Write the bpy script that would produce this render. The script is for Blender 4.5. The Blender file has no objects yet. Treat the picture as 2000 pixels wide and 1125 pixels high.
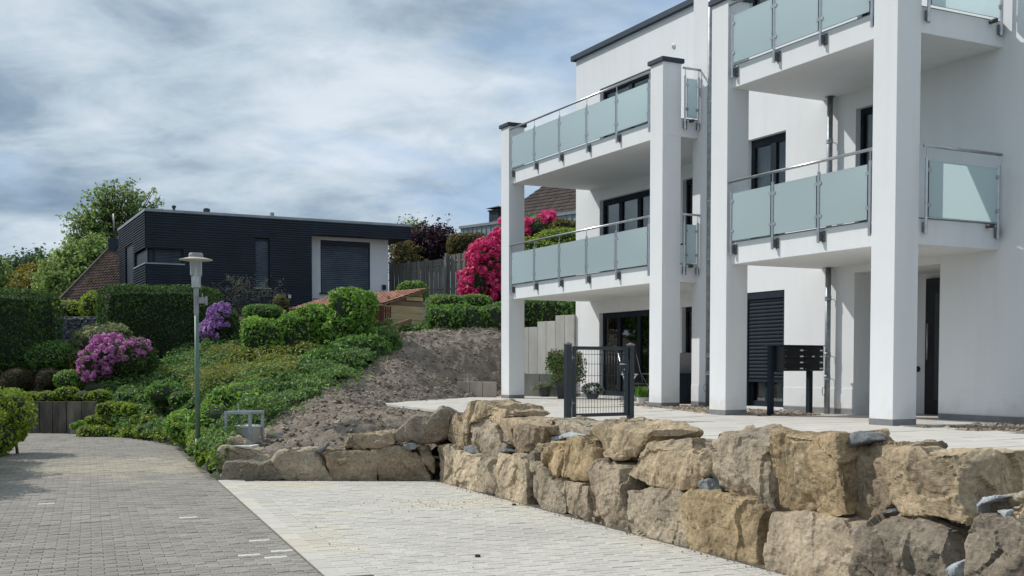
import bpy, bmesh, math, random
import numpy as np
from mathutils import Vector, Matrix

SC = bpy.context.scene
COL = SC.collection
rng = np.random.RandomState(7)
random.seed(7)

# ------------------------------------------------------------------ camera
F_PX, TH, CAM_H, HORIZON = 2200.0, math.radians(2.2), 0.80, 715.0   # survey of the 2000 x 1125 photograph
PPY = HORIZON + F_PX * math.tan(TH)
cam_d = bpy.data.cameras.new('camera')
cam = bpy.data.objects.new('camera', cam_d)
COL.objects.link(cam)
cam.location = (0, 0, CAM_H)
cam.rotation_euler = (math.radians(90) - TH, 0, 0)
cam_d.sensor_width = 36.0
cam_d.lens = 36.0 * F_PX / 2000.0
cam_d.shift_y = (PPY - 562.5) / 2000.0
cam_d.clip_start = 0.05
cam_d.clip_end = 2000.0
SC.camera = cam

# ------------------------------------------------------------------ sun and sky
PHI = math.radians(27.0)
U1 = np.array([-math.sin(PHI), math.cos(PHI)])      # along the white facade, away from the viewer
U2 = np.array([math.cos(PHI), math.sin(PHI)])       # into the white building
SUN_TRAVEL = Vector((1.481, -0.704, -1.48)).normalized()
SUN_EL = math.asin(-SUN_TRAVEL.z)
SUN_ROT = math.atan2(-SUN_TRAVEL.x, -SUN_TRAVEL.y)
SUN_STRENGTH = 3.35
SKY_STRENGTH = 0.10
SKY_OFF = [(2.7, 16.9, 15.3), (5.1, 9.9, 9.0), (9.0, 5.76, 0.4)]

sun_d = bpy.data.lights.new('sun', 'SUN')
sun_d.energy = SUN_STRENGTH
sun_d.angle = math.radians(0.6)
sun_d.color = (1.0, 0.965, 0.915)
sun = bpy.data.objects.new('sun', sun_d)
COL.objects.link(sun)
sun.location = (-30, 20, 40)
sun.rotation_euler = SUN_TRAVEL.to_track_quat('-Z', 'Y').to_euler()

world = bpy.data.worlds.new('World')
SC.world = world
world.use_nodes = True
nt = world.node_tree
nt.nodes.clear()


def N(tree, kind, **kw):
    n = tree.nodes.new(kind)
    for k, v in kw.items():
        if k == 'inp':
            for a, b in v.items():
                n.inputs[a].default_value = b
        else:
            setattr(n, k, v)
    return n


def ramp(tree, stops, interp='LINEAR'):
    r = tree.nodes.new('ShaderNodeValToRGB')
    r.color_ramp.interpolation = interp
    el = r.color_ramp.elements
    while len(el) < len(stops):
        el.new(0.5)
    for e, (p, c) in zip(el, stops):
        e.position = p
        e.color = (c[0], c[1], c[2], 1) if not isinstance(c, (int, float)) else (c, c, c, 1)
    return r


def make_sky():
    L = nt.links.new
    out = N(nt, 'ShaderNodeOutputWorld')
    bg = N(nt, 'ShaderNodeBackground')
    bg.inputs['Strength'].default_value = SKY_STRENGTH
    sky = N(nt, 'ShaderNodeTexSky')
    sky.sky_type = 'NISHITA'
    sky.sun_disc = False
    sky.sun_elevation = SUN_EL
    sky.sun_rotation = SUN_ROT
    sky.air_density = 1.0
    sky.dust_density = 1.5
    tc = N(nt, 'ShaderNodeTexCoord')
    sep = N(nt, 'ShaderNodeSeparateXYZ')
    L(tc.outputs['Generated'], sep.inputs[0])
    zc = N(nt, 'ShaderNodeMath', operation='MAXIMUM')
    zc.inputs[1].default_value = 0.0
    L(sep.outputs['Z'], zc.inputs[0])
    za = N(nt, 'ShaderNodeMath', operation='ADD')
    za.inputs[1].default_value = 0.30
    L(zc.outputs[0], za.inputs[0])
    dx = N(nt, 'ShaderNodeMath', operation='DIVIDE')
    dy = N(nt, 'ShaderNodeMath', operation='DIVIDE')
    L(sep.outputs['X'], dx.inputs[0]); L(za.outputs[0], dx.inputs[1])
    L(sep.outputs['Y'], dy.inputs[0]); L(za.outputs[0], dy.inputs[1])
    cmb = N(nt, 'ShaderNodeCombineXYZ')
    L(dx.outputs[0], cmb.inputs[0]); L(dy.outputs[0], cmb.inputs[1])

    def noise(scale, detail, rough, off, sx=1.0, sy=1.0, dist=0.0):
        mp = N(nt, 'ShaderNodeMapping')
        mp.inputs['Location'].default_value = off
        mp.inputs['Scale'].default_value = (sx, sy, 1)
        mp.inputs['Rotation'].default_value = (0, 0, math.radians(12))
        L(cmb.outputs[0], mp.inputs[0])
        n = N(nt, 'ShaderNodeTexNoise')
        n.inputs['Scale'].default_value = scale
        n.inputs['Detail'].default_value = detail
        n.inputs['Roughness'].default_value = rough
        n.inputs['Distortion'].default_value = dist
        L(mp.outputs[0], n.inputs['Vector'])
        return n
    n1 = noise(1.75, 10, 0.54, SKY_OFF[0], 0.95, 1.1, 0.3)
    n2 = noise(5.0, 10, 0.57, SKY_OFF[1], 0.9, 1.15, 0.3)
    mixn = N(nt, 'ShaderNodeMath', operation='MULTIPLY_ADD')
    mixn.inputs[1].default_value = 0.42
    L(n2.outputs['Fac'], mixn.inputs[0])
    m62 = N(nt, 'ShaderNodeMath', operation='MULTIPLY')
    m62.inputs[1].default_value = 0.58
    L(n1.outputs['Fac'], m62.inputs[0])
    L(m62.outputs[0], mixn.inputs[2])
    cl = ramp(nt, [(0.33, (.20, .29, .41)), (0.43, (.33, .44, .555)), (0.51, (.53, .64, .74)), (0.60, (.72, .81, .90)), (0.72, (.86, .92, .99))])
    cl.color_ramp.interpolation = 'LINEAR'
    L(mixn.outputs[0], cl.inputs[0])
    n3 = noise(1.0, 7, 0.55, SKY_OFF[2], 1.0, 1.1, 0.3)
    gap = ramp(nt, [(0.54, 0.0), (0.66, 0.9)])
    L(n3.outputs['Fac'], gap.inputs[0])
    # blue of the gaps: the physical sky with some cirrus over it
    pale = N(nt, 'ShaderNodeMixRGB', blend_type='MIX')
    pale.inputs['Fac'].default_value = 0.7
    pale.inputs['Color2'].default_value = (3.6, 5.6, 8.6, 1)
    L(sky.outputs['Color'], pale.inputs['Color1'])
    mx = N(nt, 'ShaderNodeMixRGB', blend_type='MIX')
    L(gap.outputs['Color'], mx.inputs['Fac'])
    sc = N(nt, 'ShaderNodeVectorMath', operation='SCALE')
    sc.inputs['Scale'].default_value = 0.95 / SKY_STRENGTH
    L(cl.outputs['Color'], sc.inputs[0])
    L(sc.outputs[0], mx.inputs['Color1'])
    L(pale.outputs['Color'], mx.inputs['Color2'])
    L(mx.outputs['Color'], bg.inputs['Color'])
    L(bg.outputs[0], out.inputs[0])


make_sky()
SC.view_settings.view_transform = 'Standard'
SC.view_settings.look = 'None'
SC.view_settings.exposure = 0.0
SC.view_settings.gamma = 1.0
SC.view_settings.use_curve_mapping = False
SC.render.engine = 'CYCLES'
SC.cycles.use_denoising = True
SC.cycles.max_bounces = 6
SC.cycles.diffuse_bounces = 3
SC.cycles.glossy_bounces = 3
SC.cycles.transmission_bounces = 4
SC.cycles.transparent_max_bounces = 8
SC.cycles.sample_clamp_indirect = 6.0
SC.cycles.caustics_reflective = False
SC.cycles.caustics_refractive = False

# ------------------------------------------------------------------ survey helpers (photo measurement -> place in the world)
_F = np.array([0, math.cos(TH), -math.sin(TH)])
_U = np.array([0, math.sin(TH), math.cos(TH)])
_C = np.array([0, 0, CAM_H])


def ray(px, py):
    return np.array([1.0, 0, 0]) * (px - 1000) / F_PX + _U * (PPY - py) / F_PX + _F


def at(px, py, Y):
    d = ray(px, py)
    return _C + d * (Y / d[1])


def on_z(px, py, z):
    d = ray(px, py)
    return _C + d * ((z - CAM_H) / d[2])


def on_plane(px, py, p0, n):
    d = ray(px, py)
    return _C + d * (np.dot(np.array(p0) - _C, n) / np.dot(d, n))


def proj(P):
    Q = np.asarray(P, float) - _C
    w = Q @ _F
    return 1000 + F_PX * Q[..., 0] / w, PPY - F_PX * (Q @ _U) / w


GZ = -0.85                       # level of road and driveway; the terrace is level 0


def G(px, py):
    return on_z(px, py, GZ)


# ------------------------------------------------------------------ noise
_T = np.random.RandomState(11).rand(8192)


def vnoise(P):
    P = np.asarray(P, float)
    i = np.floor(P).astype(np.int64)
    f = P - i
    f = f * f * (3 - 2 * f)

    def h(a, b, c):
        return _T[((a * 73856093) ^ (b * 19349663) ^ (c * 83492791)) & 8191]
    x, y, z = i[:, 0], i[:, 1], i[:, 2]
    fx, fy, fz = f[:, 0], f[:, 1], f[:, 2]
    r = 0
    for a in (0, 1):
        wa = fx if a else 1 - fx
        for b in (0, 1):
            wb = fy if b else 1 - fy
            for c in (0, 1):
                wc = fz if c else 1 - fz
                r = r + wa * wb * wc * h(x + a, y + b, z + c)
    return r


def fbm(P, octv=4, gain=0.5):
    P = np.asarray(P, float)
    s, a, t = 0, 1.0, 0
    for o in range(octv):
        s = s + a * vnoise(P * (2.03 ** o) + 17.3 * o)
        t += a
        a *= gain
    return s / t


# ------------------------------------------------------------------ mesh builder
class MB:
    def __init__(self):
        self.v, self.f, self.m, self.n = [], [], [], 0

    def add(self, verts, faces, mi=0):
        o = self.n
        self.v.extend([tuple(map(float, p)) for p in verts])
        self.n += len(verts)
        for fc in faces:
            self.f.append(tuple(i + o for i in fc))
            self.m.append(mi)
        return self

    def box(self, x0, x1, y0, y1, z0, z1, mi=0):
        v = [(x0, y0, z0), (x1, y0, z0), (x1, y1, z0), (x0, y1, z0), (x0, y0, z1), (x1, y0, z1), (x1, y1, z1), (x0, y1, z1)]
        return self.add(v, [(0, 3, 2, 1), (4, 5, 6, 7), (0, 1, 5, 4), (1, 2, 6, 5), (2, 3, 7, 6), (3, 0, 4, 7)], mi)

    def obox(self, c, ax, ay, az, mi=0):
        c, ax, ay, az = map(np.array, (c, ax, ay, az))
        v = [c + sx * ax + sy * ay + sz * az for sz in (-1, 1) for sx, sy in ((-1, -1), (1, -1), (1, 1), (-1, 1))]
        return self.add(v, [(0, 3, 2, 1), (4, 5, 6, 7), (0, 1, 5, 4), (1, 2, 6, 5), (2, 3, 7, 6), (3, 0, 4, 7)], mi)

    def tube(self, pts, r, n=8, mi=0, cap=True):
        pts = [np.array(p, float) for p in pts]
        rr = r if hasattr(r, '__len__') else [r] * len(pts)
        rings = []
        for k, p in enumerate(pts):
            d = pts[min(k + 1, len(pts) - 1)] - pts[max(k - 1, 0)]
            d = d / (np.linalg.norm(d) + 1e-9)
            a = np.cross(d, (0, 0, 1)) if abs(d[2]) < 0.95 else np.cross(d, (1, 0, 0))
            a = a / np.linalg.norm(a)
            b = np.cross(d, a)
            rings.append([p + rr[k] * (math.cos(t) * a + math.sin(t) * b) for t in [2 * math.pi * j / n for j in range(n)]])
        v = [q for R in rings for q in R]
        f = []
        for k in range(len(pts) - 1):
            for j in range(n):
                f.append((k * n + j, k * n + (j + 1) % n, (k + 1) * n + (j + 1) % n, (k + 1) * n + j))
        if cap:
            f.append(tuple(range(n - 1, -1, -1)))
            f.append(tuple((len(pts) - 1) * n + j for j in range(n)))
        return self.add(v, f, mi)

    def lathe(self, prof, c=(0, 0, 0), n=20, mi=0):
        c = np.array(c, float)
        v, f = [], []
        for r, z in prof:
            for j in range(n):
                t = 2 * math.pi * j / n
                v.append(c + np.array([r * math.cos(t), r * math.sin(t), z]))
        for k in range(len(prof) - 1):
            for j in range(n):
                f.append((k * n + j, k * n + (j + 1) % n, (k + 1) * n + (j + 1) % n, (k + 1) * n + j))
        f.append(tuple(range(n - 1, -1, -1)))
        f.append(tuple((len(prof) - 1) * n + j for j in range(n)))
        return self.add(v, f, mi)

    def prism(self, poly, z0, z1, mi=0):
        n = len(poly)
        v = [(p[0], p[1], z0) for p in poly] + [(p[0], p[1], z1) for p in poly]
        f = [tuple(range(n - 1, -1, -1)), tuple(range(n, 2 * n))]
        f += [(j, (j + 1) % n, n + (j + 1) % n, n + j) for j in range(n)]
        return self.add(v, f, mi)

    def mesh(self, name, mats, smooth=False):
        me = bpy.data.meshes.new(name)
        me.from_pydata(self.v, [], self.f)
        for m in (mats if isinstance(mats, (list, tuple)) else [mats]):
            me.materials.append(m)
        if any(self.m):
            me.polygons.foreach_set('material_index', self.m)
        if smooth:
            me.polygons.foreach_set('use_smooth', [True] * len(me.polygons))
        me.update()
        return me

    def build(self, name, mats, parent=None, smooth=False, bevel=0.0, loc=None, seg=2):
        o = bpy.data.objects.new(name, self.mesh(name, mats, smooth))
        COL.objects.link(o)
        if parent is not None:
            o.parent = parent
        if loc is not None:
            o.location = loc
        if bevel:
            b = o.modifiers.new('bevel', 'BEVEL')
            b.width = bevel
            b.segments = seg
            b.limit_method = 'ANGLE'
        return o


def tag(o, label=None, cat=None, group=None, kind=None):
    if label: o['label'] = label
    if cat: o['category'] = cat
    if group: o['group'] = group
    if kind: o['kind'] = kind
    return o


def empty(name, loc, rz=0.0, label=None, cat=None, group=None):
    o = bpy.data.objects.new(name, None)
    COL.objects.link(o)
    o.location = tuple(float(c) for c in loc)
    o.rotation_euler = (0, 0, rz)
    o.empty_display_size = 0.2
    return tag(o, label, cat, group)


def link(name, me, parent=None, loc=(0, 0, 0), rot=(0, 0, 0), scale=None):
    o = bpy.data.objects.new(name, me)
    COL.objects.link(o)
    if parent is not None:
        o.parent = parent
    o.location = tuple(float(c) for c in loc)
    o.rotation_euler = rot
    if scale is not None:
        o.scale = scale
    return o


def np_mesh(name, V, F, mats, mi=None, smooth=False):
    """fast mesh from arrays; F is (n,k) with one k"""
    me = bpy.data.meshes.new(name)
    V = np.ascontiguousarray(V, dtype=np.float32)
    F = np.ascontiguousarray(F, dtype=np.int32)
    k = F.shape[1]
    me.vertices.add(len(V))
    me.vertices.foreach_set('co', V.ravel())
    me.loops.add(F.size)
    me.loops.foreach_set('vertex_index', F.ravel())
    me.polygons.add(len(F))
    me.polygons.foreach_set('loop_start', np.arange(0, F.size, k, dtype=np.int32))
    for m in (mats if isinstance(mats, (list, tuple)) else [mats]):
        me.materials.append(m)
    if mi is not None:
        me.polygons.foreach_set('material_index', np.asarray(mi, dtype=np.int32))
    me.polygons.foreach_set('use_smooth', np.full(len(F), bool(smooth)))
    me.update(calc_edges=True)
    return me


# ------------------------------------------------------------------ materials
MATS = {}


def new_mat(name):
    m = bpy.data.materials.new(name)
    m.use_nodes = True
    t = m.node_tree
    b = t.nodes['Principled BSDF']
    MATS[name] = m
    return m, t, b, t.links.new


def mat_noise(name, cols, scale=4.0, rough=0.7, bump=0.0, bscale=None, metal=0.0, detail=6, spec=0.5, coord='Object', stops=(0.3, 0.5, 0.7), stretch=(1, 1, 1), bdist=0.02, island=0.0, objcol=False):
    """colour varied by noise, a bump of its own scale, optional change from piece to piece"""
    m, t, b, L = new_mat(name)
    tc = N(t, 'ShaderNodeTexCoord')
    mp = N(t, 'ShaderNodeMapping')
    mp.inputs['Scale'].default_value = stretch
    L(tc.outputs[coord], mp.inputs[0])
    n = N(t, 'ShaderNodeTexNoise')
    n.inputs['Scale'].default_value = scale
    n.inputs['Detail'].default_value = detail
    n.inputs['Roughness'].default_value = 0.6
    L(mp.outputs[0], n.inputs['Vector'])
    cr = ramp(t, list(zip(stops, cols)))
    L(n.outputs['Fac'], cr.inputs[0])
    col = cr.outputs['Color']
    if island:
        g = N(t, 'ShaderNodeNewGeometry')
        mr = N(t, 'ShaderNodeMapRange')
        mr.inputs['To Min'].default_value = 1 - island
        mr.inputs['To Max'].default_value = 1 + island
        oi = N(t, 'ShaderNodeObjectInfo')
        ad = N(t, 'ShaderNodeMath', operation='ADD')
        L(g.outputs['Random Per Island'], ad.inputs[0])
        L(oi.outputs['Random'], ad.inputs[1])
        fr = N(t, 'ShaderNodeMath', operation='FRACT')
        L(ad.outputs[0], fr.inputs[0])
        L(fr.outputs[0], mr.inputs['Value'])
        mul = N(t, 'ShaderNodeMixRGB', blend_type='MULTIPLY')
        mul.inputs['Fac'].default_value = 1.0
        L(col, mul.inputs['Color1'])
        L(mr.outputs[0], mul.inputs['Color2'])
        col = mul.outputs['Color']
    L(col, b.inputs['Base Color'])
    b.inputs['Roughness'].default_value = rough
    b.inputs['Metallic'].default_value = metal
    b.inputs['Specular IOR Level'].default_value = spec
    if bump:
        n2 = N(t, 'ShaderNodeTexNoise')
        n2.inputs['Scale'].default_value = bscale or scale * 8
        n2.inputs['Detail'].default_value = 5
        n2.inputs['Roughness'].default_value = 0.65
        L(mp.outputs[0], n2.inputs['Vector'])
        bp = N(t, 'ShaderNodeBump')
        bp.inputs['Strength'].default_value = bump
        bp.inputs['Distance'].default_value = bdist
        L(n2.outputs['Fac'], bp.inputs['Height'])
        L(bp.outputs[0], b.inputs['Normal'])
    return m


def mat_leaf(name, cols, transl=0.35, rough=0.55):
    """leaf colours drawn leaf by leaf, some light passing through"""
    m, t, b, L = new_mat(name)
    g = N(t, 'ShaderNodeNewGeometry')
    k = len(cols)
    cr = ramp(t, [(i / max(1, k - 1), c) for i, c in enumerate(cols)])
    L(g.outputs['Random Per Island'], cr.inputs[0])
    L(cr.outputs['Color'], b.inputs['Base Color'])
    b.inputs['Roughness'].default_value = rough
    b.inputs['Specular IOR Level'].default_value = 0.35
    tr = N(t, 'ShaderNodeBsdfTranslucent')
    hs = N(t, 'ShaderNodeHueSaturation')
    hs.inputs['Value'].default_value = 1.5
    hs.inputs['Hue'].default_value = 0.485
    L(cr.outputs['Color'], hs.inputs['Color'])
    L(hs.outputs[0], tr.inputs['Color'])
    mx = N(t, 'ShaderNodeMixShader')
    mx.inputs[0].default_value = transl
    L(b.outputs[0], mx.inputs[1])
    L(tr.outputs[0], mx.inputs[2])
    L(mx.outputs[0], t.nodes['Material Output'].inputs['Surface'])
    return m

def slab_fresnel(t, ior):
    """reflectance of a thin pane: the same from either side of each surface"""
    g = N(t, 'ShaderNodeNewGeometry')
    mr = N(t, 'ShaderNodeMapRange', inp={'To Min': ior, 'To Max': 1.0 / ior})
    t.links.new(g.outputs['Backfacing'], mr.inputs['Value'])
    fr = N(t, 'ShaderNodeFresnel')
    t.links.new(mr.outputs[0], fr.inputs['IOR'])
    return fr


def make_mats():
    # ---- render (plaster) with faint blotches
    m, t, b, L = new_mat('white_render')
    tc = N(t, 'ShaderNodeTexCoord')
    n = N(t, 'ShaderNodeTexNoise', inp={'Scale': 0.9, 'Detail': 7, 'Roughness': 0.62})
    L(tc.outputs['Object'], n.inputs['Vector'])
    cr = ramp(t, [(0.25, (0.755, 0.765, 0.775)), (0.5, (0.785, 0.795, 0.805)), (0.75, (0.805, 0.815, 0.82))])
    L(n.outputs['Fac'], cr.inputs[0])
    # rain streaks and splash dirt near the ground have their own shapes
    mp = N(t, 'ShaderNodeMapping', inp={'Scale': (5.0, 5.0, 0.35)})
    L(tc.outputs['Object'], mp.inputs[0])
    n3 = N(t, 'ShaderNodeTexNoise', inp={'Scale': 1.0, 'Detail': 4})
    L(mp.outputs[0], n3.inputs['Vector'])
    c3 = ramp(t, [(0.5, 1.0), (0.8, 0.95)])
    L(n3.outputs['Fac'], c3.inputs[0])
    mul = N(t, 'ShaderNodeMixRGB', blend_type='MULTIPLY', inp={'Fac': 1.0})
    L(cr.outputs['Color'], mul.inputs['Color1']); L(c3.outputs['Color'], mul.inputs['Color2'])
    # earth splashed up from the ground in uneven tongues
    sp = N(t, 'ShaderNodeSeparateXYZ')
    L(tc.outputs['Object'], sp.inputs[0])
    n5 = N(t, 'ShaderNodeTexNoise', inp={'Scale': 2.6, 'Detail': 6, 'Roughness': 0.65})
    L(tc.outputs['Object'], n5.inputs['Vector'])
    hm = N(t, 'ShaderNodeMath', operation='MULTIPLY_ADD')
    hm.inputs[1].default_value = 1.5; hm.inputs[2].default_value = -0.45
    L(n5.outputs['Fac'], hm.inputs[0])
    df_ = N(t, 'ShaderNodeMath', operation='SUBTRACT')
    L(hm.outputs[0], df_.inputs[0]); L(sp.outputs['Z'], df_.inputs[1])
    c5 = ramp(t, [(0.0, 0.0), (0.35, 0.38)])
    L(df_.outputs[0], c5.inputs[0])
    ml = N(t, 'ShaderNodeMixRGB', inp={'Color2': (0.56, 0.50, 0.42, 1)})
    L(c5.outputs['Color'], ml.inputs['Fac']); L(mul.outputs['Color'], ml.inputs['Color1'])
    L(ml.outputs['Color'], b.inputs['Base Color'])
    b.inputs['Roughness'].default_value = 0.85
    b.inputs['Specular IOR Level'].default_value = 0.2
    n2 = N(t, 'ShaderNodeTexNoise', inp={'Scale': 55.0, 'Detail': 4, 'Roughness': 0.7})
    L(tc.outputs['Object'], n2.inputs['Vector'])
    bp = N(t, 'ShaderNodeBump', inp={'Strength': 0.25, 'Distance': 0.01})
    L(n2.outputs['Fac'], bp.inputs['Height']); L(bp.outputs[0], b.inputs['Normal'])

    mat_noise('plinth_grey', [(0.17, 0.175, 0.18), (0.21, 0.215, 0.22), (0.25, 0.25, 0.25)], scale=5, rough=0.8, bump=0.2)
    mat_noise('anthracite', [(0.014, 0.020, 0.028), (0.018, 0.026, 0.036), (0.024, 0.033, 0.044)], scale=2, spec=0.12, rough=0.7, bump=0.03, bscale=60)
    mat_noise('anthracite_gate', [(0.012, 0.022, 0.028), (0.016, 0.028, 0.036), (0.022, 0.036, 0.045)], scale=3, rough=0.38, bump=0.03, bscale=90)
    mat_noise('box_black', [(0.008, 0.010, 0.013), (0.011, 0.013, 0.017), (0.015, 0.017, 0.02)], scale=3, rough=0.4, bump=0.03, bscale=90)
    mat_noise('fascia_blue_grey', [(0.03, 0.045, 0.065), (0.038, 0.055, 0.078), (0.05, 0.067, 0.09)], scale=1.5, rough=0.6, spec=0.25, bump=0.04, bscale=20)
    mat_noise('steel', [(0.42, 0.43, 0.44), (0.52, 0.53, 0.54), (0.6, 0.6, 0.61)], scale=8, rough=0.3, metal=0.95, bump=0.03, bscale=80)
    mat_noise('steel_dark', [(0.16, 0.15, 0.15), (0.22, 0.21, 0.21), (0.3, 0.29, 0.29)], scale=9, rough=0.4, metal=0.8, bump=0.05, bscale=60)
    mat_noise('galvanised', [(0.20, 0.225, 0.24), (0.27, 0.295, 0.31), (0.36, 0.385, 0.40)], scale=11, rough=0.5, metal=0.55, bump=0.06, bscale=40)
    mat_noise('galvanised_light', [(0.32, 0.36, 0.40), (0.40, 0.44, 0.48), (0.48, 0.52, 0.56)], scale=11, rough=0.45, metal=0.5, bump=0.06, bscale=40)
    mat_noise('label_white', [(0.7, 0.7, 0.7), (0.76, 0.76, 0.76), (0.8, 0.8, 0.8)], scale=5, rough=0.4)
    mat_noise('lamp_green', [(0.08, 0.15, 0.12), (0.105, 0.19, 0.15), (0.14, 0.24, 0.19)], scale=3.5, rough=0.5, bump=0.06, bscale=40)
    mat_noise('lamp_grey', [(0.22, 0.225, 0.23), (0.28, 0.285, 0.29), (0.34, 0.34, 0.34)], scale=6, rough=0.5, bump=0.05)
    mat_noise('lamp_shade_cream', [(0.48, 0.45, 0.36), (0.56, 0.53, 0.44), (0.62, 0.59, 0.5)], scale=5, rough=0.5)
    mat_noise('concrete_pale', [(0.40, 0.385, 0.35), (0.48, 0.465, 0.43), (0.55, 0.54, 0.505)], scale=2.6, rough=0.85, bump=0.2, bscale=30, stretch=(1, 1, 0.4), island=0.06)
    mat_noise('concrete_brown', [(0.28, 0.235, 0.185), (0.36, 0.31, 0.25), (0.44, 0.39, 0.33)], scale=2.6, rough=0.85, bump=0.2, bscale=30, stretch=(1, 1, 0.4), island=0.06)
    mat_noise('concrete_grey', [(0.17, 0.17, 0.155), (0.22, 0.22, 0.20), (0.28, 0.275, 0.25)], scale=2.4, rough=0.85, bump=0.2, bscale=30, stretch=(1, 1, 0.4), island=0.06)
    mat_noise('concrete_old', [(0.03, 0.027, 0.023), (0.10, 0.086, 0.066), (0.21, 0.18, 0.14)], scale=2.2, rough=0.9, bump=0.3, bscale=25, stretch=(1.4, 1.4, 0.3), island=0.25, stops=(0.32, 0.5, 0.68))
    mat_noise('paver_pale', [(0.47, 0.455, 0.425), (0.53, 0.52, 0.49), (0.585, 0.575, 0.55)], scale=1.1, rough=0.85, bump=0.2, bscale=70, coord='Object', island=0.055, bdist=0.006)
    mat_noise('slab_pale', [(0.51, 0.475, 0.42), (0.57, 0.535, 0.475), (0.63, 0.60, 0.55)], scale=0.8, rough=0.85, bump=0.15, bscale=70, island=0.045, bdist=0.006)
    mat_noise('paver_white', [(0.50, 0.485, 0.44), (0.58, 0.565, 0.52), (0.64, 0.63, 0.58)], scale=3, rough=0.8, bump=0.15)
    mat_noise('joint_sand', [(0.06, 0.055, 0.047), (0.10, 0.09, 0.077), (0.16, 0.145, 0.12)], scale=9, rough=0.95, bump=0.4, bscale=120)
    mat_noise('road_joint', [(0.12, 0.105, 0.088), (0.17, 0.15, 0.125), (0.24, 0.215, 0.175)], scale=9, rough=0.95, bump=0.4, bscale=120)
    mat_noise('soil', [(0.135, 0.108, 0.083), (0.225, 0.184, 0.145), (0.37, 0.305, 0.235)], scale=2.3, rough=0.95, bump=0.9, bscale=16, detail=9, bdist=0.06, stops=(0.28, 0.5, 0.72))
    mat_noise('clod', [(0.17, 0.135, 0.102), (0.27, 0.22, 0.168), (0.42, 0.35, 0.275)], scale=4, rough=0.95, bump=0.6, bscale=30, island=0.3)
    mat_noise('gravel_brown', [(0.20, 0.155, 0.11), (0.30, 0.24, 0.175), (0.40, 0.335, 0.26)], scale=7, rough=0.85, bump=0.2, island=0.4)
    mat_noise('gabion_stone', [(0.09, 0.10, 0.11), (0.14, 0.155, 0.17), (0.21, 0.225, 0.245)], scale=6, rough=0.85, bump=0.3, island=0.4)
    mat_noise('wedge_blue', [(0.10, 0.108, 0.112), (0.18, 0.19, 0.193), (0.32, 0.33, 0.33)], scale=6, rough=0.75, bump=0.5, bscale=22)
    mat_noise('wedge_white', [(0.26, 0.28, 0.29), (0.42, 0.445, 0.455), (0.60, 0.62, 0.63)], scale=6, rough=0.75, bump=0.4, bscale=22)
    mat_noise('bark', [(0.05, 0.042, 0.034), (0.085, 0.072, 0.06), (0.13, 0.115, 0.095)], scale=8, rough=0.9, bump=0.6, bscale=30, stretch=(1, 1, 0.25))
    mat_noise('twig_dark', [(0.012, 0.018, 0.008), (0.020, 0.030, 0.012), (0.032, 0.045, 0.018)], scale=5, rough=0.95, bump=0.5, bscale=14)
    mat_noise('fence_wood', [(0.13, 0.12, 0.105), (0.20, 0.185, 0.16), (0.28, 0.262, 0.235)], scale=3.2, rough=0.9, bump=0.4, bscale=20, stretch=(4, 4, 0.35), island=0.2)
    mat_noise('wood_yellow', [(0.42, 0.31, 0.15), (0.53, 0.41, 0.22), (0.62, 0.50, 0.30)], scale=2.2, rough=0.75, bump=0.2, bscale=14, stretch=(0.5, 0.5, 5), island=0.07)
    mat_noise('wood_brown', [(0.17, 0.10, 0.055), (0.24, 0.15, 0.085), (0.31, 0.20, 0.12)], scale=2.2, rough=0.75, bump=0.2, bscale=14, stretch=(0.5, 0.5, 5), island=0.12)
    mat_noise('wood_red', [(0.075, 0.026, 0.016), (0.11, 0.038, 0.024), (0.15, 0.055, 0.035)], scale=3, rough=0.75, bump=0.2, stretch=(3, 3, 0.4), island=0.2)
    mat_noise('tile_red', [(0.24, 0.10, 0.06), (0.34, 0.155, 0.10), (0.45, 0.24, 0.17)], scale=5, rough=0.8, bump=0.3, bscale=40, island=0.28)
    mat_noise('tile_brown', [(0.10, 0.062, 0.045), (0.15, 0.095, 0.07), (0.205, 0.14, 0.11)], scale=4, rough=0.85, bump=0.3, bscale=40, island=0.35)
    mat_noise('tile_dark', [(0.042, 0.028, 0.023), (0.062, 0.042, 0.036), (0.085, 0.06, 0.05)], scale=4, rough=0.85, bump=0.3, bscale=40, island=0.35)
    mat_noise('siding_blue', [(0.017, 0.025, 0.040), (0.022, 0.032, 0.050), (0.029, 0.041, 0.062)], scale=1.2, spec=0.3, rough=0.55, bump=0.05, bscale=25)
    mat_noise('zinc', [(0.21, 0.25, 0.27), (0.27, 0.31, 0.335), (0.33, 0.37, 0.395)], scale=2, rough=0.55, metal=0.3, bump=0.05)
    mat_noise('parapet_metal', [(0.22, 0.25, 0.27), (0.28, 0.31, 0.33), (0.34, 0.37, 0.39)], scale=2, rough=0.5, metal=0.3)
    mat_noise('house_white', [(0.66, 0.67, 0.69), (0.72, 0.73, 0.75), (0.77, 0.78, 0.79)], scale=1, rough=0.85, bump=0.15, bscale=60)
    mat_noise('blind_slat', [(0.13, 0.16, 0.20), (0.17, 0.20, 0.245), (0.21, 0.245, 0.29)], scale=2, rough=0.45, metal=0.2)
    mat_noise('plastic_white', [(0.62, 0.61, 0.58), (0.68, 0.67, 0.64), (0.73, 0.72, 0.69)], scale=3, rough=0.5)
    mat_noise('plastic_cream', [(0.42, 0.40, 0.36), (0.47, 0.45, 0.41), (0.52, 0.50, 0.46)], scale=3, rough=0.55)
    mat_noise('pot_dark', [(0.035, 0.035, 0.035), (0.05, 0.05, 0.048), (0.07, 0.07, 0.067)], scale=5, rough=0.7)
    mat_noise('chair_fabric', [(0.02, 0.022, 0.026), (0.028, 0.03, 0.035), (0.036, 0.038, 0.044)], scale=60, rough=0.8, bump=0.2)
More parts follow.
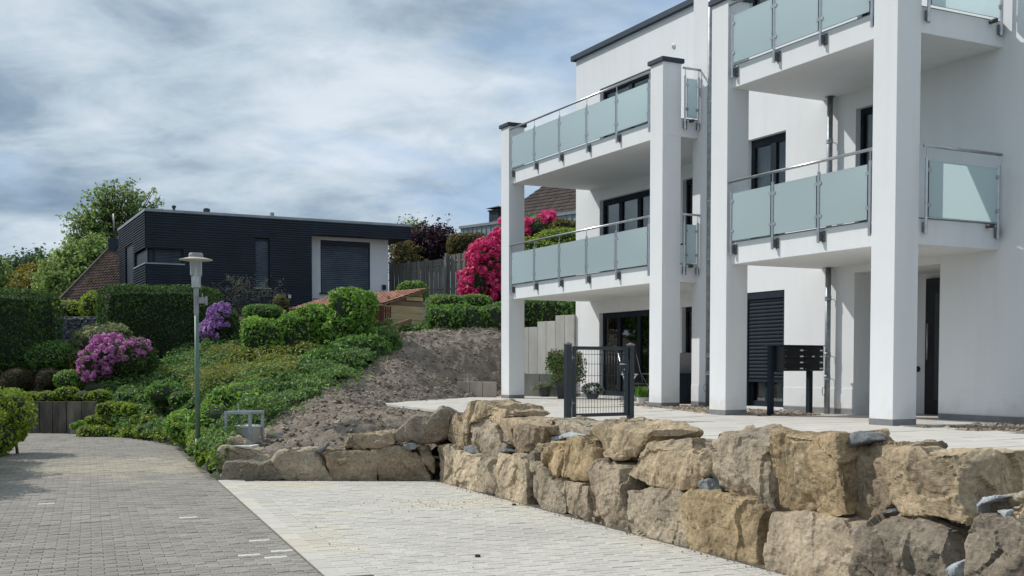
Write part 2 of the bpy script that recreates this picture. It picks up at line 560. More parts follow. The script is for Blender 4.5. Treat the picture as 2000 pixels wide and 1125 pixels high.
    mat_noise('chair_grey', [(0.2, 0.205, 0.215), (0.25, 0.255, 0.265), (0.29, 0.295, 0.305)], scale=60, rough=0.8, bump=0.2)
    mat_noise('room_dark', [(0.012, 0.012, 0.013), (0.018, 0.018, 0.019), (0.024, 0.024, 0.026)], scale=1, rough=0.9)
    mat_noise('curtain', [(0.36, 0.40, 0.43), (0.47, 0.51, 0.54), (0.58, 0.61, 0.64)], scale=3, rough=0.9, stretch=(14, 14, 0.3))
    mat_noise('curtain_grey', [(0.20, 0.20, 0.19), (0.24, 0.24, 0.23), (0.28, 0.28, 0.27)], scale=3, rough=0.9, stretch=(14, 14, 0.3))
    mat_noise('hill_ground', [(0.02, 0.03, 0.012), (0.04, 0.05, 0.022), (0.07, 0.07, 0.04)], scale=1.4, rough=0.95, bump=0.6, bscale=9)
    mat_noise('ground_far', [(0.03, 0.045, 0.016), (0.05, 0.07, 0.025), (0.08, 0.09, 0.04)], scale=0.4, rough=0.95, bump=0.5, bscale=3)
    mat_noise('litter_brown', [(0.05, 0.03, 0.02), (0.08, 0.05, 0.03), (0.11, 0.07, 0.045)], scale=9, rough=0.9)

    # ---- road stones: weathered grey blocks, sandy patches
    for nm, base in (('road_stone', (0.298, 0.272, 0.236)),):
        m, t, b, L = new_mat(nm)
        geo = N(t, 'ShaderNodeNewGeometry')
        n1 = N(t, 'ShaderNodeTexNoise', inp={'Scale': 0.55, 'Detail': 6, 'Roughness': 0.6})
        L(geo.outputs['Position'], n1.inputs['Vector'])
        c1 = ramp(t, [(0.3, tuple(c * 0.84 for c in base)), (0.55, base), (0.75, tuple(c * 1.18 for c in base))])
        L(n1.outputs['Fac'], c1.inputs[0])
        # sand spilled across the joints
        n2 = N(t, 'ShaderNodeTexNoise', inp={'Scale': 1.6, 'Detail': 8, 'Roughness': 0.7})
        mp = N(t, 'ShaderNodeMapping', inp={'Location': (2.2, 5.1, 0), 'Scale': (0.8, 0.8, 1)})
        L(geo.outputs['Position'], mp.inputs[0]); L(mp.outputs[0], n2.inputs['Vector'])
        # heaped where the building site meets the road
        ds = N(t, 'ShaderNodeVectorMath', operation='DISTANCE')
        ds.inputs[1].default_value = (-6.2, 18.3, GZ)
        L(geo.outputs['Position'], ds.inputs[0])
        dr = N(t, 'ShaderNodeMapRange', inp={'From Min': 0.4, 'From Max': 3.2, 'To Min': 0.26, 'To Max': -0.08})
        L(ds.outputs['Value'], dr.inputs['Value'])
        ad = N(t, 'ShaderNodeMath', operation='ADD')
        L(n2.outputs['Fac'], ad.inputs[0]); L(dr.outputs[0], ad.inputs[1])
        c2 = ramp(t, [(0.53, 0.0), (0.74, 0.85)])
        L(ad.outputs[0], c2.inputs[0])
        mx = N(t, 'ShaderNodeMixRGB', inp={'Color2': (0.44, 0.385, 0.29, 1)})
        L(c2.outputs['Color'], mx.inputs['Fac']); L(c1.outputs['Color'], mx.inputs['Color1'])
        oi = N(t, 'ShaderNodeObjectInfo')
        a2 = N(t, 'ShaderNodeMath', operation='ADD')
        L(geo.outputs['Random Per Island'], a2.inputs[0]); L(oi.outputs['Random'], a2.inputs[1])
        fr = N(t, 'ShaderNodeMath', operation='FRACT'); L(a2.outputs[0], fr.inputs[0])
        mr = N(t, 'ShaderNodeMapRange', inp={'To Min': 0.86, 'To Max': 1.14})
        L(fr.outputs[0], mr.inputs['Value'])
        mul = N(t, 'ShaderNodeMixRGB', blend_type='MULTIPLY', inp={'Fac': 1.0})
        L(mx.outputs['Color'], mul.inputs['Color1']); L(mr.outputs[0], mul.inputs['Color2'])
        # small dark pores
        n4 = N(t, 'ShaderNodeTexNoise', inp={'Scale': 38.0, 'Detail': 4, 'Roughness': 0.7})
        L(geo.outputs['Position'], n4.inputs['Vector'])
        c4 = ramp(t, [(0.3, 0.72), (0.5, 1.0), (0.72, 1.12)])
        L(n4.outputs['Fac'], c4.inputs[0])
        m2 = N(t, 'ShaderNodeMixRGB', blend_type='MULTIPLY', inp={'Fac': 1.0})
        L(mul.outputs['Color'], m2.inputs['Color1']); L(c4.outputs['Color'], m2.inputs['Color2'])
        L(m2.outputs['Color'], b.inputs['Base Color'])
        b.inputs['Roughness'].default_value = 0.88
        b.inputs['Specular IOR Level'].default_value = 0.3
        bp = N(t, 'ShaderNodeBump', inp={'Strength': 0.5, 'Distance': 0.006})
        L(n4.outputs['Fac'], bp.inputs['Height']); L(bp.outputs[0], b.inputs['Normal'])

    # ---- driveway pavers: pale, yellowish dust in patches
    m, t, b, L = new_mat('drive_stone')
    geo = N(t, 'ShaderNodeNewGeometry')
    n1 = N(t, 'ShaderNodeTexNoise', inp={'Scale': 0.5, 'Detail': 5, 'Roughness': 0.6})
    L(geo.outputs['Position'], n1.inputs['Vector'])
    c1 = ramp(t, [(0.30, (0.49, 0.46, 0.405)), (0.48, (0.56, 0.532, 0.47)), (0.66, (0.58, 0.52, 0.41))])
    L(n1.outputs['Fac'], c1.inputs[0])
    oi = N(t, 'ShaderNodeObjectInfo')
    a2 = N(t, 'ShaderNodeMath', operation='ADD')
    L(geo.outputs['Random Per Island'], a2.inputs[0]); L(oi.outputs['Random'], a2.inputs[1])
    fr = N(t, 'ShaderNodeMath', operation='FRACT'); L(a2.outputs[0], fr.inputs[0])
    mr = N(t, 'ShaderNodeMapRange', inp={'To Min': 0.93, 'To Max': 1.06})
    L(fr.outputs[0], mr.inputs['Value'])
    mul = N(t, 'ShaderNodeMixRGB', blend_type='MULTIPLY', inp={'Fac': 1.0})
    L(c1.outputs['Color'], mul.inputs['Color1']); L(mr.outputs[0], mul.inputs['Color2'])
    n4 = N(t, 'ShaderNodeTexNoise', inp={'Scale': 45.0, 'Detail': 4, 'Roughness': 0.7})
    L(geo.outputs['Position'], n4.inputs['Vector'])
    c4 = ramp(t, [(0.3, 0.9), (0.6, 1.03)])
    L(n4.outputs['Fac'], c4.inputs[0])
    m2 = N(t, 'ShaderNodeMixRGB', blend_type='MULTIPLY', inp={'Fac': 1.0})
    L(mul.outputs['Color'], m2.inputs['Color1']); L(c4.outputs['Color'], m2.inputs['Color2'])
    L(m2.outputs['Color'], b.inputs['Base Color'])
    b.inputs['Roughness'].default_value = 0.85
    b.inputs['Specular IOR Level'].default_value = 0.3
    bp = N(t, 'ShaderNodeBump', inp={'Strength': 0.3, 'Distance': 0.004})
    L(n4.outputs['Fac'], bp.inputs['Height']); L(bp.outputs[0], b.inputs['Normal'])

    # ---- boulder rock: tint from the object's own colour, layered relief, pale veins, rust
    m, t, b, L = new_mat('rock')
    tc = N(t, 'ShaderNodeTexCoord')
    geo = N(t, 'ShaderNodeNewGeometry')
    oi = N(t, 'ShaderNodeObjectInfo')
    n1 = N(t, 'ShaderNodeTexNoise', inp={'Scale': 2.1, 'Detail': 8, 'Roughness': 0.62, 'Distortion': 0.4})
    L(geo.outputs['Position'], n1.inputs['Vector'])
    c1 = ramp(t, [(0.28, 0.42), (0.44, 0.84), (0.58, 1.1), (0.74, 1.5)])
    L(n1.outputs['Fac'], c1.inputs[0])
    mul = N(t, 'ShaderNodeMixRGB', blend_type='MULTIPLY', inp={'Fac': 1.0})
    L(oi.outputs['Color'], mul.inputs['Color1']); L(c1.outputs['Color'], mul.inputs['Color2'])
    n2 = N(t, 'ShaderNodeTexNoise', inp={'Scale': 3.3, 'Detail': 6, 'Roughness': 0.65})
    mp2 = N(t, 'ShaderNodeMapping', inp={'Location': (9, 3, 5)})
    L(geo.outputs['Position'], mp2.inputs[0]); L(mp2.outputs[0], n2.inputs['Vector'])
    c2 = ramp(t, [(0.58, 0.0), (0.76, 0.5)])
    L(n2.outputs['Fac'], c2.inputs[0])
    rust = N(t, 'ShaderNodeMixRGB', inp={'Color2': (0.30, 0.185, 0.075, 1)})
    L(c2.outputs['Color'], rust.inputs['Fac']); L(mul.outputs['Color'], rust.inputs['Color1'])
    # calcite veins: thin bands of a distorted field
    n3 = N(t, 'ShaderNodeTexNoise', inp={'Scale': 1.9, 'Detail': 3, 'Roughness': 0.5, 'Distortion': 1.1})
    mp3 = N(t, 'ShaderNodeMapping', inp={'Location': (4, 7, 1)})
    L(geo.outputs['Position'], mp3.inputs[0]); L(mp3.outputs[0], n3.inputs['Vector'])
    c3 = ramp(t, [(0.494, 0.0), (0.5, 0.4), (0.506, 0.0)])
    L(n3.outputs['Fac'], c3.inputs[0])
    vein = N(t, 'ShaderNodeMixRGB', inp={'Color2': (0.62, 0.55, 0.43, 1)})
    L(c3.outputs['Color'], vein.inputs['Fac']); L(rust.outputs['Color'], vein.inputs['Color1'])
    # fine grain
    n5 = N(t, 'ShaderNodeTexNoise', inp={'Scale': 26.0, 'Detail': 6, 'Roughness': 0.72})
    L(geo.outputs['Position'], n5.inputs['Vector'])
    c5 = ramp(t, [(0.3, 0.52), (0.48, 0.98), (0.7, 1.3)])
    L(n5.outputs['Fac'], c5.inputs[0])
    m5 = N(t, 'ShaderNodeMixRGB', blend_type='MULTIPLY', inp={'Fac': 1.0})
    L(vein.outputs['Color'], m5.inputs['Color1']); L(c5.outputs['Color'], m5.inputs['Color2'])
    # hairline fractures
    vo = N(t, 'ShaderNodeTexVoronoi', feature='DISTANCE_TO_EDGE', inp={'Scale': 4.2})
    nw = N(t, 'ShaderNodeTexNoise', inp={'Scale': 5.0, 'Detail': 5})
    L(geo.outputs['Position'], nw.inputs['Vector'])
    va = N(t, 'ShaderNodeVectorMath', operation='MULTIPLY_ADD')
    va.inputs[1].default_value = (0.35, 0.35, 0.35)
    L(nw.outputs['Color'], va.inputs[0]); L(geo.outputs['Position'], va.inputs[2])
    L(va.outputs[0], vo.inputs['Vector'])
    cv = ramp(t, [(0.0, 0.45), (0.022, 1.0)])
    L(vo.outputs['Distance'], cv.inputs[0])
    nm_ = N(t, 'ShaderNodeTexNoise', inp={'Scale': 1.6, 'Detail': 2})
    L(geo.outputs['Position'], nm_.inputs['Vector'])
    cm = ramp(t, [(0.48, 0.0), (0.6, 1.0)])
    L(nm_.outputs['Fac'], cm.inputs[0])
    mc = N(t, 'ShaderNodeMixRGB', blend_type='MULTIPLY')
    L(cm.outputs['Color'], mc.inputs['Fac']); L(m5.outputs['Color'], mc.inputs['Color1']); L(cv.outputs['Color'], mc.inputs['Color2'])
    L(mc.outputs['Color'], b.inputs['Base Color'])
    b.inputs['Roughness'].default_value = 0.85
    b.inputs['Specular IOR Level'].default_value = 0.3
    n6 = N(t, 'ShaderNodeTexNoise', inp={'Scale': 9.0, 'Detail': 8, 'Roughness': 0.68, 'Distortion': 0.5})
    mp6 = N(t, 'ShaderNodeMapping', inp={'Rotation': (0.5, 0.3, 0.2), 'Scale': (1, 1, 2.4)})
    L(geo.outputs['Position'], mp6.inputs[0]); L(mp6.outputs[0], n6.inputs['Vector'])
    b1 = N(t, 'ShaderNodeBump', inp={'Strength': 0.6, 'Distance': 0.03})
    L(n6.outputs['Fac'], b1.inputs['Height'])
    b2 = N(t, 'ShaderNodeBump', inp={'Strength': 0.35, 'Distance': 0.012})
    L(n5.outputs['Fac'], b2.inputs['Height']); L(b1.outputs[0], b2.inputs['Normal'])
    L(b2.outputs[0], b.inputs['Normal'])

    # ---- satin safety glass of the balconies
    m, t, b, L = new_mat('frosted_glass')
    t.nodes.remove(b)
    d = N(t, 'ShaderNodeBsdfDiffuse', inp={'Color': (0.66, 0.80, 0.815, 1)})
    tr = N(t, 'ShaderNodeBsdfTranslucent', inp={'Color': (0.74, 0.90, 0.92, 1)})
    gl = N(t, 'ShaderNodeBsdfGlossy', inp={'Roughness': 0.05, 'Color': (0.95, 0.98, 1, 1)})
    mx = N(t, 'ShaderNodeMixShader', inp={0: 0.58})
    L(d.outputs[0], mx.inputs[1]); L(tr.outputs[0], mx.inputs[2])
    fr = slab_fresnel(t, 1.5)
    m2 = N(t, 'ShaderNodeMixShader')
    L(fr.outputs[0], m2.inputs[0]); L(mx.outputs[0], m2.inputs[1]); L(gl.outputs[0], m2.inputs[2])
    L(m2.outputs[0], t.nodes['Material Output'].inputs['Surface'])
    mat_noise('glass_edge', [(0.012, 0.05, 0.055), (0.016, 0.06, 0.065), (0.02, 0.07, 0.075)], scale=2, rough=0.15)

    # ---- clear window glass: see-through with reflections
    m, t, b, L = new_mat('window_glass')
    t.nodes.remove(b)
    tp = N(t, 'ShaderNodeBsdfTransparent', inp={'Color': (0.72, 0.78, 0.78, 1)})
    gl = N(t, 'ShaderNodeBsdfGlossy', inp={'Roughness': 0.01, 'Color': (1, 1, 1, 1)})
    fr = slab_fresnel(t, 1.75)
    m2 = N(t, 'ShaderNodeMixShader')
    L(fr.outputs[0], m2.inputs[0]); L(tp.outputs[0], m2.inputs[1]); L(gl.outputs[0], m2.inputs[2])
    L(m2.outputs[0], t.nodes['Material Output'].inputs['Surface'])
    m, t, b, L = new_mat('clear_glass')
    t.nodes.remove(b)
    tp = N(t, 'ShaderNodeBsdfTransparent', inp={'Color': (0.93, 0.97, 0.97, 1)})
    gl = N(t, 'ShaderNodeBsdfGlossy', inp={'Roughness': 0.02, 'Color': (1, 1, 1, 1)})
    fr = slab_fresnel(t, 1.5)
    m2 = N(t, 'ShaderNodeMixShader')
    L(fr.outputs[0], m2.inputs[0]); L(tp.outputs[0], m2.inputs[1]); L(gl.outputs[0], m2.inputs[2])
    L(m2.outputs[0], t.nodes['Material Output'].inputs['Surface'])
    m, t, b, L = new_mat('lamp_glass')
    t.nodes.remove(b)
    tp = N(t, 'ShaderNodeBsdfTransparent', inp={'Color': (0.80, 0.84, 0.84, 1)})
    gl = N(t, 'ShaderNodeBsdfGlossy', inp={'Roughness': 0.08, 'Color': (1, 1, 1, 1)})
    df = N(t, 'ShaderNodeBsdfDiffuse', inp={'Color': (0.6, 0.64, 0.64, 1)})
    mx = N(t, 'ShaderNodeMixShader', inp={0: 0.38})
    L(tp.outputs[0], mx.inputs[1]); L(df.outputs[0], mx.inputs[2])
    fr = slab_fresnel(t, 1.5)
    m2 = N(t, 'ShaderNodeMixShader')
    L(fr.outputs[0], m2.inputs[0]); L(mx.outputs[0], m2.inputs[1]); L(gl.outputs[0], m2.inputs[2])
    L(m2.outputs[0], t.nodes['Material Output'].inputs['Surface'])

    # ---- leaves and flowers
    mat_leaf('leaf_hedge_dark', [(0.021, 0.050, 0.015), (0.037, 0.085, 0.021), (0.062, 0.134, 0.029), (0.114, 0.207, 0.037)])
    mat_leaf('leaf_laurel', [(0.040, 0.101, 0.025), (0.075, 0.174, 0.040), (0.132, 0.268, 0.052), (0.216, 0.379, 0.069)])
    mat_leaf('leaf_bright', [(0.068, 0.155, 0.029), (0.121, 0.254, 0.045), (0.206, 0.365, 0.062), (0.315, 0.486, 0.083)])
    mat_leaf('leaf_ivy', [(0.050, 0.112, 0.033), (0.090, 0.184, 0.048), (0.154, 0.268, 0.066), (0.250, 0.362, 0.096)])
    mat_leaf('leaf_olive', [(0.097, 0.130, 0.025), (0.164, 0.198, 0.037), (0.241, 0.270, 0.053), (0.338, 0.338, 0.074)])
    mat_leaf('leaf_lime', [(0.094, 0.160, 0.019), (0.177, 0.273, 0.031), (0.270, 0.377, 0.043), (0.374, 0.471, 0.069)])
    mat_leaf('leaf_yellow', [(0.117, 0.111, 0.018), (0.182, 0.163, 0.023), (0.260, 0.221, 0.036), (0.325, 0.286, 0.065)])
    mat_leaf('leaf_bronze', [(0.046, 0.065, 0.018), (0.098, 0.111, 0.029), (0.182, 0.143, 0.039), (0.260, 0.182, 0.058)])
    mat_leaf('leaf_variegated', [(0.087, 0.123, 0.043), (0.174, 0.210, 0.087), (0.319, 0.341, 0.160), (0.522, 0.522, 0.304)])
    mat_leaf('leaf_copper', [(0.014, 0.006, 0.010), (0.028, 0.010, 0.016), (0.045, 0.016, 0.025), (0.07, 0.026, 0.036)])
    mat_leaf('leaf_brown', [(0.03, 0.022, 0.008), (0.05, 0.036, 0.012), (0.075, 0.05, 0.018), (0.06, 0.06, 0.02)])
    mat_leaf('leaf_tree', [(0.080, 0.144, 0.040), (0.138, 0.229, 0.058), (0.212, 0.318, 0.084), (0.305, 0.408, 0.119)], transl=0.4)
    mat_leaf('leaf_far', [(0.030, 0.060, 0.024), (0.050, 0.094, 0.034), (0.077, 0.131, 0.047), (0.109, 0.168, 0.059)])
    mat_leaf('leaf_silver', [(0.10, 0.14, 0.08), (0.16, 0.21, 0.12), (0.23, 0.28, 0.18), (0.32, 0.36, 0.26)])
    mat_leaf('leaf_grey', [(0.06, 0.08, 0.05), (0.09, 0.115, 0.075), (0.14, 0.165, 0.11), (0.2, 0.22, 0.16)])
    mat_leaf('petal_pink', [(0.34, 0.10, 0.27), (0.46, 0.16, 0.36), (0.58, 0.24, 0.46), (0.70, 0.36, 0.58)])
    mat_leaf('petal_purple', [(0.23, 0.09, 0.29), (0.31, 0.14, 0.38), (0.40, 0.21, 0.48), (0.50, 0.30, 0.57)])
    mat_leaf('petal_magenta', [(0.427, 0.019, 0.102), (0.585, 0.034, 0.150), (0.720, 0.061, 0.210), (0.800, 0.129, 0.301)])
    mat_leaf('petal_white', [(0.62, 0.64, 0.6), (0.7, 0.71, 0.68), (0.76, 0.77, 0.74), (0.8, 0.8, 0.78)])


make_mats()
M = MATS

# ------------------------------------------------------------------ the lie of the land
def _ctrl():
    P = []
    def p(px, py, Y): P.append(at(px, py, Y))
    def w(x, y, z): P.append(np.array([x, y, z], float))
    # right verge of the road
    for px, py in ((200, 851), (250, 856), (300, 863), (340, 872), (366, 888), (387, 910), (408, 922), (424, 937)):
        g = G(px, py)
        w(g[0] + 0.05, g[1], GZ - 0.03)
        w(g[0] - 0.8, g[1] - 0.3, GZ - 0.5)
        w(g[0] + 0.7, g[1] + 0.5, GZ + 0.22)
    # behind the old concrete wall, left
    for x in (-18, -16, -14.5, -13, -12, -11, -10.4):
        w(x, 29.0, -0.10)
        w(x, 28.2, GZ - 0.35)
        w(x, 26.5, GZ - 0.6)
    p(100, 770, 30); p(10, 772, 30); p(240, 752, 30.3); p(180, 765, 29.3)
    p(320, 703, 33.5); p(440, 672, 32); p(560, 702, 30); p(640, 700, 30)
    p(400, 762, 25.5); p(470, 770, 24.2); p(500, 785, 23.2); p(450, 830, 20); p(430, 860, 18.3); p(300, 790, 26.3)
    p(240, 825, 27.2); p(560, 742, 27); p(640, 715, 28.5); p(700, 692, 29.5); p(770, 652, 31.2); p(850, 645, 32.5); p(960, 648, 33)
    # soil bank
    p(478, 872, 18.3); p(460, 878, 18.1); p(510, 866, 18.4); p(520, 850, 19); p(480, 888, 17.1); p(600, 868, 17.1); p(700, 846, 17.3); p(790, 828, 18.0); p(640, 792, 22); p(600, 815, 20)
    p(700, 745, 26); p(800, 720, 28.2); p(900, 690, 30.7); p(980, 662, 32.2); p(1030, 690, 32.5); p(1062, 725, 31.2); p(1000, 730, 31.0)
    p(890, 750, 29.6); p(960, 745, 30.4); p(890, 768, 28.6)
    for px, py in ((690, 789), (740, 786), (800, 781), (860, 777)):
        g = on_z(px, py, 0.02); w(*g)
    for px, py in ((740, 797), (800, 803), (860, 808)):
        g = on_z(px, py, 0.0); w(g[0] - 0.12, g[1] - 0.2, -0.04)
    # under the terrace, the driveway and the buildings
    for x, y in ((-2.0, 23.5), (-0.6, 20), (0, 24), (1, 27), (0.2, 29), (1.2, 17), (3, 14), (4, 20), (6, 14), (8, 24), (4, 28), (10, 30), (9, 10), (3, 32), (6, 38)):
        w(x, y, -0.55)
    for x in (-4.2, -3.4, -2.6, -1.8, -1.0):
        w(x, 16.15, GZ - 0.25); w(x, 15.2, GZ - 0.45); w(x, 16.95, -0.52)
    for x, y in ((-3, 13), (-1, 13), (0, 11), (1.5, 8), (-2, 9)):
        w(x, y, GZ - 0.5)
    for x, y in ((-5, 12), (-7, 16), (-8, 20), (-9, 24), (-13, 24), (-15, 18), (-10, 14), (-20, 24)):
        w(x, y, GZ - 0.5)
    # upper gardens
    p(300, 600, 39.5); p(560, 600, 41); p(770, 588, 44); p(850, 590, 41); p(950, 585, 42); p(700, 640, 34); p(820, 640, 34.5)
    w(1.5, 36, 2.4); w(0, 36, 2.4); w(1.8, 42, 3.0); w(-3, 50, 3.4); w(-20, 60, 2.2); w(-40, 60, 1.4); w(-25, 40, 1.2); w(-40, 34, 0.3); w(10, 60, 3.6); w(-10, 75, 3.4); w(-40, 80, 2); w(15, 80, 4); w(-35, 24, -1.3)
    return np.array(P)


_CP = _ctrl()


def _fit_rbf():
    n = len(_CP)
    D = np.linalg.norm(_CP[:, None, :2] - _CP[None, :, :2], axis=2)
    A = np.zeros((n + 3, n + 3))
    A[:n, :n] = D + np.eye(n) * 0.02
    A[:n, n] = 1; A[:n, n + 1:] = _CP[:, :2]
    A[n, :n] = 1; A[n + 1:, :n] = _CP[:, :2].T
    return np.linalg.solve(A, np.concatenate([_CP[:, 2], np.zeros(3)]))


_W = _fit_rbf()


def H(x, y):
    x = np.atleast_1d(np.asarray(x, float)); y = np.atleast_1d(np.asarray(y, float))
    n = len(_CP)
    out = np.empty(len(x))
    for s in range(0, len(x), 20000):
        X = np.stack([x[s:s + 20000], y[s:s + 20000]], 1)
        D = np.sqrt(((X[:, None, :] - _CP[None, :, :2]) ** 2).sum(2))
        out[s:s + 20000] = D @ _W[:n] + _W[n] + X @ _W[n + 1:]
    return out


def H1(x, y):
    return float(H(x, y)[0])


def in_poly(px, py, poly):
    px = np.asarray(px); py = np.asarray(py)
    c = np.zeros(px.shape, bool)
    n = len(poly)
    for i in range(n):
        x1, y1 = poly[i]; x2, y2 = poly[(i + 1) % n]
        cond = ((y1 > py) != (y2 > py)) & (px < (x2 - x1) * (py - y1) / (y2 - y1 + 1e-12) + x1)
        c ^= cond
    return c


def grid_mesh(name, xs, ys, Z, mat, keep=None, smooth=True):
    nx, ny = len(xs), len(ys)
    X, Y = np.meshgrid(xs, ys)
    V = np.stack([X.ravel(), Y.ravel(), Z.ravel()], 1)
    i = np.arange(nx * ny).reshape(ny, nx)
    F = np.stack([i[:-1, :-1].ravel(), i[:-1, 1:].ravel(), i[1:, 1:].ravel(), i[1:, :-1].ravel()], 1)
    if keep is not None:
        F = F[keep.ravel()[F].all(1)]
    return np_mesh(name, V, F, mat, smooth=smooth)


# far ground out to the horizon
g = MB()
g.add([(-900, -60, -2.4), (900, -60, -2.4), (900, 1400, -2.4), (-900, 1400, -2.4)], [(0, 1, 2, 3)])
tag(g.build('ground', M['ground_far']), kind='structure')

# hillside
xs = np.arange(-42, 20, 0.4); ys = np.arange(14.5, 82, 0.4)
X, Y = np.meshgrid(xs, ys)
Zh = H(X.ravel(), Y.ravel()) + (fbm(np.stack([X.ravel() * 1.1, Y.ravel() * 1.1, X.ravel() * 0], 1), 3) - 0.5) * 0.12 - 0.05
hill = link('hill', grid_mesh('hill', xs, ys, Zh, M['hill_ground']))
tag(hill, kind='structure')

# the raw soil bank, finely lumped
SOIL_PX = [(425, 912), (470, 880), (520, 836), (575, 803), (640, 765), (700, 735), (745, 695), (783, 655), (860, 641), (1000, 636), (1060, 640), (1150, 690), (1150, 800), (900, 800), (880, 880), (640, 905), (470, 910)]
xs = np.arange(-5.6, 2.3, 0.045); ys = np.arange(16.35, 34.5, 0.06)
X, Y = np.meshgrid(xs, ys)
xf, yf = X.ravel(), Y.ravel()
P3 = np.stack([xf, yf, xf * 0], 1)
hz = H(xf, yf)
lump = (fbm(P3 * 1.3, 3) - 0.5) * 0.16 + (fbm(P3 * 5.5 + 9, 3) - 0.5) * 0.13 + np.abs(fbm(P3 * 11 + 3, 3) - 0.5) * 0.22 + (fbm(P3 * 21 + 3, 2) - 0.5) * 0.05
Zs = hz + 0.02 + lump
ppx, ppy_ = proj(np.stack([xf, yf, hz], 1))
keep = in_poly(ppx, ppy_, SOIL_PX).reshape(X.shape)
# keep soil below the terrace paving where both meet
soil = link('soil_bank', grid_mesh('soil_bank', xs, ys, Zs, M['soil'], keep))
tag(soil, kind='structure')


def rocklets(n, pos, size, mat, name, squash=0.7, seed=1):
    """many small angular stones in one mesh (12 faces each, unevenly shaped)"""
    r = np.random.RandomState(seed)
    base = np.array([(1, 0, 0), (-1, 0, 0), (0, 1, 0), (0, -1, 0), (0, 0, 1), (0, 0, -1)], float)
    extra = np.array([(.6, .6, .6), (-.6, -.6, .6), (-.6, .6, -.6), (.6, -.6, -.6)])
    bm = bmesh.new()
    vs = [bm.verts.new(p) for p in np.vstack([base, extra * 0.95])]
    res = bmesh.ops.convex_hull(bm, input=vs)
    bm.verts.ensure_lookup_table(); bm.faces.ensure_lookup_table()
    bv = np.array([v.co for v in bm.verts]); bf = np.array([[v.index for v in f.verts] for f in bm.faces])
    bm.free()
    nv = len(bv)
    J = 1 + (r.rand(n, nv, 1) - 0.5) * 0.7
    V = bv[None] * J
    A = r.rand(n, 3) * 2 * math.pi
    ca, sa = np.cos(A), np.sin(A)
    Rz = np.zeros((n, 3, 3)); Rz[:, 0, 0] = ca[:, 0]; Rz[:, 0, 1] = -sa[:, 0]; Rz[:, 1, 0] = sa[:, 0]; Rz[:, 1, 1] = ca[:, 0]; Rz[:, 2, 2] = 1
    Rx = np.zeros((n, 3, 3)); Rx[:, 0, 0] = 1; Rx[:, 1, 1] = ca[:, 1]; Rx[:, 1, 2] = -sa[:, 1]; Rx[:, 2, 1] = sa[:, 1]; Rx[:, 2, 2] = ca[:, 1]
    V = np.einsum('nij,nkj->nki', Rx, V)
    V[:, :, 2] *= squash
    V = np.einsum('nij,nkj->nki', Rz, V)
    V = V * size[:, None, None] + pos[:, None, :]
    F = (bf[None] + (np.arange(n) * nv)[:, None, None]).reshape(-1, 3)
    return link(name, np_mesh(name, V.reshape(-1, 3), F, mat))


r = np.random.RandomState(5)
cx = r.uniform(-5.4, 2.2, 26000); cy = r.uniform(16.4, 34, 26000)
hz = H(cx, cy)
a, b = proj(np.stack([cx, cy, hz], 1))
ok = in_poly(a, b, SOIL_PX)
cx, cy, hz = cx[ok], cy[ok], hz[ok]
P3 = np.stack([cx, cy, cx * 0], 1)
lump = (fbm(P3 * 1.3, 3) - 0.5) * 0.16 + (fbm(P3 * 5.5 + 9, 3) - 0.5) * 0.13 + 0.03
sz = 0.007 + 0.045 * r.rand(len(cx)) ** 5.5
o = rocklets(len(cx), np.stack([cx, cy, hz + lump + 0.02 + sz * 0.3], 1), sz, M['clod'], 'soil_clods', seed=3)
tag(o, 'loose clods and stones scattered over the bare soil bank', 'soil', kind='stuff')

# ------------------------------------------------------------------ road
E0, E1 = G(425, 938)[:2], G(635, 1125)[:2]          # straight edge between road and driveway
RD = (E1 - E0) / np.linalg.norm(E1 - E0)            # towards the viewer
RP = np.array([-RD[1], RD[0]])                      # to the right of the road edge
if RP[0] < 0: RP = -RP
ENEAR = E0 + RD * 15.0
road_px = [(424, 937), (408, 922), (387, 911), (366, 888), (340, 872), (300, 863), (250, 856), (200, 851), (140, 847), (55, 846), (-60, 848)]
road_edge = [G(*q)[:2] for q in road_px]
road_poly = [ENEAR] + road_edge + [np.array([-22.0, 27.8]), np.array([-22.0, 2.0])]
rb = MB()
rb.prism([(p[0], p[1]) for p in road_poly], GZ - 0.16, GZ - 0.010)
road = rb.build('road', M['road_joint'])
tag(road, kind='structure')


def clip_half(poly, p, n):
    """keep the side where (q-p).n >= 0"""
    out = []
    for i in range(len(poly)):
        a, b = poly[i], poly[(i + 1) % len(poly)]
        da, db = np.dot(a - p, n), np.dot(b - p, n)
        if da >= 0: out.append(a)
        if (da >= 0) != (db >= 0):
            out.append(a + (b - a) * (da / (da - db)))
    return out


def area2(poly):
    return 0.5 * abs(sum(poly[i][0] * poly[(i + 1) % len(poly)][1] - poly[(i + 1) % len(poly)][0] * poly[i][1] for i in range(len(poly))))


def stone(mb, poly, ztop, thick=0.05, ch=0.004, mi=0):
    """a paving stone with a chamfered upper edge"""
    poly = [np.array(p, float) for p in poly]
    c = sum(poly) / len(poly)
    n = len(poly)
    ins = []
    for p in poly:
        d = c - p
        ins.append(p + d * min(0.4, ch / (np.linalg.norm(d) + 1e-6) * 1.3))
    v = [(p[0], p[1], ztop - thick) for p in poly] + [(p[0], p[1], ztop - ch) for p in poly] + [(p[0], p[1], ztop) for p in ins]
    f = [tuple(2 * n + j for j in range(n))]
    for k in (0, 1):
        f += [(k * n + j, k * n + (j + 1) % n, (k + 1) * n + (j + 1) % n, (k + 1) * n + j) for j in range(n)]
    mb.add(v, f, mi)


def ccw(poly):
    s = sum(poly[i][0] * poly[(i + 1) % len(poly)][1] - poly[(i + 1) % len(poly)][0] * poly[i][1] for i in range(len(poly)))
    return poly if s > 0 else poly[::-1]


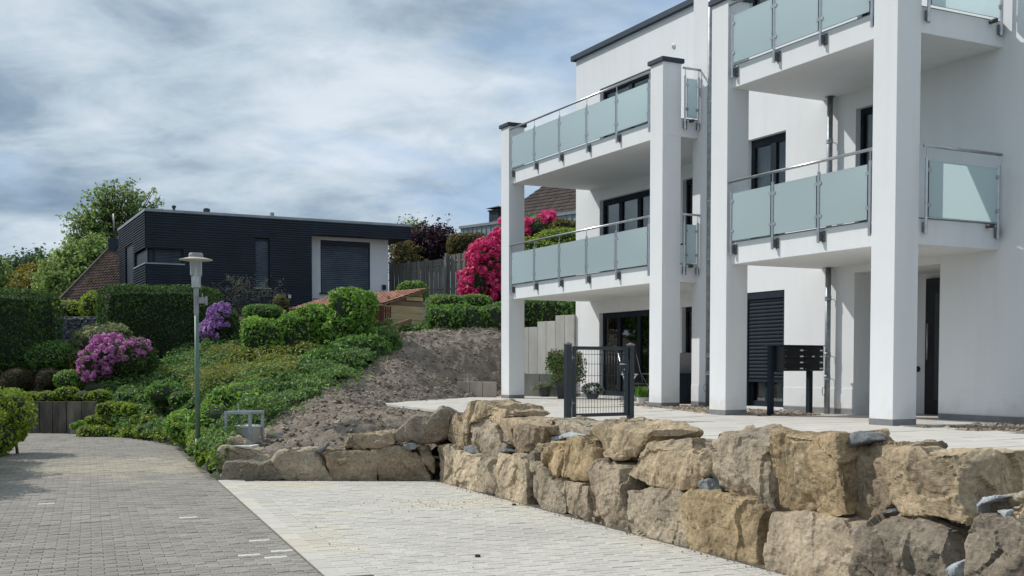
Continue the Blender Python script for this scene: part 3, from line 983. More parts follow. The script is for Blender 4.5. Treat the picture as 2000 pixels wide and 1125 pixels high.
def lay(stones, parent, mat, name, stuff_name, nmax, thick=0.05, ch=0.005, special=None):
    """the nearest stones one by one, the rest joined"""
    stones.sort(key=lambda s: s[1][0] ** 2 * 0.3 + s[1][1] ** 2)
    rest = MB()
    k = 0
    for poly, c, z in stones:
        m = special.get((round(float(c[0]), 3), round(float(c[1]), 3))) if special else None
        if k < nmax or m:
            mb = MB()
            stone(mb, ccw([q - c for q in poly]), 0.0, thick, ch)
            o = mb.build(name, m or mat, parent, loc=(c[0], c[1], z))
            if m: o['label'] = 'near-white replacement stone'
            k += 1
        else:
            stone(rest, ccw(poly), z, thick, ch)
    if rest.n:
        tag(rest.build(stuff_name, mat, parent), kind='stuff')


# interlocking road stones with wavy long edges
def road_stones():
    out = []
    L_, W_ = 0.2, 0.1
    g_ = 0.003
    am = 0.010
    rr = np.random.RandomState(21)
    prof = [(-0.1, 0), (-0.075, am), (-0.025, -am), (0.025, am), (0.075, -am), (0.1, 0)]
    for j in range(-20, 230):                       # rows run across the road; j counts from the near end away
        s = 8.6 - j * W_                            # metres along RD from E0
        for i in range(0, 75):
            u = -(i + 0.5) * L_ - (0.1 if j % 2 else 0.0) - 0.02
            c = E0 + RD * s + RP * u
            if c[1] < 8.3 or c[1] > 27.6:
                continue
            x, y = proj(np.array([c[0], c[1], GZ]))
            if x < -60 or y > 1160:
                continue
            if not in_poly(np.array([c[0]]), np.array([c[1]]), [tuple(q) for q in road_poly])[0]:
                continue
            lo = [(a, -W_ / 2 + b + g_ / 2) for a, b in prof]
            hi = [(a, W_ / 2 + b - g_ / 2) for a, b in prof][::-1]
            pts = lo + hi
            poly = []
            for a, b in pts:
                a2 = a * (1 - g_ / L_ * 1.2)
                poly.append(c + RP * a2 + RD * b)
            out.append((poly, c, GZ + rr.normal(0, 0.0018)))
    # half stones along the straight edge
    for j in range(-20, 100):
        s = 8.6 - j * W_
        if j % 2 == 0: continue
        c = E0 + RD * s + RP * (-0.07)
        if s < 0 or c[1] < 8.3: continue
        poly = [c + RP * a + RD * b for a, b in ((-0.048, -0.048), (0.05, -0.048), (0.05, 0.048), (-0.048, 0.048))]
        out.append((poly, c, GZ + rr.normal(0, 0.0015)))
    return out


rs = road_stones()
special = {}
for px, py in ((512, 1057), (493, 1082), (540, 1076), (541, 1087), (76, 984), (378, 1009)):
    q = G(px, py)[:2]
    c = min(rs, key=lambda s: np.linalg.norm(s[1] - q))[1]
    special[(round(float(c[0]), 3), round(float(c[1]), 3))] = M['paver_white']
lay(rs, road, M['road_stone'], 'road_stone', 'road_stones', 300, special=special)

# ------------------------------------------------------------------ driveway
W0, W1 = G(850, 938)[:2], G(1490, 1110)[:2]         # foot of the long boulder wall
WD = (W1 - W0) / np.linalg.norm(W1 - W0)            # along that wall towards the viewer
WN = np.array([WD[1], -WD[0]])                      # from the wall towards the driveway
if WN[0] > 0: WN = -WN
WNEAR = W0 + WD * 12.5
drive_poly = [E0, ENEAR, WNEAR, W0]
db = MB()
db.prism([tuple(E0 + RP * 0.0), tuple(ENEAR), tuple(WNEAR - WN * 0.4), tuple(W0 - WN * 0.4 + np.array([0, 0.4])), tuple(E0 + np.array([0, 0.4]))], GZ - 0.15, GZ - 0.009)
drive = db.build('driveway', M['joint_sand'])
tag(drive, kind='structure')
S1, S2 = 0.165, 0.205                               # two edging courses along the road
edge_slabs = []
s = 0.0
k = 0
while s < 8.0:
    poly = [E0 + RD * (s + 0.003) + RP * 0.004, E0 + RD * (s + 0.397) + RP * 0.004, E0 + RD * (s + 0.397) + RP * (S1 - 0.003), E0 + RD * (s + 0.003) + RP * (S1 - 0.003)]
    edge_slabs.append((poly, sum(poly) / 4, GZ + 0.003))
    s += 0.4
rr = np.random.RandomState(4)
soldier = []
for k in range(80):
    s = k * 0.1
    poly = [E0 + RD * (s + a) + RP * (S1 + b) for a, b in ((0.0025, 0.003), (0.0975, 0.003), (0.0975, S2 - 0.003), (0.0025, S2 - 0.003))]
    soldier.append((poly, sum(poly) / 4, GZ + rr.normal(0, 0.0012)))
for k in range(82):                                 # soldier course along the boulder wall
    s = k * 0.1
    c0 = W0 + WD * s + WN * 0.02
    poly = [c0 + WD * a + WN * b for a, b in ((0.0025, 0.0), (0.0975, 0.0), (0.0975, 0.197), (0.0025, 0.197))]
    c = sum(poly) / 4
    if np.dot(c - E0, RP) > S1 + S2:
        soldier.append((poly, c, GZ + rr.normal(0, 0.0012)))
lay(edge_slabs, drive, M['drive_stone'], 'edging_slab', 'edging_slabs', 60, ch=0.005)
lay(soldier, drive, M['drive_stone'], 'edging_brick', 'edging_bricks', 300)
pav = []
w_ = 0.1
pl, nl = E0 + RP * (S1 + S2), RP
pr, nr = W0 + WN * 0.225, WN
pf, nf = E0 - np.array([0, 0.12]), np.array([0.0, -1.0])
for i in range(-5, 60):
    for j in range(-25, 100):
        d = (i - j) % 4
        if d == 0: cells = (0, 0, 2, 1)
        elif d == 3: cells = (0, 0, 1, 2)
        else: continue
        x0, y0 = i * w_, j * w_
        x1, y1 = x0 + cells[2] * w_, y0 + cells[3] * w_
        gg = 0.0034
        poly = [E0 + RP * (a + S1 + S2) + RD * b for a, b in ((x0 + gg, y0 + gg), (x1 - gg, y0 + gg), (x1 - gg, y1 - gg), (x0 + gg, y1 - gg))]
        full = area2(poly)
        for p, n in ((pl, nl), (pr, nr), (pf, nf)):
            poly = clip_half(poly, p, n)
            if len(poly) < 3: break
        if len(poly) < 3 or area2(poly) < 0.12 * full: continue
        c = sum(poly) / len(poly)
        if c[1] < 8.3 or c[1] > 16.3: continue
        px, py = proj(np.array([c[0], c[1], GZ]))
        if px > 2100 or py > 1165: continue
        pav.append((poly, c, GZ + rr.normal(0, 0.0013)))
lay(pav, drive, M['drive_stone'], 'paving_brick', 'paving_bricks', 300)

# grit and crumbs swept over the paving, and along the foot of the wall
n = 700
r = np.random.RandomState(8)
t_ = r.rand(n) * 9.0
off = np.abs(r.normal(0, 0.07, n))
q = W0[None] + WD[None] * t_[:, None] + WN[None] * off[:, None]
n2 = 200
c0 = G(840, 985)[:2]
q2 = c0[None] + r.normal(0, 1, (n2, 2)) * np.array([0.55, 0.4])
n3 = 40
q3 = np.stack([r.uniform(-3.5, 2, n3), r.uniform(9, 16, n3)], 1)
q = np.vstack([q, q2, q3])
ok = (np.dot(q - E0, RP) > 0) & (np.dot(q - W0, WN) > -0.02)
q = q[ok]
sz = 0.003 + 0.008 * r.rand(len(q)) ** 3
o = rocklets(len(q), np.column_stack([q, np.full(len(q), GZ + 0.004) + sz * 0.5]), sz, M['clod'], 'grit', seed=6)
tag(o, 'brown grit and crumbs along the foot of the boulder wall', 'grit', kind='stuff')

# ------------------------------------------------------------------ terrace
D0 = np.array([5.103, 15.082])


def AB(a, b):
    return D0 + a * U1 + b * U2


TPOLY = [np.array(p, float) for p in (on_z(690, 790, 0)[:2], on_z(880, 808, 0)[:2], (1.03, 14.6), (1.98, 12.2), (3.3, 9.4), (4.9, 6.2), (14, 6), (14, 24), (6, 34), (0.6, 31.2), (-0.1, 30.2), (-1.45, 29.2))]
tb = MB()
tb.prism([tuple(p) for p in TPOLY], -0.7, -0.055)
terr = tb.build('terrace', M['joint_sand'])
tag(terr, kind='structure')
BED1 = [tuple(AB(a, b)) for a, b in ((8.6, 1.12), (7.0, 0.95), (4.06, 0.02), (4.06, 0.46), (3.0, 0.55), (3.0, 1.55), (4.4, 1.99), (7.3, 1.99), (8.9, 1.99))]
BED2 = [tuple(AB(a, b)) for a, b in ((-0.16, 0.10), (-0.16, 1.99), (-6.5, 1.99), (-6.5, 0.30))]
slabs = []
rr = np.random.RandomState(14)
e1, e2 = U2, -U1
for i in range(-4, 40):
    for j in range(-46, 40):
        sh = 0.3 if j % 2 else 0.0
        c = D0 + e1 * ((i - 12) * 0.6 + sh) + e2 * (j * 0.4)
        px, py = proj(np.array([c[0], c[1], 0]))
        if c[1] < 8.0 or px > 2120 or px < 600: continue
        poly = [c + e1 * a + e2 * b for a, b in ((-0.298, -0.198), (0.298, -0.198), (0.298, 0.198), (-0.298, 0.198))]
        full = area2(poly)
        for k in range(len(TPOLY)):
            p, p2 = TPOLY[k], TPOLY[(k + 1) % len(TPOLY)]
            dd = p2 - p
            nn = np.array([-dd[1], dd[0]])
            poly = clip_half(poly, p, nn)
            if len(poly) < 3: break
        if len(poly) < 3 or area2(poly) < 0.08 * full: continue
        cc = sum(poly) / len(poly)
        if in_poly(np.array([cc[0]]), np.array([cc[1]]), BED1)[0] or in_poly(np.array([cc[0]]), np.array([cc[1]]), BED2)[0]: continue
        bq = np.dot(cc - D0, U2); aq = np.dot(cc - D0, U1)
        if bq > 3.5 and aq < 14.4: continue
        if bq > 2.3 and (aq < 1.0 or 2.85 < aq < 7.2): continue
        slabs.append((poly, cc, rr.normal(0, 0.0015)))
lay(slabs, terr, M['slab_pale'], 'paving_slab', 'paving_slabs', 300, thick=0.05, ch=0.004)
# kerb along the front of the gravel beds
kb = MB()
for (a0, b0), (a1, b1) in (((8.6, 1.08), (7.0, 0.91)), ((7.0, 0.91), (4.06, -0.02))):
    p, q = AB(a0, b0), AB(a1, b1)
    d = (q - p) / np.linalg.norm(q - p)
    n = np.array([-d[1], d[0]])
    kb.prism(ccw([p - n * 0.03, q - n * 0.03, q + n * 0.03, p + n * 0.03]), -0.2, 0.004)
kb.build('kerb', M['slab_pale'], terr)
kb = MB()
p, q = AB(-0.10, 0.02), AB(-0.10, 1.93)
kb.prism(ccw([p, q, q + U1 * -0.07, p + U1 * -0.07]), -0.2, 0.006)
kb.build('kerb', M['slab_pale'], terr)


def gravel_bed(poly, n, z, name, label, seed):
    r = np.random.RandomState(seed)
    P = np.array(poly)
    q = np.column_stack([r.uniform(P[:, 0].min(), P[:, 0].max(), n * 4), r.uniform(P[:, 1].min(), P[:, 1].max(), n * 4)])
    q = q[in_poly(q[:, 0], q[:, 1], poly)][:n]
    sz = 0.018 + 0.034 * r.rand(len(q)) ** 1.6
    o = rocklets(len(q), np.column_stack([q, z + sz * 0.6 + r.rand(len(q)) * 0.02]), sz, M['gravel_brown'], name, seed=seed)
    return tag(o, label, 'gravel', kind='stuff')


gravel_bed(BED1, 5200, -0.045, 'gravel', 'brown gravel strip between the two white columns left of the mailboxes', 31)
gravel_bed(BED2, 5200, -0.06, 'gravel', 'brown gravel bed along the shaded white wall beside the thick column', 32)

# soil filled in between the boulders and the terrace
bf = MB()
q = [W0 + np.array([0.35, 0.4]), W0 + WD * 12.2 - WN * 0.38]
poly = [q[0], q[1], np.array([5.2, 5.2]), np.array([3.4, 9.35]), np.array([2.05, 12.2]), np.array([1.1, 14.6]), np.array([-0.9, 18.95]), np.array([-1.2, 17.6])]
nx = 50
V, Fc = [], []
fill_l = [W0 + np.array([-0.35, 1.2]) + (W0 + WD * 12.2 - WN * 0.52 - (W0 + np.array([-0.35, 1.2]))) * t for t in np.linspace(0, 1, 90)]
fr_pts = [np.array([-1.0, 18.95]), np.array([1.05, 14.6]), np.array([2.0, 12.2]), np.array([3.33, 9.4]), np.array([5.1, 5.8])]
seg = np.cumsum([0] + [np.linalg.norm(fr_pts[i + 1] - fr_pts[i]) for i in range(4)])
fill_r = [np.array([np.interp(t * seg[-1], seg, [p[0] for p in fr_pts]), np.interp(t * seg[-1], seg, [p[1] for p in fr_pts])]) for t in np.linspace(0, 1, 90)]
K = 24
V = []
for l, rg in zip(fill_l, fill_r):
    for t in np.linspace(0, 1, K):
        p = l + (rg + np.array([0.12, 0.05]) - l) * t
        V.append([p[0], p[1], -0.16 + 0.13 * min(1, t * 1.6)])
V = np.array(V)
P3 = np.column_stack([V[:, :2], V[:, 0] * 0])
V[:, 2] += (fbm(P3 * 4, 3) - 0.5) * 0.14 + (fbm(P3 * 14, 2) - 0.5) * 0.05 - 0.02
i = np.arange(90 * K).reshape(90, K)
F_ = np.stack([i[:-1, :-1].ravel(), i[:-1, 1:].ravel(), i[1:, 1:].ravel(), i[1:, :-1].ravel()], 1)
o = link('soil_strip', np_mesh('soil_strip', V, F_, M['soil'], smooth=True))
tag(o, kind='structure')
# dark earth behind the boulders so that the gaps end in soil
eb = MB()
a0, a1 = W0 - WN * 0.42, W0 + WD * 12.2 - WN * 0.42
eb.prism(ccw([a0, a1, a1 - WN * 0.5, a0 - WN * 0.5]), GZ - 0.1, -0.22)
eb.prism(ccw([np.array([-4.1, 16.72]), np.array([-1.0, 16.72]), np.array([-1.0, 17.1]), np.array([-4.1, 17.1])]), GZ - 0.1, -0.62)
tag(eb.build('earth_backing', M['soil']), kind='structure')

# ------------------------------------------------------------------ the white apartment building
bld = empty('apartment_building', (D0[0], D0[1], 0), PHI - math.pi / 2,
            'white rendered apartment building with columns and pale green glass balconies', 'apartment building')
# local frame: x = -a (towards the viewer along the facade), y = b (into the building)
WR, BM_, ST = M['white_render'], M['anthracite'], M['steel']
BW, BL_ = 2.0, 3.49
Z1, Z2, ZT = 2.445, 5.27, 0.345


def wall_with_holes(mb, x0, x1, z0, z1, y, holes, depth=0.16, mi=0):
    xs = sorted({x0, x1, *[h[0] for h in holes], *[h[1] for h in holes]})
    zs = sorted({z0, z1, *[h[2] for h in holes], *[h[3] for h in holes]})
    for i in range(len(xs) - 1):
        for k in range(len(zs) - 1):
            cx_, cz_ = (xs[i] + xs[i + 1]) / 2, (zs[k] + zs[k + 1]) / 2
            if any(h[0] < cx_ < h[1] and h[2] < cz_ < h[3] for h in holes): continue
            mb.add([(xs[i], y, zs[k]), (xs[i + 1], y, zs[k]), (xs[i + 1], y, zs[k + 1]), (xs[i], y, zs[k + 1])], [(0, 1, 2, 3)], mi)
    for h in holes:
        a, b, c, d = h[:4]
        e = y + (h[4] if len(h) > 4 else depth)
        mb.add([(a, y, c), (a, e, c), (a, e, d), (a, y, d)], [(0, 1, 2, 3)], mi)
        mb.add([(b, y, c), (b, y, d), (b, e, d), (b, e, c)], [(0, 1, 2, 3)], mi)
        mb.add([(a, y, d), (a, e, d), (b, e, d), (b, y, d)], [(0, 1, 2, 3)], mi)
        mb.add([(a, y, c), (b, y, c), (b, e, c), (a, e, c)], [(0, 1, 2, 3)], mi)


F1, F2 = 2.79, 5.615
# openings (x = -a)
H_GW = (-5.60, -4.53, 0.06, 2.155)
H_1W = (-5.60, -4.53, F1, 4.96)
H_2W = (-5.60, -4.53, 6.5, 7.78)
H_NI = (-2.82, -1.05, -0.02, 2.33, 1.25)
H_1D = (-2.83, -1.8, F1 + 0.02, 4.985)
H_2D = (-2.83, -1.8, F2 + 0.02, 7.80)
mb = MB()
wall_with_holes(mb, -7.28, 12.0, -0.06, 11.2, BW, [H_GW, H_1W, H_2W, H_NI, H_1D, H_2D])
mb.add([(-7.28, BW, -0.06), (-7.28, BW, 11.2), (-7.28, 12, 11.2), (-7.28, 12, -0.06)], [(0, 1, 2, 3)])
mb.add([(12, BW, -0.06), (12, 12, -0.06), (12, 12, 11.2), (12, BW, 11.2)], [(0, 1, 2, 3)])
mb.add([(-7.28, 12, -0.06), (-7.28, 12, 11.2), (12, 12, 11.2), (12, 12, -0.06)], [(0, 1, 2, 3)])
mb.add([(-7.28, BW, 11.2), (12, BW, 11.2), (12, 12, 11.2), (-7.28, 12, 11.2)], [(0, 1, 2, 3)])
mb.build('wall', WR, bld)
LG = (-13.24, -10.75, 0.06, 2.13)
L1 = (-13.24, -10.75, F1 + 0.02, 4.95)
L2 = (-13.24, -10.75, F2 + 0.02, 7.72)
LS = (-9.70, -9.02, 0.83, 2.12)
LS1 = (-9.70, -9.02, F1 + 0.75, 4.95)
mb = MB()
wall_with_holes(mb, -14.42, -7.28, -0.06, 8.72, BL_, [LG, L1, L2, LS, LS1], depth=0.18)
mb.add([(-14.42, BL_, -0.06), (-14.42, BL_, 8.72), (-14.42, 12, 8.72), (-14.42, 12, -0.06)], [(0, 1, 2, 3)])
mb.add([(-14.42, 12, -0.06), (-14.42, 12, 8.72), (-7.28, 12, 8.72), (-7.28, 12, -0.06)], [(0, 1, 2, 3)])
mb.build('wall', WR, bld)
mb = MB()
mb.box(-14.55, -7.28, BL_ - 0.10, 12.1, 8.70, 8.83)
mb.build('roof', M['fascia_blue_grey'], bld, bevel=0.008)
# entrance niche: back wall with the door
mb = MB()
mb.add([(-2.82, BW + 1.25, -0.06), (-1.05, BW + 1.25, -0.06), (-1.05, BW + 1.25, 2.33), (-2.82, BW + 1.25, 2.33)], [(0, 1, 2, 3)])
mb.build('wall', WR, bld)
mb = MB()
mb.box(-2.41, -1.15, BW + 1.17, BW + 1.246, 0.0, 2.24)
door = mb.build('entrance_door', M['box_black'], bld, bevel=0.006)
mb = MB(); mb.box(-2.2, -1.5, BW + 1.155, BW + 1.172, 0.25, 2.0)
mb.build('pane', M['window_glass'], door)
mb = MB(); mb.tube([(-2.30, BW + 1.10, 0.9), (-2.30, BW + 1.10, 1.5)], 0.014)
mb.build('handle', ST, door, smooth=True)
mb = MB(); mb.lathe([(0.0, 0.0), (0.05, 0.0), (0.05, 0.012), (0.03, 0.018), (0.0, 0.018)], n=14)
v = mb.build('wall_socket', M['box_black'], bld)
v.location = (-2.62, BW + 1.247, 0.75); v.rotation_euler = (math.radians(90), 0, 0)
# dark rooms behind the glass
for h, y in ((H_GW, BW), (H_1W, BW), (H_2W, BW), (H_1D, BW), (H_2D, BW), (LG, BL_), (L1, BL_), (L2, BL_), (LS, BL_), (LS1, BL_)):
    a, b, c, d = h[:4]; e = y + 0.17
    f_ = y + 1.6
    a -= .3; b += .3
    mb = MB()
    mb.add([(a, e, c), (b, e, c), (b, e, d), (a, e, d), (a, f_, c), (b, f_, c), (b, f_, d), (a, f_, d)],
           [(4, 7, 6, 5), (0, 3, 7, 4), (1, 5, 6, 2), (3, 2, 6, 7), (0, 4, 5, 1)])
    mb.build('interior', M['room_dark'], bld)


def window(h, y, mull, parent=bld, sill=False, name='window', curtain=None, fr=0.065):
    """recessed frame with sashes; glass panes are children"""
    a, b, c, d = h[:4]
    yf = y + 0.10
    mb = MB()
    mb.box(a, a + fr, yf, yf + 0.07, c, d)
    mb.box(b - fr, b, yf, yf + 0.07, c, d)
    mb.box(a + fr, b - fr, yf, yf + 0.07, d - fr * 1.6, d)
    mb.box(a + fr, b - fr, yf, yf + 0.07, c, c + fr * 1.3)
    cuts = [a + fr] + [a + (b - a) * m for m in mull] + [b - fr]
    for q in cuts[1:-1]:
        mb.box(q - fr * 0.85, q + fr * 0.85, yf - 0.004, yf + 0.066, c + fr * 1.3, d - fr * 1.6)
    w = mb.build(name, BM_, parent, bevel=0.004)
    for i in range(len(cuts) - 1):
        l = cuts[i] + (fr * 0.85 if i else 0); r_ = cuts[i + 1] - (fr * 0.85 if i < len(cuts) - 2 else 0)
        p = MB(); p.box(l - 0.004, r_ + 0.004, yf + 0.032, yf + 0.042, c + fr * 1.3 - 0.004, d - fr * 1.6 + 0.004)
        p.build('pane', M['window_glass'], w)
        if curtain and i in curtain:
            k = MB()
            n = max(6, int((r_ - l) / 0.035))
            V = []
            for q in range(n + 1):
                x = l + (r_ - l) * q / n
                V += [(x, yf + 0.16 + 0.012 * (q % 2), c + 0.05), (x, yf + 0.16 + 0.012 * (q % 2), d - 0.05)]
            k.add(V, [(2 * q, 2 * q + 2, 2 * q + 3, 2 * q + 1) for q in range(n)])
            k.build('curtain', M[curtain[i]], w)
    if sill:
        s = MB(); s.box(a - 0.03, b + 0.03, y - 0.035, yf, c - 0.03, c - 0.003)
        s.build('sill', M['anthracite'], w, bevel=0.004)
    return w


window(H_GW, BW, (0.48,), curtain={0: 'curtain', 1: 'curtain'}, fr=0.08)
window(H_1W, BW, (0.58,), curtain={0: 'curtain_grey'}, fr=0.09)
window(H_2W, BW, (0.5,))
window(H_1D, BW, (0.5,))
window(H_2D, BW, (0.5,))
window(LG, BL_, (0.3, 0.66), fr=0.085)
window(L1, BL_, (0.33, 0.66), curtain={1: 'curtain_grey'}, fr=0.085)
window(L2, BL_, (0.5,), fr=0.085)
window(LS, BL_, (), sill=True)
window(LS1, BL_, (), sill=True)
# roller shutter, let down over the ground floor window
a, b, c, d = H_GW[:4]
mb = MB(); mb.box(a + 0.003, a + 0.045, BW + 0.015, BW + 0.09, c, d - 0.003); mb.box(b - 0.045, b - 0.003, BW + 0.015, BW + 0.09, c, d - 0.003)
mb.box(a + 0.045, b - 0.045, BW + 0.012, BW + 0.092, d - 0.13, d - 0.003)
sh = mb.build('roller_shutter', BM_, bld, bevel=0.003)
zb = 0.56
n = int((d - 0.13 - zb) / 0.066)
sl = MB()
hh = (d - 0.13 - zb) / n
prof = [(0.000, 0.02), (0.010, 0.006), (hh * 0.5, 0.0), (hh - 0.010, 0.006), (hh - 0.001, 0.02)]
sl.add([(x, BW + 0.03 + y, z) for x in (a + 0.046, b - 0.046) for z, y in prof] + [(x, BW + 0.055, z) for x in (a + 0.046, b - 0.046) for z in (0.0, hh - 0.001)],
       [(j, j + 5, j + 6, j + 1) for j in range(4)])
slm = sl.mesh('shutter_slat', M['anthracite'], True)
for k in range(n):
    link('slat', slm, sh, (0, 0, zb + k * hh))
mb = MB(); mb.box(a + 0.046, b - 0.046, BW + 0.028, BW + 0.052, zb - 0.05, zb)
mb.build('end_bar', BM_, sh)

# plinth strips and the lower render band
for x0, x1, y in ((-4.525, -2.825, BW), (-1.045, 11.9, BW), (-7.284, -5.605, BW), (-14.424, -13.245, BL_), (-10.745, -7.29, BL_)):
    mb = MB(); mb.box(x0, x1, y - 0.004, y + 0.05, -0.05, 0.09)
    mb.build('plinth', M['plinth_grey'], bld)
for x0, x1 in ((-4.528, -2.824), (-1.046, 11.9), (-7.282, -5.603)):
    mb = MB(); mb.box(x0, x1, BW - 0.007, BW + 0.04, 0.10, 0.43)
    mb.build('lower_render', WR, bld, bevel=0.004)

# columns
COLS = [(-0.43, 0.0, 0.0), (-4.03, -3.6, 0.0), (-7.55, -7.12, 1.17), (-14.13, -13.70, 1.17)]
for x0, x1, y0 in COLS:
    c_ = MB(); c_.box(x0, x1, y0, y0 + 0.43, 0.0, 6.68)
    cc = c_.build('column', WR, bld, bevel=0.006)
    p = MB(); p.box(x0 - 0.003, x1 + 0.003, y0 - 0.003, y0 + 0.433, -0.06, 0.085)
    p.build('column_plinth', M['plinth_grey'], cc, bevel=0.003)
    p = MB(); p.box(x0 - 0.045, x1 + 0.045, y0 - 0.045, y0 + 0.475, 6.68, 6.765)
    p.build('column_cap', M['fascia_blue_grey'], cc, bevel=0.006)

# balconies
SLABS = [(-3.602, -0.006, 0.085, BW, Z1), (-3.602, -0.006, 0.085, BW, Z2), (-13.72, -7.115, 1.255, BL_, Z1), (-13.72, -7.115, 1.255, BL_, Z2)]
spec = {0: (-3.52, -0.49, 4), 2: (-13.62, -7.62, 6)}


def clamp(mb, x, y, z, side):
    """D-shaped glass clamp on a post"""
    n = 8
    pts = [(0.0, -0.026), (0.03 * side, -0.026)] + [(0.03 * side + 0.026 * side * math.cos(t), 0.026 * math.sin(t)) for t in np.linspace(-math.pi / 2, math.pi / 2, n)[1:-1]] + [(0.03 * side, 0.026), (0.0, 0.026)]
    k = len(pts)
    v = [(x + p[0], y - 0.018, z + p[1]) for p in pts] + [(x + p[0], y + 0.018, z + p[1]) for p in pts]
    f = [tuple(range(k)), tuple(range(2 * k - 1, k - 1, -1))] + [(j, k + j, k + (j + 1) % k, (j + 1) % k) for j in range(k)]
    mb.add(v, f)


def post_mesh(left, right, zc=0.0):
    """tubular post (0 = glass bottom edge), bracket below, clamps left/right; along local x"""
    mb = MB()
    mb.tube([(0, 0, -0.225), (0, 0, 0.80)], 0.0225, 10)
    mb.tube([(0, 0, 0.80), (0, 0, 0.925)], 0.008, 6)
    for z in (0.16, 0.63):
        if left: clamp(mb, -0.018, 0, z, -1)
        if right: clamp(mb, 0.018, 0, z, 1)
    mb.box(0.026, 0.088, 0.052, 0.062, -0.215, -0.055, 1)       # wall plate
    mb.box(-0.012, 0.034, 0.012, 0.058, -0.20, -0.07, 1)
    mb.box(0.047, 0.067, 0.044, 0.053, -0.185, -0.165, 0)
    mb.box(0.047, 0.067, 0.044, 0.053, -0.105, -0.085, 0)
    return mb


POST_E1 = post_mesh(False, True).mesh('post_end_a', [ST, M['steel_dark']], False)
POST_M = post_mesh(True, True).mesh('post_mid', [ST, M['steel_dark']], False)
POST_E2 = post_mesh(True, False).mesh('post_end_b', [ST, M['steel_dark']], False)
for me in (POST_E1, POST_M, POST_E2):
    for p_ in me.polygons: p_.use_smooth = False


def glass(name, L, parent, loc, rot=0.0):
    mb = MB()
    t, h = 0.008, 0.755
    mb.add([(0, -t, 0), (L, -t, 0), (L, -t, h), (0, -t, h), (0, t, 0), (L, t, 0), (L, t, h), (0, t, h)], [(0, 1, 2, 3)], 0)
    mb.add([(0, t, 0), (L, t, 0), (L, t, h), (0, t, h)], [(1, 0, 3, 2)], 2)
    mb.add([(0, -t, 0), (L, -t, 0), (L, -t, h), (0, -t, h), (0, t, 0), (L, t, 0), (L, t, h), (0, t, h)], [(0, 4, 5, 1), (3, 2, 6, 7), (0, 3, 7, 4), (1, 5, 6, 2)], 1)
    o = mb.build(name, [M['frosted_glass'], M['glass_edge'], M['clear_glass']], parent)
    o.location = loc
    o.rotation_euler = (0, 0, rot)
    return o


for si, (x0, x1, y0, y1, z) in enumerate(SLABS):
    mb = MB(); mb.box(x0, x1, y0, y1 + 0.02, z, z + ZT)
    sl = mb.build('balcony_slab', WR, bld, bevel=0.006)
    zg = z + ZT + 0.02
    a, b, n = spec[0] if si < 2 else spec[2]
    y = y0 - 0.062
    zr = zg + 0.95
    rail = MB(); rail.tube([(a - 0.06, y, zr), (b + 0.06, y, zr)], 0.0225, 10)
    R = rail.build('balcony_railing', ST, bld, smooth=True)
    px_ = np.linspace(a, b, n)
    for k, x in enumerate(px_):
        link('railing_post', POST_E1 if k == 0 else POST_E2 if k == n - 1 else POST_M, R, (x, y, zg))
    for k in range(n - 1):
        glass('glass_panel', px_[k + 1] - px_[k] - 0.085, R, (px_[k] + 0.0425, y, zg))
    # side railing on the viewer's side
    xs_ = x1 + 0.062
    ya, yb = (0.50, 1.90) if si < 2 else (1.645, 1.965)
    rail = MB(); rail.tube([(xs_, ya - 0.05, zr), (xs_, yb + 0.05, zr)], 0.0225, 10)
    R = rail.build('balcony_railing', ST, bld, smooth=True)
    link('railing_post', POST_E1, R, (xs_, ya, zg), (0, 0, math.pi / 2))
    link('railing_post', POST_E2, R, (xs_, yb, zg), (0, 0, math.pi / 2))
    glass('glass_panel', yb - ya - 0.085, R, (xs_, ya + 0.0425, zg), math.pi / 2)
    mb = MB(); yy = yb - 0.14
    mb.tube([(x1 - 0.05, yy, zg - 0.045), (x1 + 0.13, yy - 0.04, zg - 0.06)], 0.03, 10)
    mb.build('drain_spout', M['pot_dark'], sl, smooth=True)
    mb = MB(); mb.box(x0 + 0.02, x1 - 0.02, y0 + 0.02, y1, z + ZT + 0.001, z + ZT + 0.02)
    mb.build('balcony_floor', M['plinth_grey'], sl)

# rain pipes
def pipe(x, y, z0, z1, r, joints, branch=None, outlet=True):
    mb = MB()
    mb.tube([(x, y, z0), (x, y, z1)], r, 14)
    for z in joints:
        mb.tube([(x, y, z - 0.03), (x, y, z + 0.03)], r * 1.12, 14)
    p = mb.build('rain_pipe', M['galvanised'], bld, smooth=True)
    k = MB()
    for z in joints:
        k.box(x + r, x + r + 0.02, y - 0.012, y + 0.012, z - 0.05, z - 0.02)
        k.tube([(x, y, z - 0.05), (x, y, z - 0.02)], r * 1.2, 14)
        k.tube([(x + r * 0.4, y, z - 0.035), (x + r * 0.4, BW, z - 0.035)], 0.007, 6)
    k.build('pipe_bracket', M['galvanised_light'], p)
    if branch is not None:
        b = MB()
        b.tube([(x + 0.02, y - 0.02, branch - 0.12), (x - 0.0, y - r - 0.01, branch), (x + 0.02, y - 0.03, branch + 0.1)], 0.02, 8)
        b.build('lever', M['galvanised_light'], p)
    if outlet:
        b = MB()
        ring = [(x - r * 0.5 + 0.045 * math.cos(t) * 0.7, y - r - 0.01 + 0.0 * t, 0.38 + 0.075 * math.sin(t)) for t in np.linspace(0, 2 * math.pi, 15)]
        b.tube(ring, 0.008, 6, cap=False)
        b.build('ring', M['galvanised_light'], p)
    return p


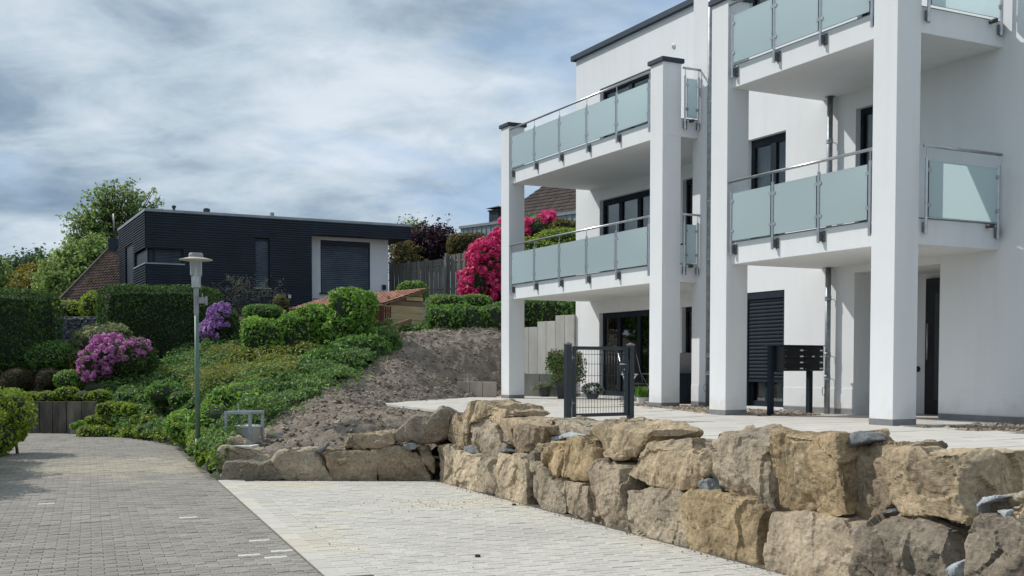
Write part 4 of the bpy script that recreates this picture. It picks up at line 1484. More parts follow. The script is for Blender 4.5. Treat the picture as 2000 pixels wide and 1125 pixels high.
pipe(-3.31, BW - 0.11, 0.0, Z1, 0.048, (0.62, 1.0, 1.95))
pipe(-3.31, BW - 0.11, Z1 + ZT, Z2, 0.048, (4.55,), outlet=False)
pipe(-6.58, BW - 0.11, -0.03, 11.0, 0.055, (0.68, 1.02, 2.9, 4.0, 5.9, 8.6), branch=6.25)
for z in (Z1, Z2):
    f_ = MB(); f_.tube([(-3.31, BW - 0.11, z - 0.006), (-3.31, BW - 0.11, z)], 0.09, 14)
    f_.build('pipe_flange', M['galvanised'], bld)
mb = MB(); mb.tube([(-6.43, BW - 0.03, 0.02), (-6.43, BW - 0.03, 11.0)], 0.008, 6)
mb.build('lightning_cable', M['galvanised_light'], bld)
mb = MB(); mb.lathe([(0.0, 0.0), (0.055, 0.0), (0.055, 0.02), (0.03, 0.035), (0.03, 0.02), (0.0, 0.02)], n=14)
v = mb.build('wall_vent', M['label_white'], bld)
v.location = (-10.07, BL_ - 0.001, 7.99); v.rotation_euler = (math.radians(90), 0, 0)

# ------------------------------------------------------------------ boulder walls
def crop(ox, oy, s, pts):
    return [(ox + x / s, oy + y / s) for x, y in pts]


TAN = (0.42, 0.325, 0.21); OCHRE = (0.39, 0.288, 0.165); GREY = (0.365, 0.30, 0.215); BUFF = (0.44, 0.355, 0.245)
DARK = (0.235, 0.195, 0.145); BROWN = (0.33, 0.255, 0.17); PALE = (0.51, 0.41, 0.275); DUST = (0.40, 0.32, 0.225)


def make_boulder(poly3, inward, depth, parent, col, seed, voxel=0.03, rough=1.0, cuts=5, name='boulder', mat=None, taper=0.94, bulge=0.015):
    P = np.array(poly3, float)
    c = P.mean(0)
    P = c + (P - c) * (1.045 if depth > 0.3 else 1.0)
    n = np.array(inward, float)
    k = len(P)
    d = min(0.06, depth * 0.2)
    rings = [c + (P - c) * 0.985 - n * bulge * 0.2, P + n * d, c + (P - c) * 1.0 + n * depth * 0.8, c + (P - c) * taper + n * depth]
    V = np.vstack(rings + [[c - n * bulge], [c + n * depth * 1.04]])
    bm = bmesh.new()
    bv = [bm.verts.new(v) for v in V]
    for q in range(3):
        for j in range(k):
            a, b = q * k + j, q * k + (j + 1) % k
            bm.faces.new((bv[a], bv[b], bv[b + k], bv[a + k]))
    for j in range(k):
        bm.faces.new((bv[4 * k], bv[(j + 1) % k], bv[j]))
        bm.faces.new((bv[4 * k + 1], bv[3 * k + j], bv[3 * k + (j + 1) % k]))
    bmesh.ops.recalc_face_normals(bm, faces=bm.faces)
    r = np.random.RandomState(seed)
    # split faces: planes that lean a little cut the face, others knock off corners
    for q in range(cuts + 4):
        if q < 4 and depth < 0.3:
            continue
        co = np.array([v.co for v in bm.verts])
        v = -n + r.normal(0, 0.17, 3) if q < 4 else r.normal(0, 1, 3) - n * 0.5
        v /= np.linalg.norm(v)
        s = co @ v
        lim = s.max() - (r.uniform(0.01, 0.07) if q < 4 else r.uniform(0.01, 0.055) * (0.4 + depth))
        res = bmesh.ops.bisect_plane(bm, geom=bm.verts[:] + bm.edges[:] + bm.faces[:], plane_co=tuple(v * lim), plane_no=tuple(v), clear_outer=True)
        ed = [e for e in res['geom_cut'] if isinstance(e, bmesh.types.BMEdge) and e.is_boundary]
        if ed:
            bmesh.ops.holes_fill(bm, edges=ed)
    bmesh.ops.triangulate(bm, faces=bm.faces[:])
    bmesh.ops.recalc_face_normals(bm, faces=bm.faces[:])
    me = bpy.data.meshes.new('raw')
    bm.to_mesh(me); bm.free()
    o = bpy.data.objects.new('raw', me)
    COL.objects.link(o)
    md = o.modifiers.new('r', 'REMESH'); md.mode = 'VOXEL'; md.voxel_size = voxel
    ev = o.evaluated_get(bpy.context.evaluated_depsgraph_get())
    m2 = ev.to_mesh()
    co = np.empty(len(m2.vertices) * 3, np.float32); m2.vertices.foreach_get('co', co); co = co.reshape(-1, 3).astype(float)
    nl = len(m2.polygons)
    F = np.empty(nl * 4, np.int32)
    m2.loops.foreach_get('vertex_index', F)
    F = F.reshape(-1, 4)
    ev.to_mesh_clear()
    bpy.data.objects.remove(o); bpy.data.meshes.remove(me)
    ctr = co.mean(0)
    # relief: broad lumps, stepped layers, crumbs
    e1 = co[F[:, 2]] - co[F[:, 0]]; e2 = co[F[:, 3]] - co[F[:, 1]]
    fn = np.cross(e1, e2)
    vn = np.zeros_like(co)
    for q in range(4): np.add.at(vn, F[:, q], fn)
    vn /= np.linalg.norm(vn, axis=1)[:, None] + 1e-9
    off = r.rand(3) * 50
    warp = co + (np.stack([fbm(co * 4 + off + q * 9, 2) for q in range(3)], 1) - 0.5) * 0.16

    def facets(k, tilt, step):
        """broken planes: each patch of the surface gets its own slant and its own level"""
        sd = r.choice(len(co), k, replace=False)
        D = np.stack([((warp - warp[i]) ** 2).sum(1) for i in sd], 1)
        w = D.argmin(1)
        tl = r.normal(0, tilt, (k, 3)); lv = r.normal(0, step, k)
        return (tl[w] * (co - co[sd][w])).sum(1) + lv[w]
    ax = r.normal(0, 0.35, 3) + np.array([0, 0, 1.0]) * (1 if r.rand() < 0.6 else 0.2) + np.array([WD[0], WD[1], 0]) * (r.rand() * 0.8)
    ax /= np.linalg.norm(ax)
    lay_ = (co @ ax) * r.uniform(6, 11) + 2.6 * fbm(co * 1.9 + off, 3)
    step = lay_ - np.floor(lay_)
    step = np.minimum(step / 0.8, (1 - step) / 0.2)
    def terraces(scale, amp, lv, sh):
        """spalled plateaus with steep little scarps between them"""
        t = fbm(co * scale + off + sh, 4, 0.45) * lv
        fr = t - np.floor(t)
        return (np.floor(t) + np.clip((fr - 0.78) / 0.22, 0, 1) - lv * 0.5) / lv * amp
    h = np.clip(facets(16, 0.13, 0.008), -0.04, 0.02) + terraces(2.3, 0.075, 5, 0) + terraces(5.5, 0.045, 5, 7.7) + (fbm(co * 13 + off, 4) - 0.5) * 0.020 + (step - 0.5) * 0.007 * r.uniform(0.2, 1.8)
    if depth < 0.3: h = h * 1.0
    co = co + vn * (h * rough)[:, None]
    base = np.array([co[:, 0].mean(), co[:, 1].mean(), co[:, 2].min()])
    me = np_mesh(name, co - base, F, mat or M['rock'], smooth=False)
    o = link(name, me, parent, base - np.array(parent.location))
    jit = 1 + r.normal(0, 0.05)
    o.color = (col[0] * jit, col[1] * jit, col[2] * jit, 1)
    return o


# --- low wall across the far end of the driveway (its face looks at the viewer)
P0L = np.array([0, G(640, 938)[1], GZ])
lw = empty('boulder_wall', (-2.7, P0L[1], GZ), 0, 'low shaded boulder wall across the far end of the pale driveway', 'stone wall', 'boulder retaining walls')
LWALL = [
    ([(130, 505), (165, 490), (300, 492), (420, 502), (490, 485), (525, 545), (620, 632), (400, 650), (160, 650), (125, 640), (122, 580)], 0.55, DARK, 0.00),
    ([(95, 378), (135, 368), (290, 378), (400, 400), (500, 465), (480, 505), (300, 515), (150, 520), (120, 600), (92, 590), (82, 490)], 0.5, GREY, 0.42),
    ([(133, 345), (185, 298), (240, 295), (310, 355), (290, 380), (140, 385)], 0.4, GREY, 0.62),
    ([(495, 470), (530, 430), (700, 405), (850, 400), (885, 440), (940, 520), (1002, 625), (1000, 650), (625, 650), (520, 540)], 0.6, GREY, 0.03),
    ([(932, 400), (1090, 400), (1350, 408), (1358, 450), (1332, 630), (1325, 652), (1005, 652), (935, 480)], 0.6, BROWN, 0.00),
    ([(1085, 290), (1200, 275), (1480, 255), (1495, 330), (1440, 365), (1290, 385), (1090, 398)], 0.6, BROWN, 0.10),
    ([(1368, 400), (1430, 370), (1560, 385), (1650, 408), (1690, 470), (1765, 600), (1760, 652), (1360, 652), (1353, 480)], 0.6, BROWN, 0.02),
    ([(1652, 400), (1690, 358), (1735, 370), (1782, 480), (1795, 580), (1768, 600), (1692, 480)], 0.4, BROWN, -0.04),
    ([(1488, 265), (1600, 160), (1660, 120), (1770, 135), (1840, 68), (1950, 110), (1900, 180), (1900, 318), (1640, 345), (1490, 335)], 0.75, DARK, 0.05),
]
for k, (pts, dep, col, sb) in enumerate(LWALL):
    pl = [on_plane(x, y, P0L + np.array([0, sb, 0]), np.array([0, 1.0, 0])) for x, y in crop(400, 780, 4, pts)]
    make_boulder(pl, (0, 1, 0), dep, lw, col, 100 + k, voxel=0.025, rough=0.9)
for k, (pts, sb) in enumerate((([(1538, 350), (1600, 342), (1650, 342), (1662, 372), (1640, 395), (1560, 392)], 0.0), ([(860, 400), (955, 332), (972, 352), (905, 425)], 0.1), ([(100, 590), (130, 585), (132, 615), (105, 612)], 0.05))):
    pl = [on_plane(x, y, P0L + np.array([0, sb, 0]), np.array([0, 1.0, 0])) for x, y in crop(400, 780, 4, pts)]
    make_boulder(pl, (0, 1, 0), 0.22, lw, (1, 1, 1), 150 + k, voxel=0.02, rough=0.35, cuts=6, name='wedge_stone', mat=M['wedge_blue'])

# --- two-course wall along the driveway
rw = empty('boulder_wall', (W0[0], W0[1], GZ), 0, 'sunlit two-course boulder wall of tan blocks between driveway and terrace', 'stone wall', 'boulder retaining walls')
INW = np.array([-WN[0], -WN[1], 0.0])
A_ = lambda p: crop(800, 760, 3.75, p)
B_ = lambda p: crop(1150, 780, 3.26, p)
C_ = lambda p: crop(1450, 800, 3.462, p)
RWALL = [  # outline, depth, colour, setback
    (A_([(185, 425), (290, 412), (312, 470), (315, 720), (195, 690), (178, 560)]), 0.6, BUFF, 0.0),
    (A_([(268, 250), (350, 185), (430, 105), (500, 98), (650, 140), (712, 165), (690, 215), (560, 205), (430, 245), (425, 330), (395, 425), (330, 452), (278, 385)]), 0.7, TAN, 0.10),
    (A_([(306, 462), (340, 448), (400, 478), (505, 488), (492, 560), (485, 760), (335, 725), (310, 600)]), 0.6, PALE, 0.0),
    (A_([(422, 245), (540, 200), (640, 290), (680, 400), (612, 535), (540, 502), (418, 450), (412, 330)]), 0.6, GREY, 0.10),
    (A_([(488, 545), (532, 503), (622, 558), (642, 640), (650, 800), (500, 765), (483, 620)]), 0.55, GREY, 0.0),
    (A_([(622, 492), (660, 462), (790, 478), (835, 540), (835, 640), (835, 870), (755, 850), (648, 790), (628, 620)]), 0.6, PALE, 0.0),
    (A_([(735, 285), (800, 268), (955, 280), (900, 445), (760, 475), (738, 455)]), 0.6, BROWN, 0.06),
    (A_([(560, 200), (700, 208), (960, 262), (952, 292), (738, 290), (742, 470), (690, 405), (642, 292)]), 0.6, TAN, 0.14),
    (A_([(868, 522), (940, 560), (992, 640), (1092, 682), (1115, 780), (1100, 910), (930, 915), (878, 800)]), 0.6, GREY, 0.0),
    (A_([(828, 455), (858, 438), (885, 445), (892, 520), (872, 605), (848, 565)]), 0.4, DARK, 0.02),
    (A_([(960, 275), (980, 212), (1100, 238), (1250, 290), (1285, 345), (1040, 395), (930, 395)]), 0.6, GREY, 0.30),
    (A_([(925, 395), (1032, 390), (985, 470), (982, 575), (935, 560), (888, 545)]), 0.5, TAN, 0.12),
    (A_([(980, 450), (1030, 400), (1190, 368), (1322, 350), (1335, 430), (1322, 560), (1292, 672), (1170, 662), (1020, 622), (976, 540)]), 0.6, OCHRE, 0.05),
    (A_([(1098, 672), (1180, 688), (1305, 700), (1295, 780), (1315, 1000), (1200, 955), (1110, 900), (1112, 780)]), 0.5, DUST, 0.05),
    (A_([(1288, 600), (1330, 540), (1392, 522), (1522, 570), (1535, 800), (1555, 1065), (1310, 990), (1288, 800)]), 0.6, DUST, 0.0),
    (A_([(1322, 295), (1402, 218), (1600, 258), (1740, 320), (1700, 375), (1640, 460), (1600, 525), (1430, 502), (1350, 472), (1322, 400)]), 0.7, TAN, 0.12),
    (B_([(216, 485), (300, 370), (392, 258), (452, 312), (695, 350), (725, 420), (742, 492), (692, 562), (620, 582), (500, 572), (370, 552), (280, 512)]), 0.65, TAN, 0.06),
    (B_([(225, 592), (400, 578), (592, 602), (592, 750), (605, 960), (500, 965), (380, 920), (245, 880), (235, 680)]), 0.6, GREY, 0.0),
    (B_([(698, 260), (770, 203), (822, 210), (872, 242), (1112, 300), (1112, 420), (1112, 640), (1122, 742), (1080, 732), (1000, 672), (800, 602), (758, 512), (698, 362)]), 0.65, GREY, 0.08),
    (B_([(880, 245), (960, 180), (1010, 174), (1130, 240), (1145, 310), (950, 290)]), 0.5, DUST, 0.55),
    (B_([(578, 652), (640, 588), (722, 578), (850, 640), (1000, 680), (1032, 722), (1012, 850), (1002, 1085), (930, 1090), (780, 1035), (600, 980), (588, 780)]), 0.65, OCHRE, 0.0),
    (B_([(1118, 292), (1170, 223), (1350, 228), (1572, 230), (1582, 400), (1592, 560), (1572, 742), (1450, 748), (1250, 722), (1138, 692), (1108, 420)]), 0.65, OCHRE, 0.04),
    (C_([(168, 712), (400, 703), (650, 738), (765, 790), (742, 900), (725, 1190), (150, 1190), (143, 900)]), 0.65, DUST, 0.0),
    (C_([(672, 292), (730, 248), (880, 228), (1000, 250), (885, 332), (872, 480), (915, 642), (762, 768), (648, 722), (638, 560), (658, 400)]), 0.6, BROWN, 0.10),
    (C_([(882, 340), (940, 288), (1465, 290), (1452, 600), (1535, 808), (1440, 802), (1250, 742), (1000, 702), (918, 622), (898, 500)]), 0.62, TAN, 0.05),
    (C_([(815, 745), (920, 698), (1000, 718), (1250, 798), (1335, 822), (1345, 980), (1375, 1190), (695, 1190), (755, 900), (785, 800)]), 0.65, DARK, 0.0),
    (C_([(1558, 722), (1720, 698), (1800, 758), (2020, 850), (2100, 1190), (1480, 1190), (1508, 1000), (1478, 930)]), 0.65, DARK, 0.0),
    (C_([(1795, 640), (1900, 565), (2060, 560), (2080, 830), (1960, 850), (1785, 775)]), 0.6, PALE, 0.12),
    (C_([(1588, 690), (1640, 622), (1830, 545), (1930, 545), (1900, 590), (1800, 655), (1700, 700)]), 0.5, GREY, 0.15),
]
for k, (pts, dep, col, sb) in enumerate(RWALL):
    nrm = np.array([WN[0], WN[1], 0.16])
    p0 = np.array([W0[0], W0[1], GZ]) + INW * sb
    pl = [on_plane(x, y, p0, nrm) for x, y in pts]
    make_boulder(pl, INW, dep, rw, col, 200 + k, voxel=0.018, rough=1.0)
WEDGES = [
    (A_([(382, 415), (430, 410), (468, 470), (440, 482), (395, 475)]), 'wedge_blue', 0.02), (A_([(655, 440), (690, 435), (715, 460), (660, 468)]), 'wedge_blue', 0.05),
    (A_([(1028, 350), (1100, 335), (1160, 310), (1240, 335), (1240, 350), (1130, 362), (1040, 390)]), 'wedge_white', 0.22),
    (A_([(272, 425), (300, 420), (302, 455), (280, 460)]), 'wedge_blue', 0.02),
    (B_([(678, 515), (720, 497), (745, 510), (770, 590), (715, 588), (690, 560)]), 'wedge_blue', 0.0),
    (B_([(470, 270), (540, 255), (556, 285), (530, 312), (480, 300)]), 'wedge_blue', 0.35),
    (C_([(638, 310), (700, 172), (762, 150), (830, 168), (870, 208), (820, 222), (705, 255), (655, 385)]), 'wedge_blue', 0.10),
    (C_([(790, 160), (830, 145), (878, 195), (850, 215)]), 'wedge_brown', 0.25),
    (C_([(1528, 645), (1600, 588), (1770, 578), (1700, 612), (1600, 650), (1560, 722)]), 'wedge_white', 0.04),
    (C_([(1700, 690), (1790, 655), (1800, 690), (1780, 740)]), 'wedge_white', 0.05),
    (C_([(1368, 1045), (1470, 1012), (1512, 1030), (1455, 1140), (1370, 1140)]), 'wedge_white', 0.0),
    (C_([(728, 850), (802, 758), (785, 862)]), 'wedge_white', -0.02),
    (C_([(905, 700), (935, 672), (972, 700), (930, 712)]), 'wedge_blue', 0.02),
]
for k, (pts, mt, sb) in enumerate(WEDGES):
    nrm = np.array([WN[0], WN[1], 0.16])
    p0 = np.array([W0[0], W0[1], GZ]) + INW * (sb + 0.05)
    pl = [on_plane(x, y, p0, nrm) for x, y in pts]
    make_boulder(pl, INW, 0.2, rw, BROWN, 300 + k, voxel=0.014, rough=0.4, cuts=6, name='wedge_stone', mat=M['rock'] if mt == 'wedge_brown' else M[mt])

# ------------------------------------------------------------------ plants
def leaf_mesh(name, C, Nn, size, mat, seed=0, aspect=0.5, tilt=0.7, fold=0.25):
    """folded leaf blades: C positions, Nn outward directions"""
    r = np.random.RandomState(seed)
    n = len(C)
    Nn = Nn + r.normal(0, tilt, (n, 3))
    Nn /= np.linalg.norm(Nn, axis=1)[:, None] + 1e-9
    t = np.cross(Nn, r.normal(0, 1, (n, 3)))
    t /= np.linalg.norm(t, axis=1)[:, None] + 1e-9
    b = np.cross(Nn, t)
    s = (size if hasattr(size, '__len__') else np.full(n, size)) * (0.65 + 0.7 * r.rand(n))
    s = s[:, None]
    v0 = C - t * s * 0.5
    v2 = C + t * s * 0.5
    v1 = C + b * s * aspect * 0.5 + Nn * s * fold * 0.5 - t * s * 0.06
    v3 = C - b * s * aspect * 0.5 + Nn * s * fold * 0.5 - t * s * 0.06
    V = np.stack([v0, v1, v2, v3], 1).reshape(-1, 3)
    i = (np.arange(n) * 4)[:, None]
    F = np.concatenate([i + np.array([[0, 1, 2]]), i + np.array([[0, 2, 3]])], 1).reshape(-1, 3)
    return np_mesh(name, V, F, mat)


def _super(Q, p):
    s = (np.abs(Q) ** p).sum(1) ** (-1.0 / p)
    X = Q * s[:, None]
    Nn = np.sign(X) * np.abs(X) ** (p - 1)
    Nn /= np.linalg.norm(Nn, axis=1)[:, None] + 1e-9
    return X, Nn


def sample_blobs(blobs, n, seed, lump=0.16, depth=0.22, lscale=2.2):
    r = np.random.RandomState(seed)
    areas = np.array([(b['r'][0] * b['r'][1] + b['r'][1] * b['r'][2] + b['r'][0] * b['r'][2]) for b in blobs])
    cnt = (n * areas / areas.sum()).astype(int)
    PP, NN = [], []
    for bi, (b, k) in enumerate(zip(blobs, cnt)):
        rad = np.array(b['r'])
        # choose faces by area so that flat hedges are evenly covered
        fa = np.array([rad[1] * rad[2], rad[0] * rad[2], rad[0] * rad[1]])
        ax = r.choice(3, k, p=fa / fa.sum())
        Q = r.uniform(-1, 1, (k, 3))
        Q[np.arange(k), ax] = np.sign(r.normal(0, 1, k))
        X, Nn = _super(Q, b.get('p', 2.0))
        inw = 1 - depth * r.rand(k) ** 1.5
        P = X * rad
        Nw = Nn / rad
        Nw /= np.linalg.norm(Nw, axis=1)[:, None]
        if b.get('rz'):
            c, s = math.cos(b['rz']), math.sin(b['rz'])
            Rm = np.array([[c, -s, 0], [s, c, 0], [0, 0, 1]])
            P = P @ Rm.T; Nw = Nw @ Rm.T
        W = P + np.array(b['c'])
        am = min(rad)
        lm = (fbm(W * lscale + 31 * seed, 3) - 0.5) * 2 * lump * am * 2.0
        W = W + Nw * lm[:, None] - Nw * ((1 - inw) * am)[:, None]
        keep = np.ones(k, bool)
        for bj, b2 in enumerate(blobs):
            if bj == bi: continue
            q = W - np.array(b2['c'])
            if b2.get('rz'):
                c, s = math.cos(-b2['rz']), math.sin(-b2['rz'])
                q = q @ np.array([[c, -s, 0], [s, c, 0], [0, 0, 1]]).T
            keep &= ((np.abs(q / np.array(b2['r'])) ** b2.get('p', 2.0)).sum(1) > 0.5)
        PP.append(W[keep]); NN.append(Nw[keep])
    return np.vstack(PP), np.vstack(NN)


def core_mesh(name, blobs, mat, scale=0.84, seed=0):
    V, F, o = [], [], 0
    m = 7
    g = np.linspace(-1, 1, m)
    for b in blobs:
        for ax in range(3):
            for sg in (-1, 1):
                A, B = np.meshgrid(g, g)
                Q = np.zeros((m * m, 3))
                Q[:, ax] = sg; Q[:, (ax + 1) % 3] = A.ravel(); Q[:, (ax + 2) % 3] = B.ravel()
                X, Nn = _super(Q, b.get('p', 2.0))
                P = X * np.array(b['r']) * scale
                if b.get('rz'):
                    c, s = math.cos(b['rz']), math.sin(b['rz'])
                    P = P @ np.array([[c, -s, 0], [s, c, 0], [0, 0, 1]]).T
                W = P + np.array(b['c'])
                W += (fbm(W * 3 + seed, 2)[:, None] - 0.5) * 0.12 * Nn
                i = np.arange(m * m).reshape(m, m) + o
                q = np.stack([i[:-1, :-1].ravel(), i[:-1, 1:].ravel(), i[1:, 1:].ravel(), i[1:, :-1].ravel()], 1)
                V.append(W); F.append(q); o += m * m
    return np_mesh(name, np.vstack(V), np.vstack(F), mat, smooth=True)


def PB(px, py, Y, w, h, dep, p=2.0, rz=0.0):
    """a rounded mass surveyed from the photo: centre, width and height in photo px at distance Y, real depth"""
    k = Y / F_PX
    return dict(c=tuple(at(px, py, Y)), r=(w / 2 * k, dep / 2, h / 2 * k), p=p, rz=rz)


_seed = [500]


def bush(name, label, cat, blobs, n, size, mat, group=None, lump=0.16, depth=0.25, tilt=0.7, core=True, stems=True, aspect=0.5, lscale=2.2, cscale=0.84, fname='foliage'):
    _seed[0] += 1
    sd = _seed[0]
    P, Nn = sample_blobs(blobs, n, sd, lump, depth, lscale)
    cx_ = np.mean([b['c'][0] for b in blobs]); cy_ = np.mean([b['c'][1] for b in blobs])
    zb = min(b['c'][2] - b['r'][2] for b in blobs)
    base = np.array([cx_, cy_, zb])
    root = empty(name, base, 0, label, cat, group)
    f = link(fname, leaf_mesh(name + '_leaves', P - base, Nn, size, M[mat], sd, aspect, tilt), root)
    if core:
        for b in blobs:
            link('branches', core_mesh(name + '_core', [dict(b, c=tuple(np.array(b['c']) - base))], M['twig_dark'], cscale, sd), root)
    return root, P, Nn, base


# ---- hedges
HG = 'hedges and shrubs in the gardens on the slope'
bush('clipped_hedge', 'dark clipped hedge block at the left edge above the rounded shrubs', 'hedge',
     [PB(30, 645, 31.5, 150, 155, 2.0, 6)], 9500, 0.085, 'leaf_hedge_dark', HG, lump=0.05, depth=0.12)
bush('clipped_hedge', 'tall dark clipped hedge in front of the dark clad house behind the lamp', 'hedge',
     [PB(316, 636, 33.5, 226, 152, 1.7, 8)], 14000, 0.085, 'leaf_hedge_dark', HG, lump=0.05, depth=0.12)
bush('leafy_hedge', 'bright green leafy hedge on the slope in front of the tiled shed', 'hedge',
     [PB(520, 668, 30.2, 92, 88, 1.2, 4), PB(585, 660, 30.4, 100, 96, 1.2, 3.5), PB(618, 640, 30.6, 70, 92, 1.2, 3)], 7500, 0.12, 'leaf_bright', HG, lump=0.2, tilt=0.9)
bush('leafy_bush', 'tall bright green bush hiding the middle of the tiled shed', 'bush',
     [PB(684, 622, 30.6, 84, 112, 1.4, 2.6), PB(660, 650, 30.3, 70, 90, 1.3), PB(712, 598, 30.8, 50, 56, 1.1), PB(690, 580, 30.7, 50, 34, 0.9)], 6500, 0.13, 'leaf_bright', HG, lump=0.3, tilt=0.9)
bush('leafy_hedge', 'dark leafy hedge along the top of the bare soil bank', 'hedge',
     [PB(812, 652, 33.0, 70, 32, 1.2, 3), PB(868, 630, 33.4, 84, 62, 1.4, 3), PB(915, 628, 33.5, 90, 62, 1.4, 3), PB(965, 626, 33.8, 110, 64, 1.4, 3), PB(1060, 615, 34.5, 130, 62, 1.4, 3.5), PB(1130, 612, 34.8, 80, 60, 1.4, 3)], 12500, 0.11, 'leaf_laurel', HG, lump=0.26, tilt=0.9)
bush('low_bush', 'low green bush at the foot of the grey board fence', 'bush',
     [PB(880, 592, 39, 100, 34, 1.2, 2.5), PB(930, 590, 39, 70, 30, 1.2)], 2600, 0.085, 'leaf_bright', HG)
bush('low_bush', 'light green bush between the tiled shed and the board fence', 'bush',
     [PB(805, 568, 40, 66, 40, 1.0)], 1500, 0.09, 'leaf_bright', HG)
bush('low_bush', 'small round green bush beneath the slit window of the dark house', 'bush',
     [PB(516, 612, 36, 84, 34, 1.2, 2.4)], 2000, 0.09, 'leaf_laurel', HG)
bush('low_bush', 'small bronze bush beside the white wall corner of the dark house', 'bush',
     [PB(549, 594, 37.5, 32, 34, 0.8)], 600, 0.09, 'leaf_bronze', HG)
bush('dark_undergrowth', 'dark leafy bush spilling down onto the bare soil bank', 'bush',
     [PB(700, 690, 29.4, 120, 70, 1.6, 2.2), PB(645, 715, 28.4, 130, 70, 1.6, 2.2), PB(745, 668, 30.2, 80, 56, 1.5, 2.2), PB(610, 745, 27.0, 130, 60, 1.6, 2.2)], 10000, 0.12, 'leaf_laurel', HG, lump=0.34, tilt=0.9)
bush('leafy_bush', 'bright spreading bush right behind the steel frame stand', 'bush',
     [PB(470, 790, 23.0, 140, 90, 1.6, 2.2), PB(420, 830, 21.0, 90, 90, 1.5, 2.2), PB(520, 775, 24.0, 110, 70, 1.6, 2.2)], 8500, 0.10, 'leaf_bright', HG, lump=0.22)
bush('leafy_bush', 'low bright bush at the foot of the street lamp', 'bush',
     [PB(408, 885, 18.6, 50, 70, 0.8, 2.3), PB(425, 905, 17.6, 40, 50, 0.7, 2.2)], 3200, 0.06, 'leaf_bright', HG, lump=0.2)
rowspec = [('upper', 800, 195, 268, 27.0), ('middle', 823, 172, 305, 26.9), ('lower', 845, 160, 330, 26.5)]
for nm_, py_, xa_, xb_, Y_ in rowspec:
    bl_ = []
    for q in range(6):
        x_ = xa_ + (xb_ - xa_) * (q + 0.5) / 6
        pw = at(x_, py_, Y_ - 0.6 * max(0, (x_ - 230) / 50))
        bl_.append(dict(c=tuple(pw), r=((xb_ - xa_) / 6 * 0.75 * Y_ / F_PX, 0.35, 0.17 + 0.04 * math.sin(q * 2.3)), p=2.3))
    bush('low_hedge_row', nm_ + ' one of the three lime green hedge rows stepping down to the road bend', 'hedge', bl_, 3000, 0.075, 'leaf_lime', HG, lump=0.25)
for px_, py_, w_, h_, Y_, mt_, lb_ in ((330, 770, 90, 44, 26.5, 'leaf_laurel', 'dark green mound of leaves on the slope below the tall dark hedge'), (262, 778, 70, 44, 28.0, 'leaf_ivy', 'green mound of leaves directly below the pink rhododendron'),
                                    (545, 722, 100, 50, 28.0, 'leaf_olive', 'olive mound of leaves below the bright leafy hedge'), (365, 835, 70, 60, 22.5, 'leaf_bright', 'bright leafy mound to the left of the lamp post'), (585, 768, 80, 44, 25.5, 'leaf_laurel', 'dark leafy mound at the edge of the bare soil')):
    bush('low_bush', lb_, 'bush', [PB(px_, py_, Y_, w_, h_, 1.2, 2.2), PB(px_ + w_ * 0.3, py_ + h_ * 0.2, Y_ - 0.3, w_ * 0.6, h_ * 0.8, 1.0, 2.2)], 2200, 0.10, mt_, HG, lump=0.34, tilt=0.9)
# ---- rounded garden shrubs, left
bush('round_shrub', 'large dark round shrub in front of the stone gabion wall', 'shrub', [PB(102, 697, 31, 96, 66, 1.4)], 3000, 0.075, 'leaf_laurel', HG, lump=0.08)
bush('round_shrub', 'brownish round shrub at the left edge above the concrete wall', 'shrub', [PB(35, 745, 29.8, 66, 56, 1.0)], 1700, 0.06, 'leaf_brown', HG, lump=0.07)
bush('round_shrub', 'middle brownish ball shrub between two green ones above the concrete wall', 'shrub', [PB(98, 742, 29.6, 52, 48, 0.9)], 1300, 0.06, 'leaf_brown', HG, lump=0.07)
bush('round_shrub', 'small green round shrub beside the pink rhododendron', 'shrub', [PB(138, 744, 29.4, 64, 46, 0.9)], 1600, 0.065, 'leaf_bright', HG, lump=0.12)
bush('variegated_shrub', 'pale cream and green variegated shrub before the gabion wall', 'shrub',
     [PB(200, 672, 31.6, 104, 74, 1.4), PB(172, 662, 31.8, 50, 44, 1.0), PB(232, 662, 31.8, 50, 50, 1.0)], 4200, 0.085, 'leaf_variegated', HG, lump=0.22)
bush('olive_shrub', 'olive green shrub tucked under the variegated shrub', 'shrub', [PB(165, 705, 31.0, 60, 50, 1.0)], 1200, 0.07, 'leaf_olive', HG)
bush('low_bush', 'yellow green bush beyond the gabion wall below the tiled roof', 'bush', [PB(140, 606, 38, 110, 40, 1.4), PB(182, 600, 37, 44, 60, 1.2)], 2800, 0.10, 'leaf_lime', HG, lump=0.2)
bush('trailing_plants', 'yellow green row of cushions trailing over the old concrete wall', 'plant',
     [PB(x, 773 + 3 * math.sin(x), 28.45, 46, 26 + 5 * math.sin(x * 1.7), 0.7, 2.2) for x in (20, 58, 95, 130, 165, 198)], 3800, 0.065, 'leaf_lime', HG, lump=0.2)
bush('front_bush', 'sunlit yellow green bush at the left edge of the road', 'bush',
     [PB(0, 805, 21.0, 104, 96, 1.5, 2.3), PB(-30, 850, 20.6, 120, 100, 1.5, 2.2), PB(22, 838, 21.2, 50, 56, 1.0), dict(c=(-9.7, 18.9, -0.2), r=(0.9, 1.2, 0.75), p=2.3), dict(c=(-8.9, 17.0, -0.15), r=(0.9, 1.3, 0.8), p=2.3), dict(c=(-8.2, 15.0, -0.15), r=(0.9, 1.3, 0.8), p=2.3)], 24000, 0.085, 'leaf_lime', HG, lump=0.26, tilt=0.9)
s_ = MB(); q = G(34, 886)
s_.tube([(q[0], q[1], GZ), (q[0] - 0.03, q[1] + 0.02, GZ + 0.2), (q[0] - 0.1, q[1], GZ + 0.5)], [0.03, 0.025, 0.02], 7)
tag(s_.build('bush_stem', M['bark']), 'bare stem standing under the yellow green bush at the road', 'stem')


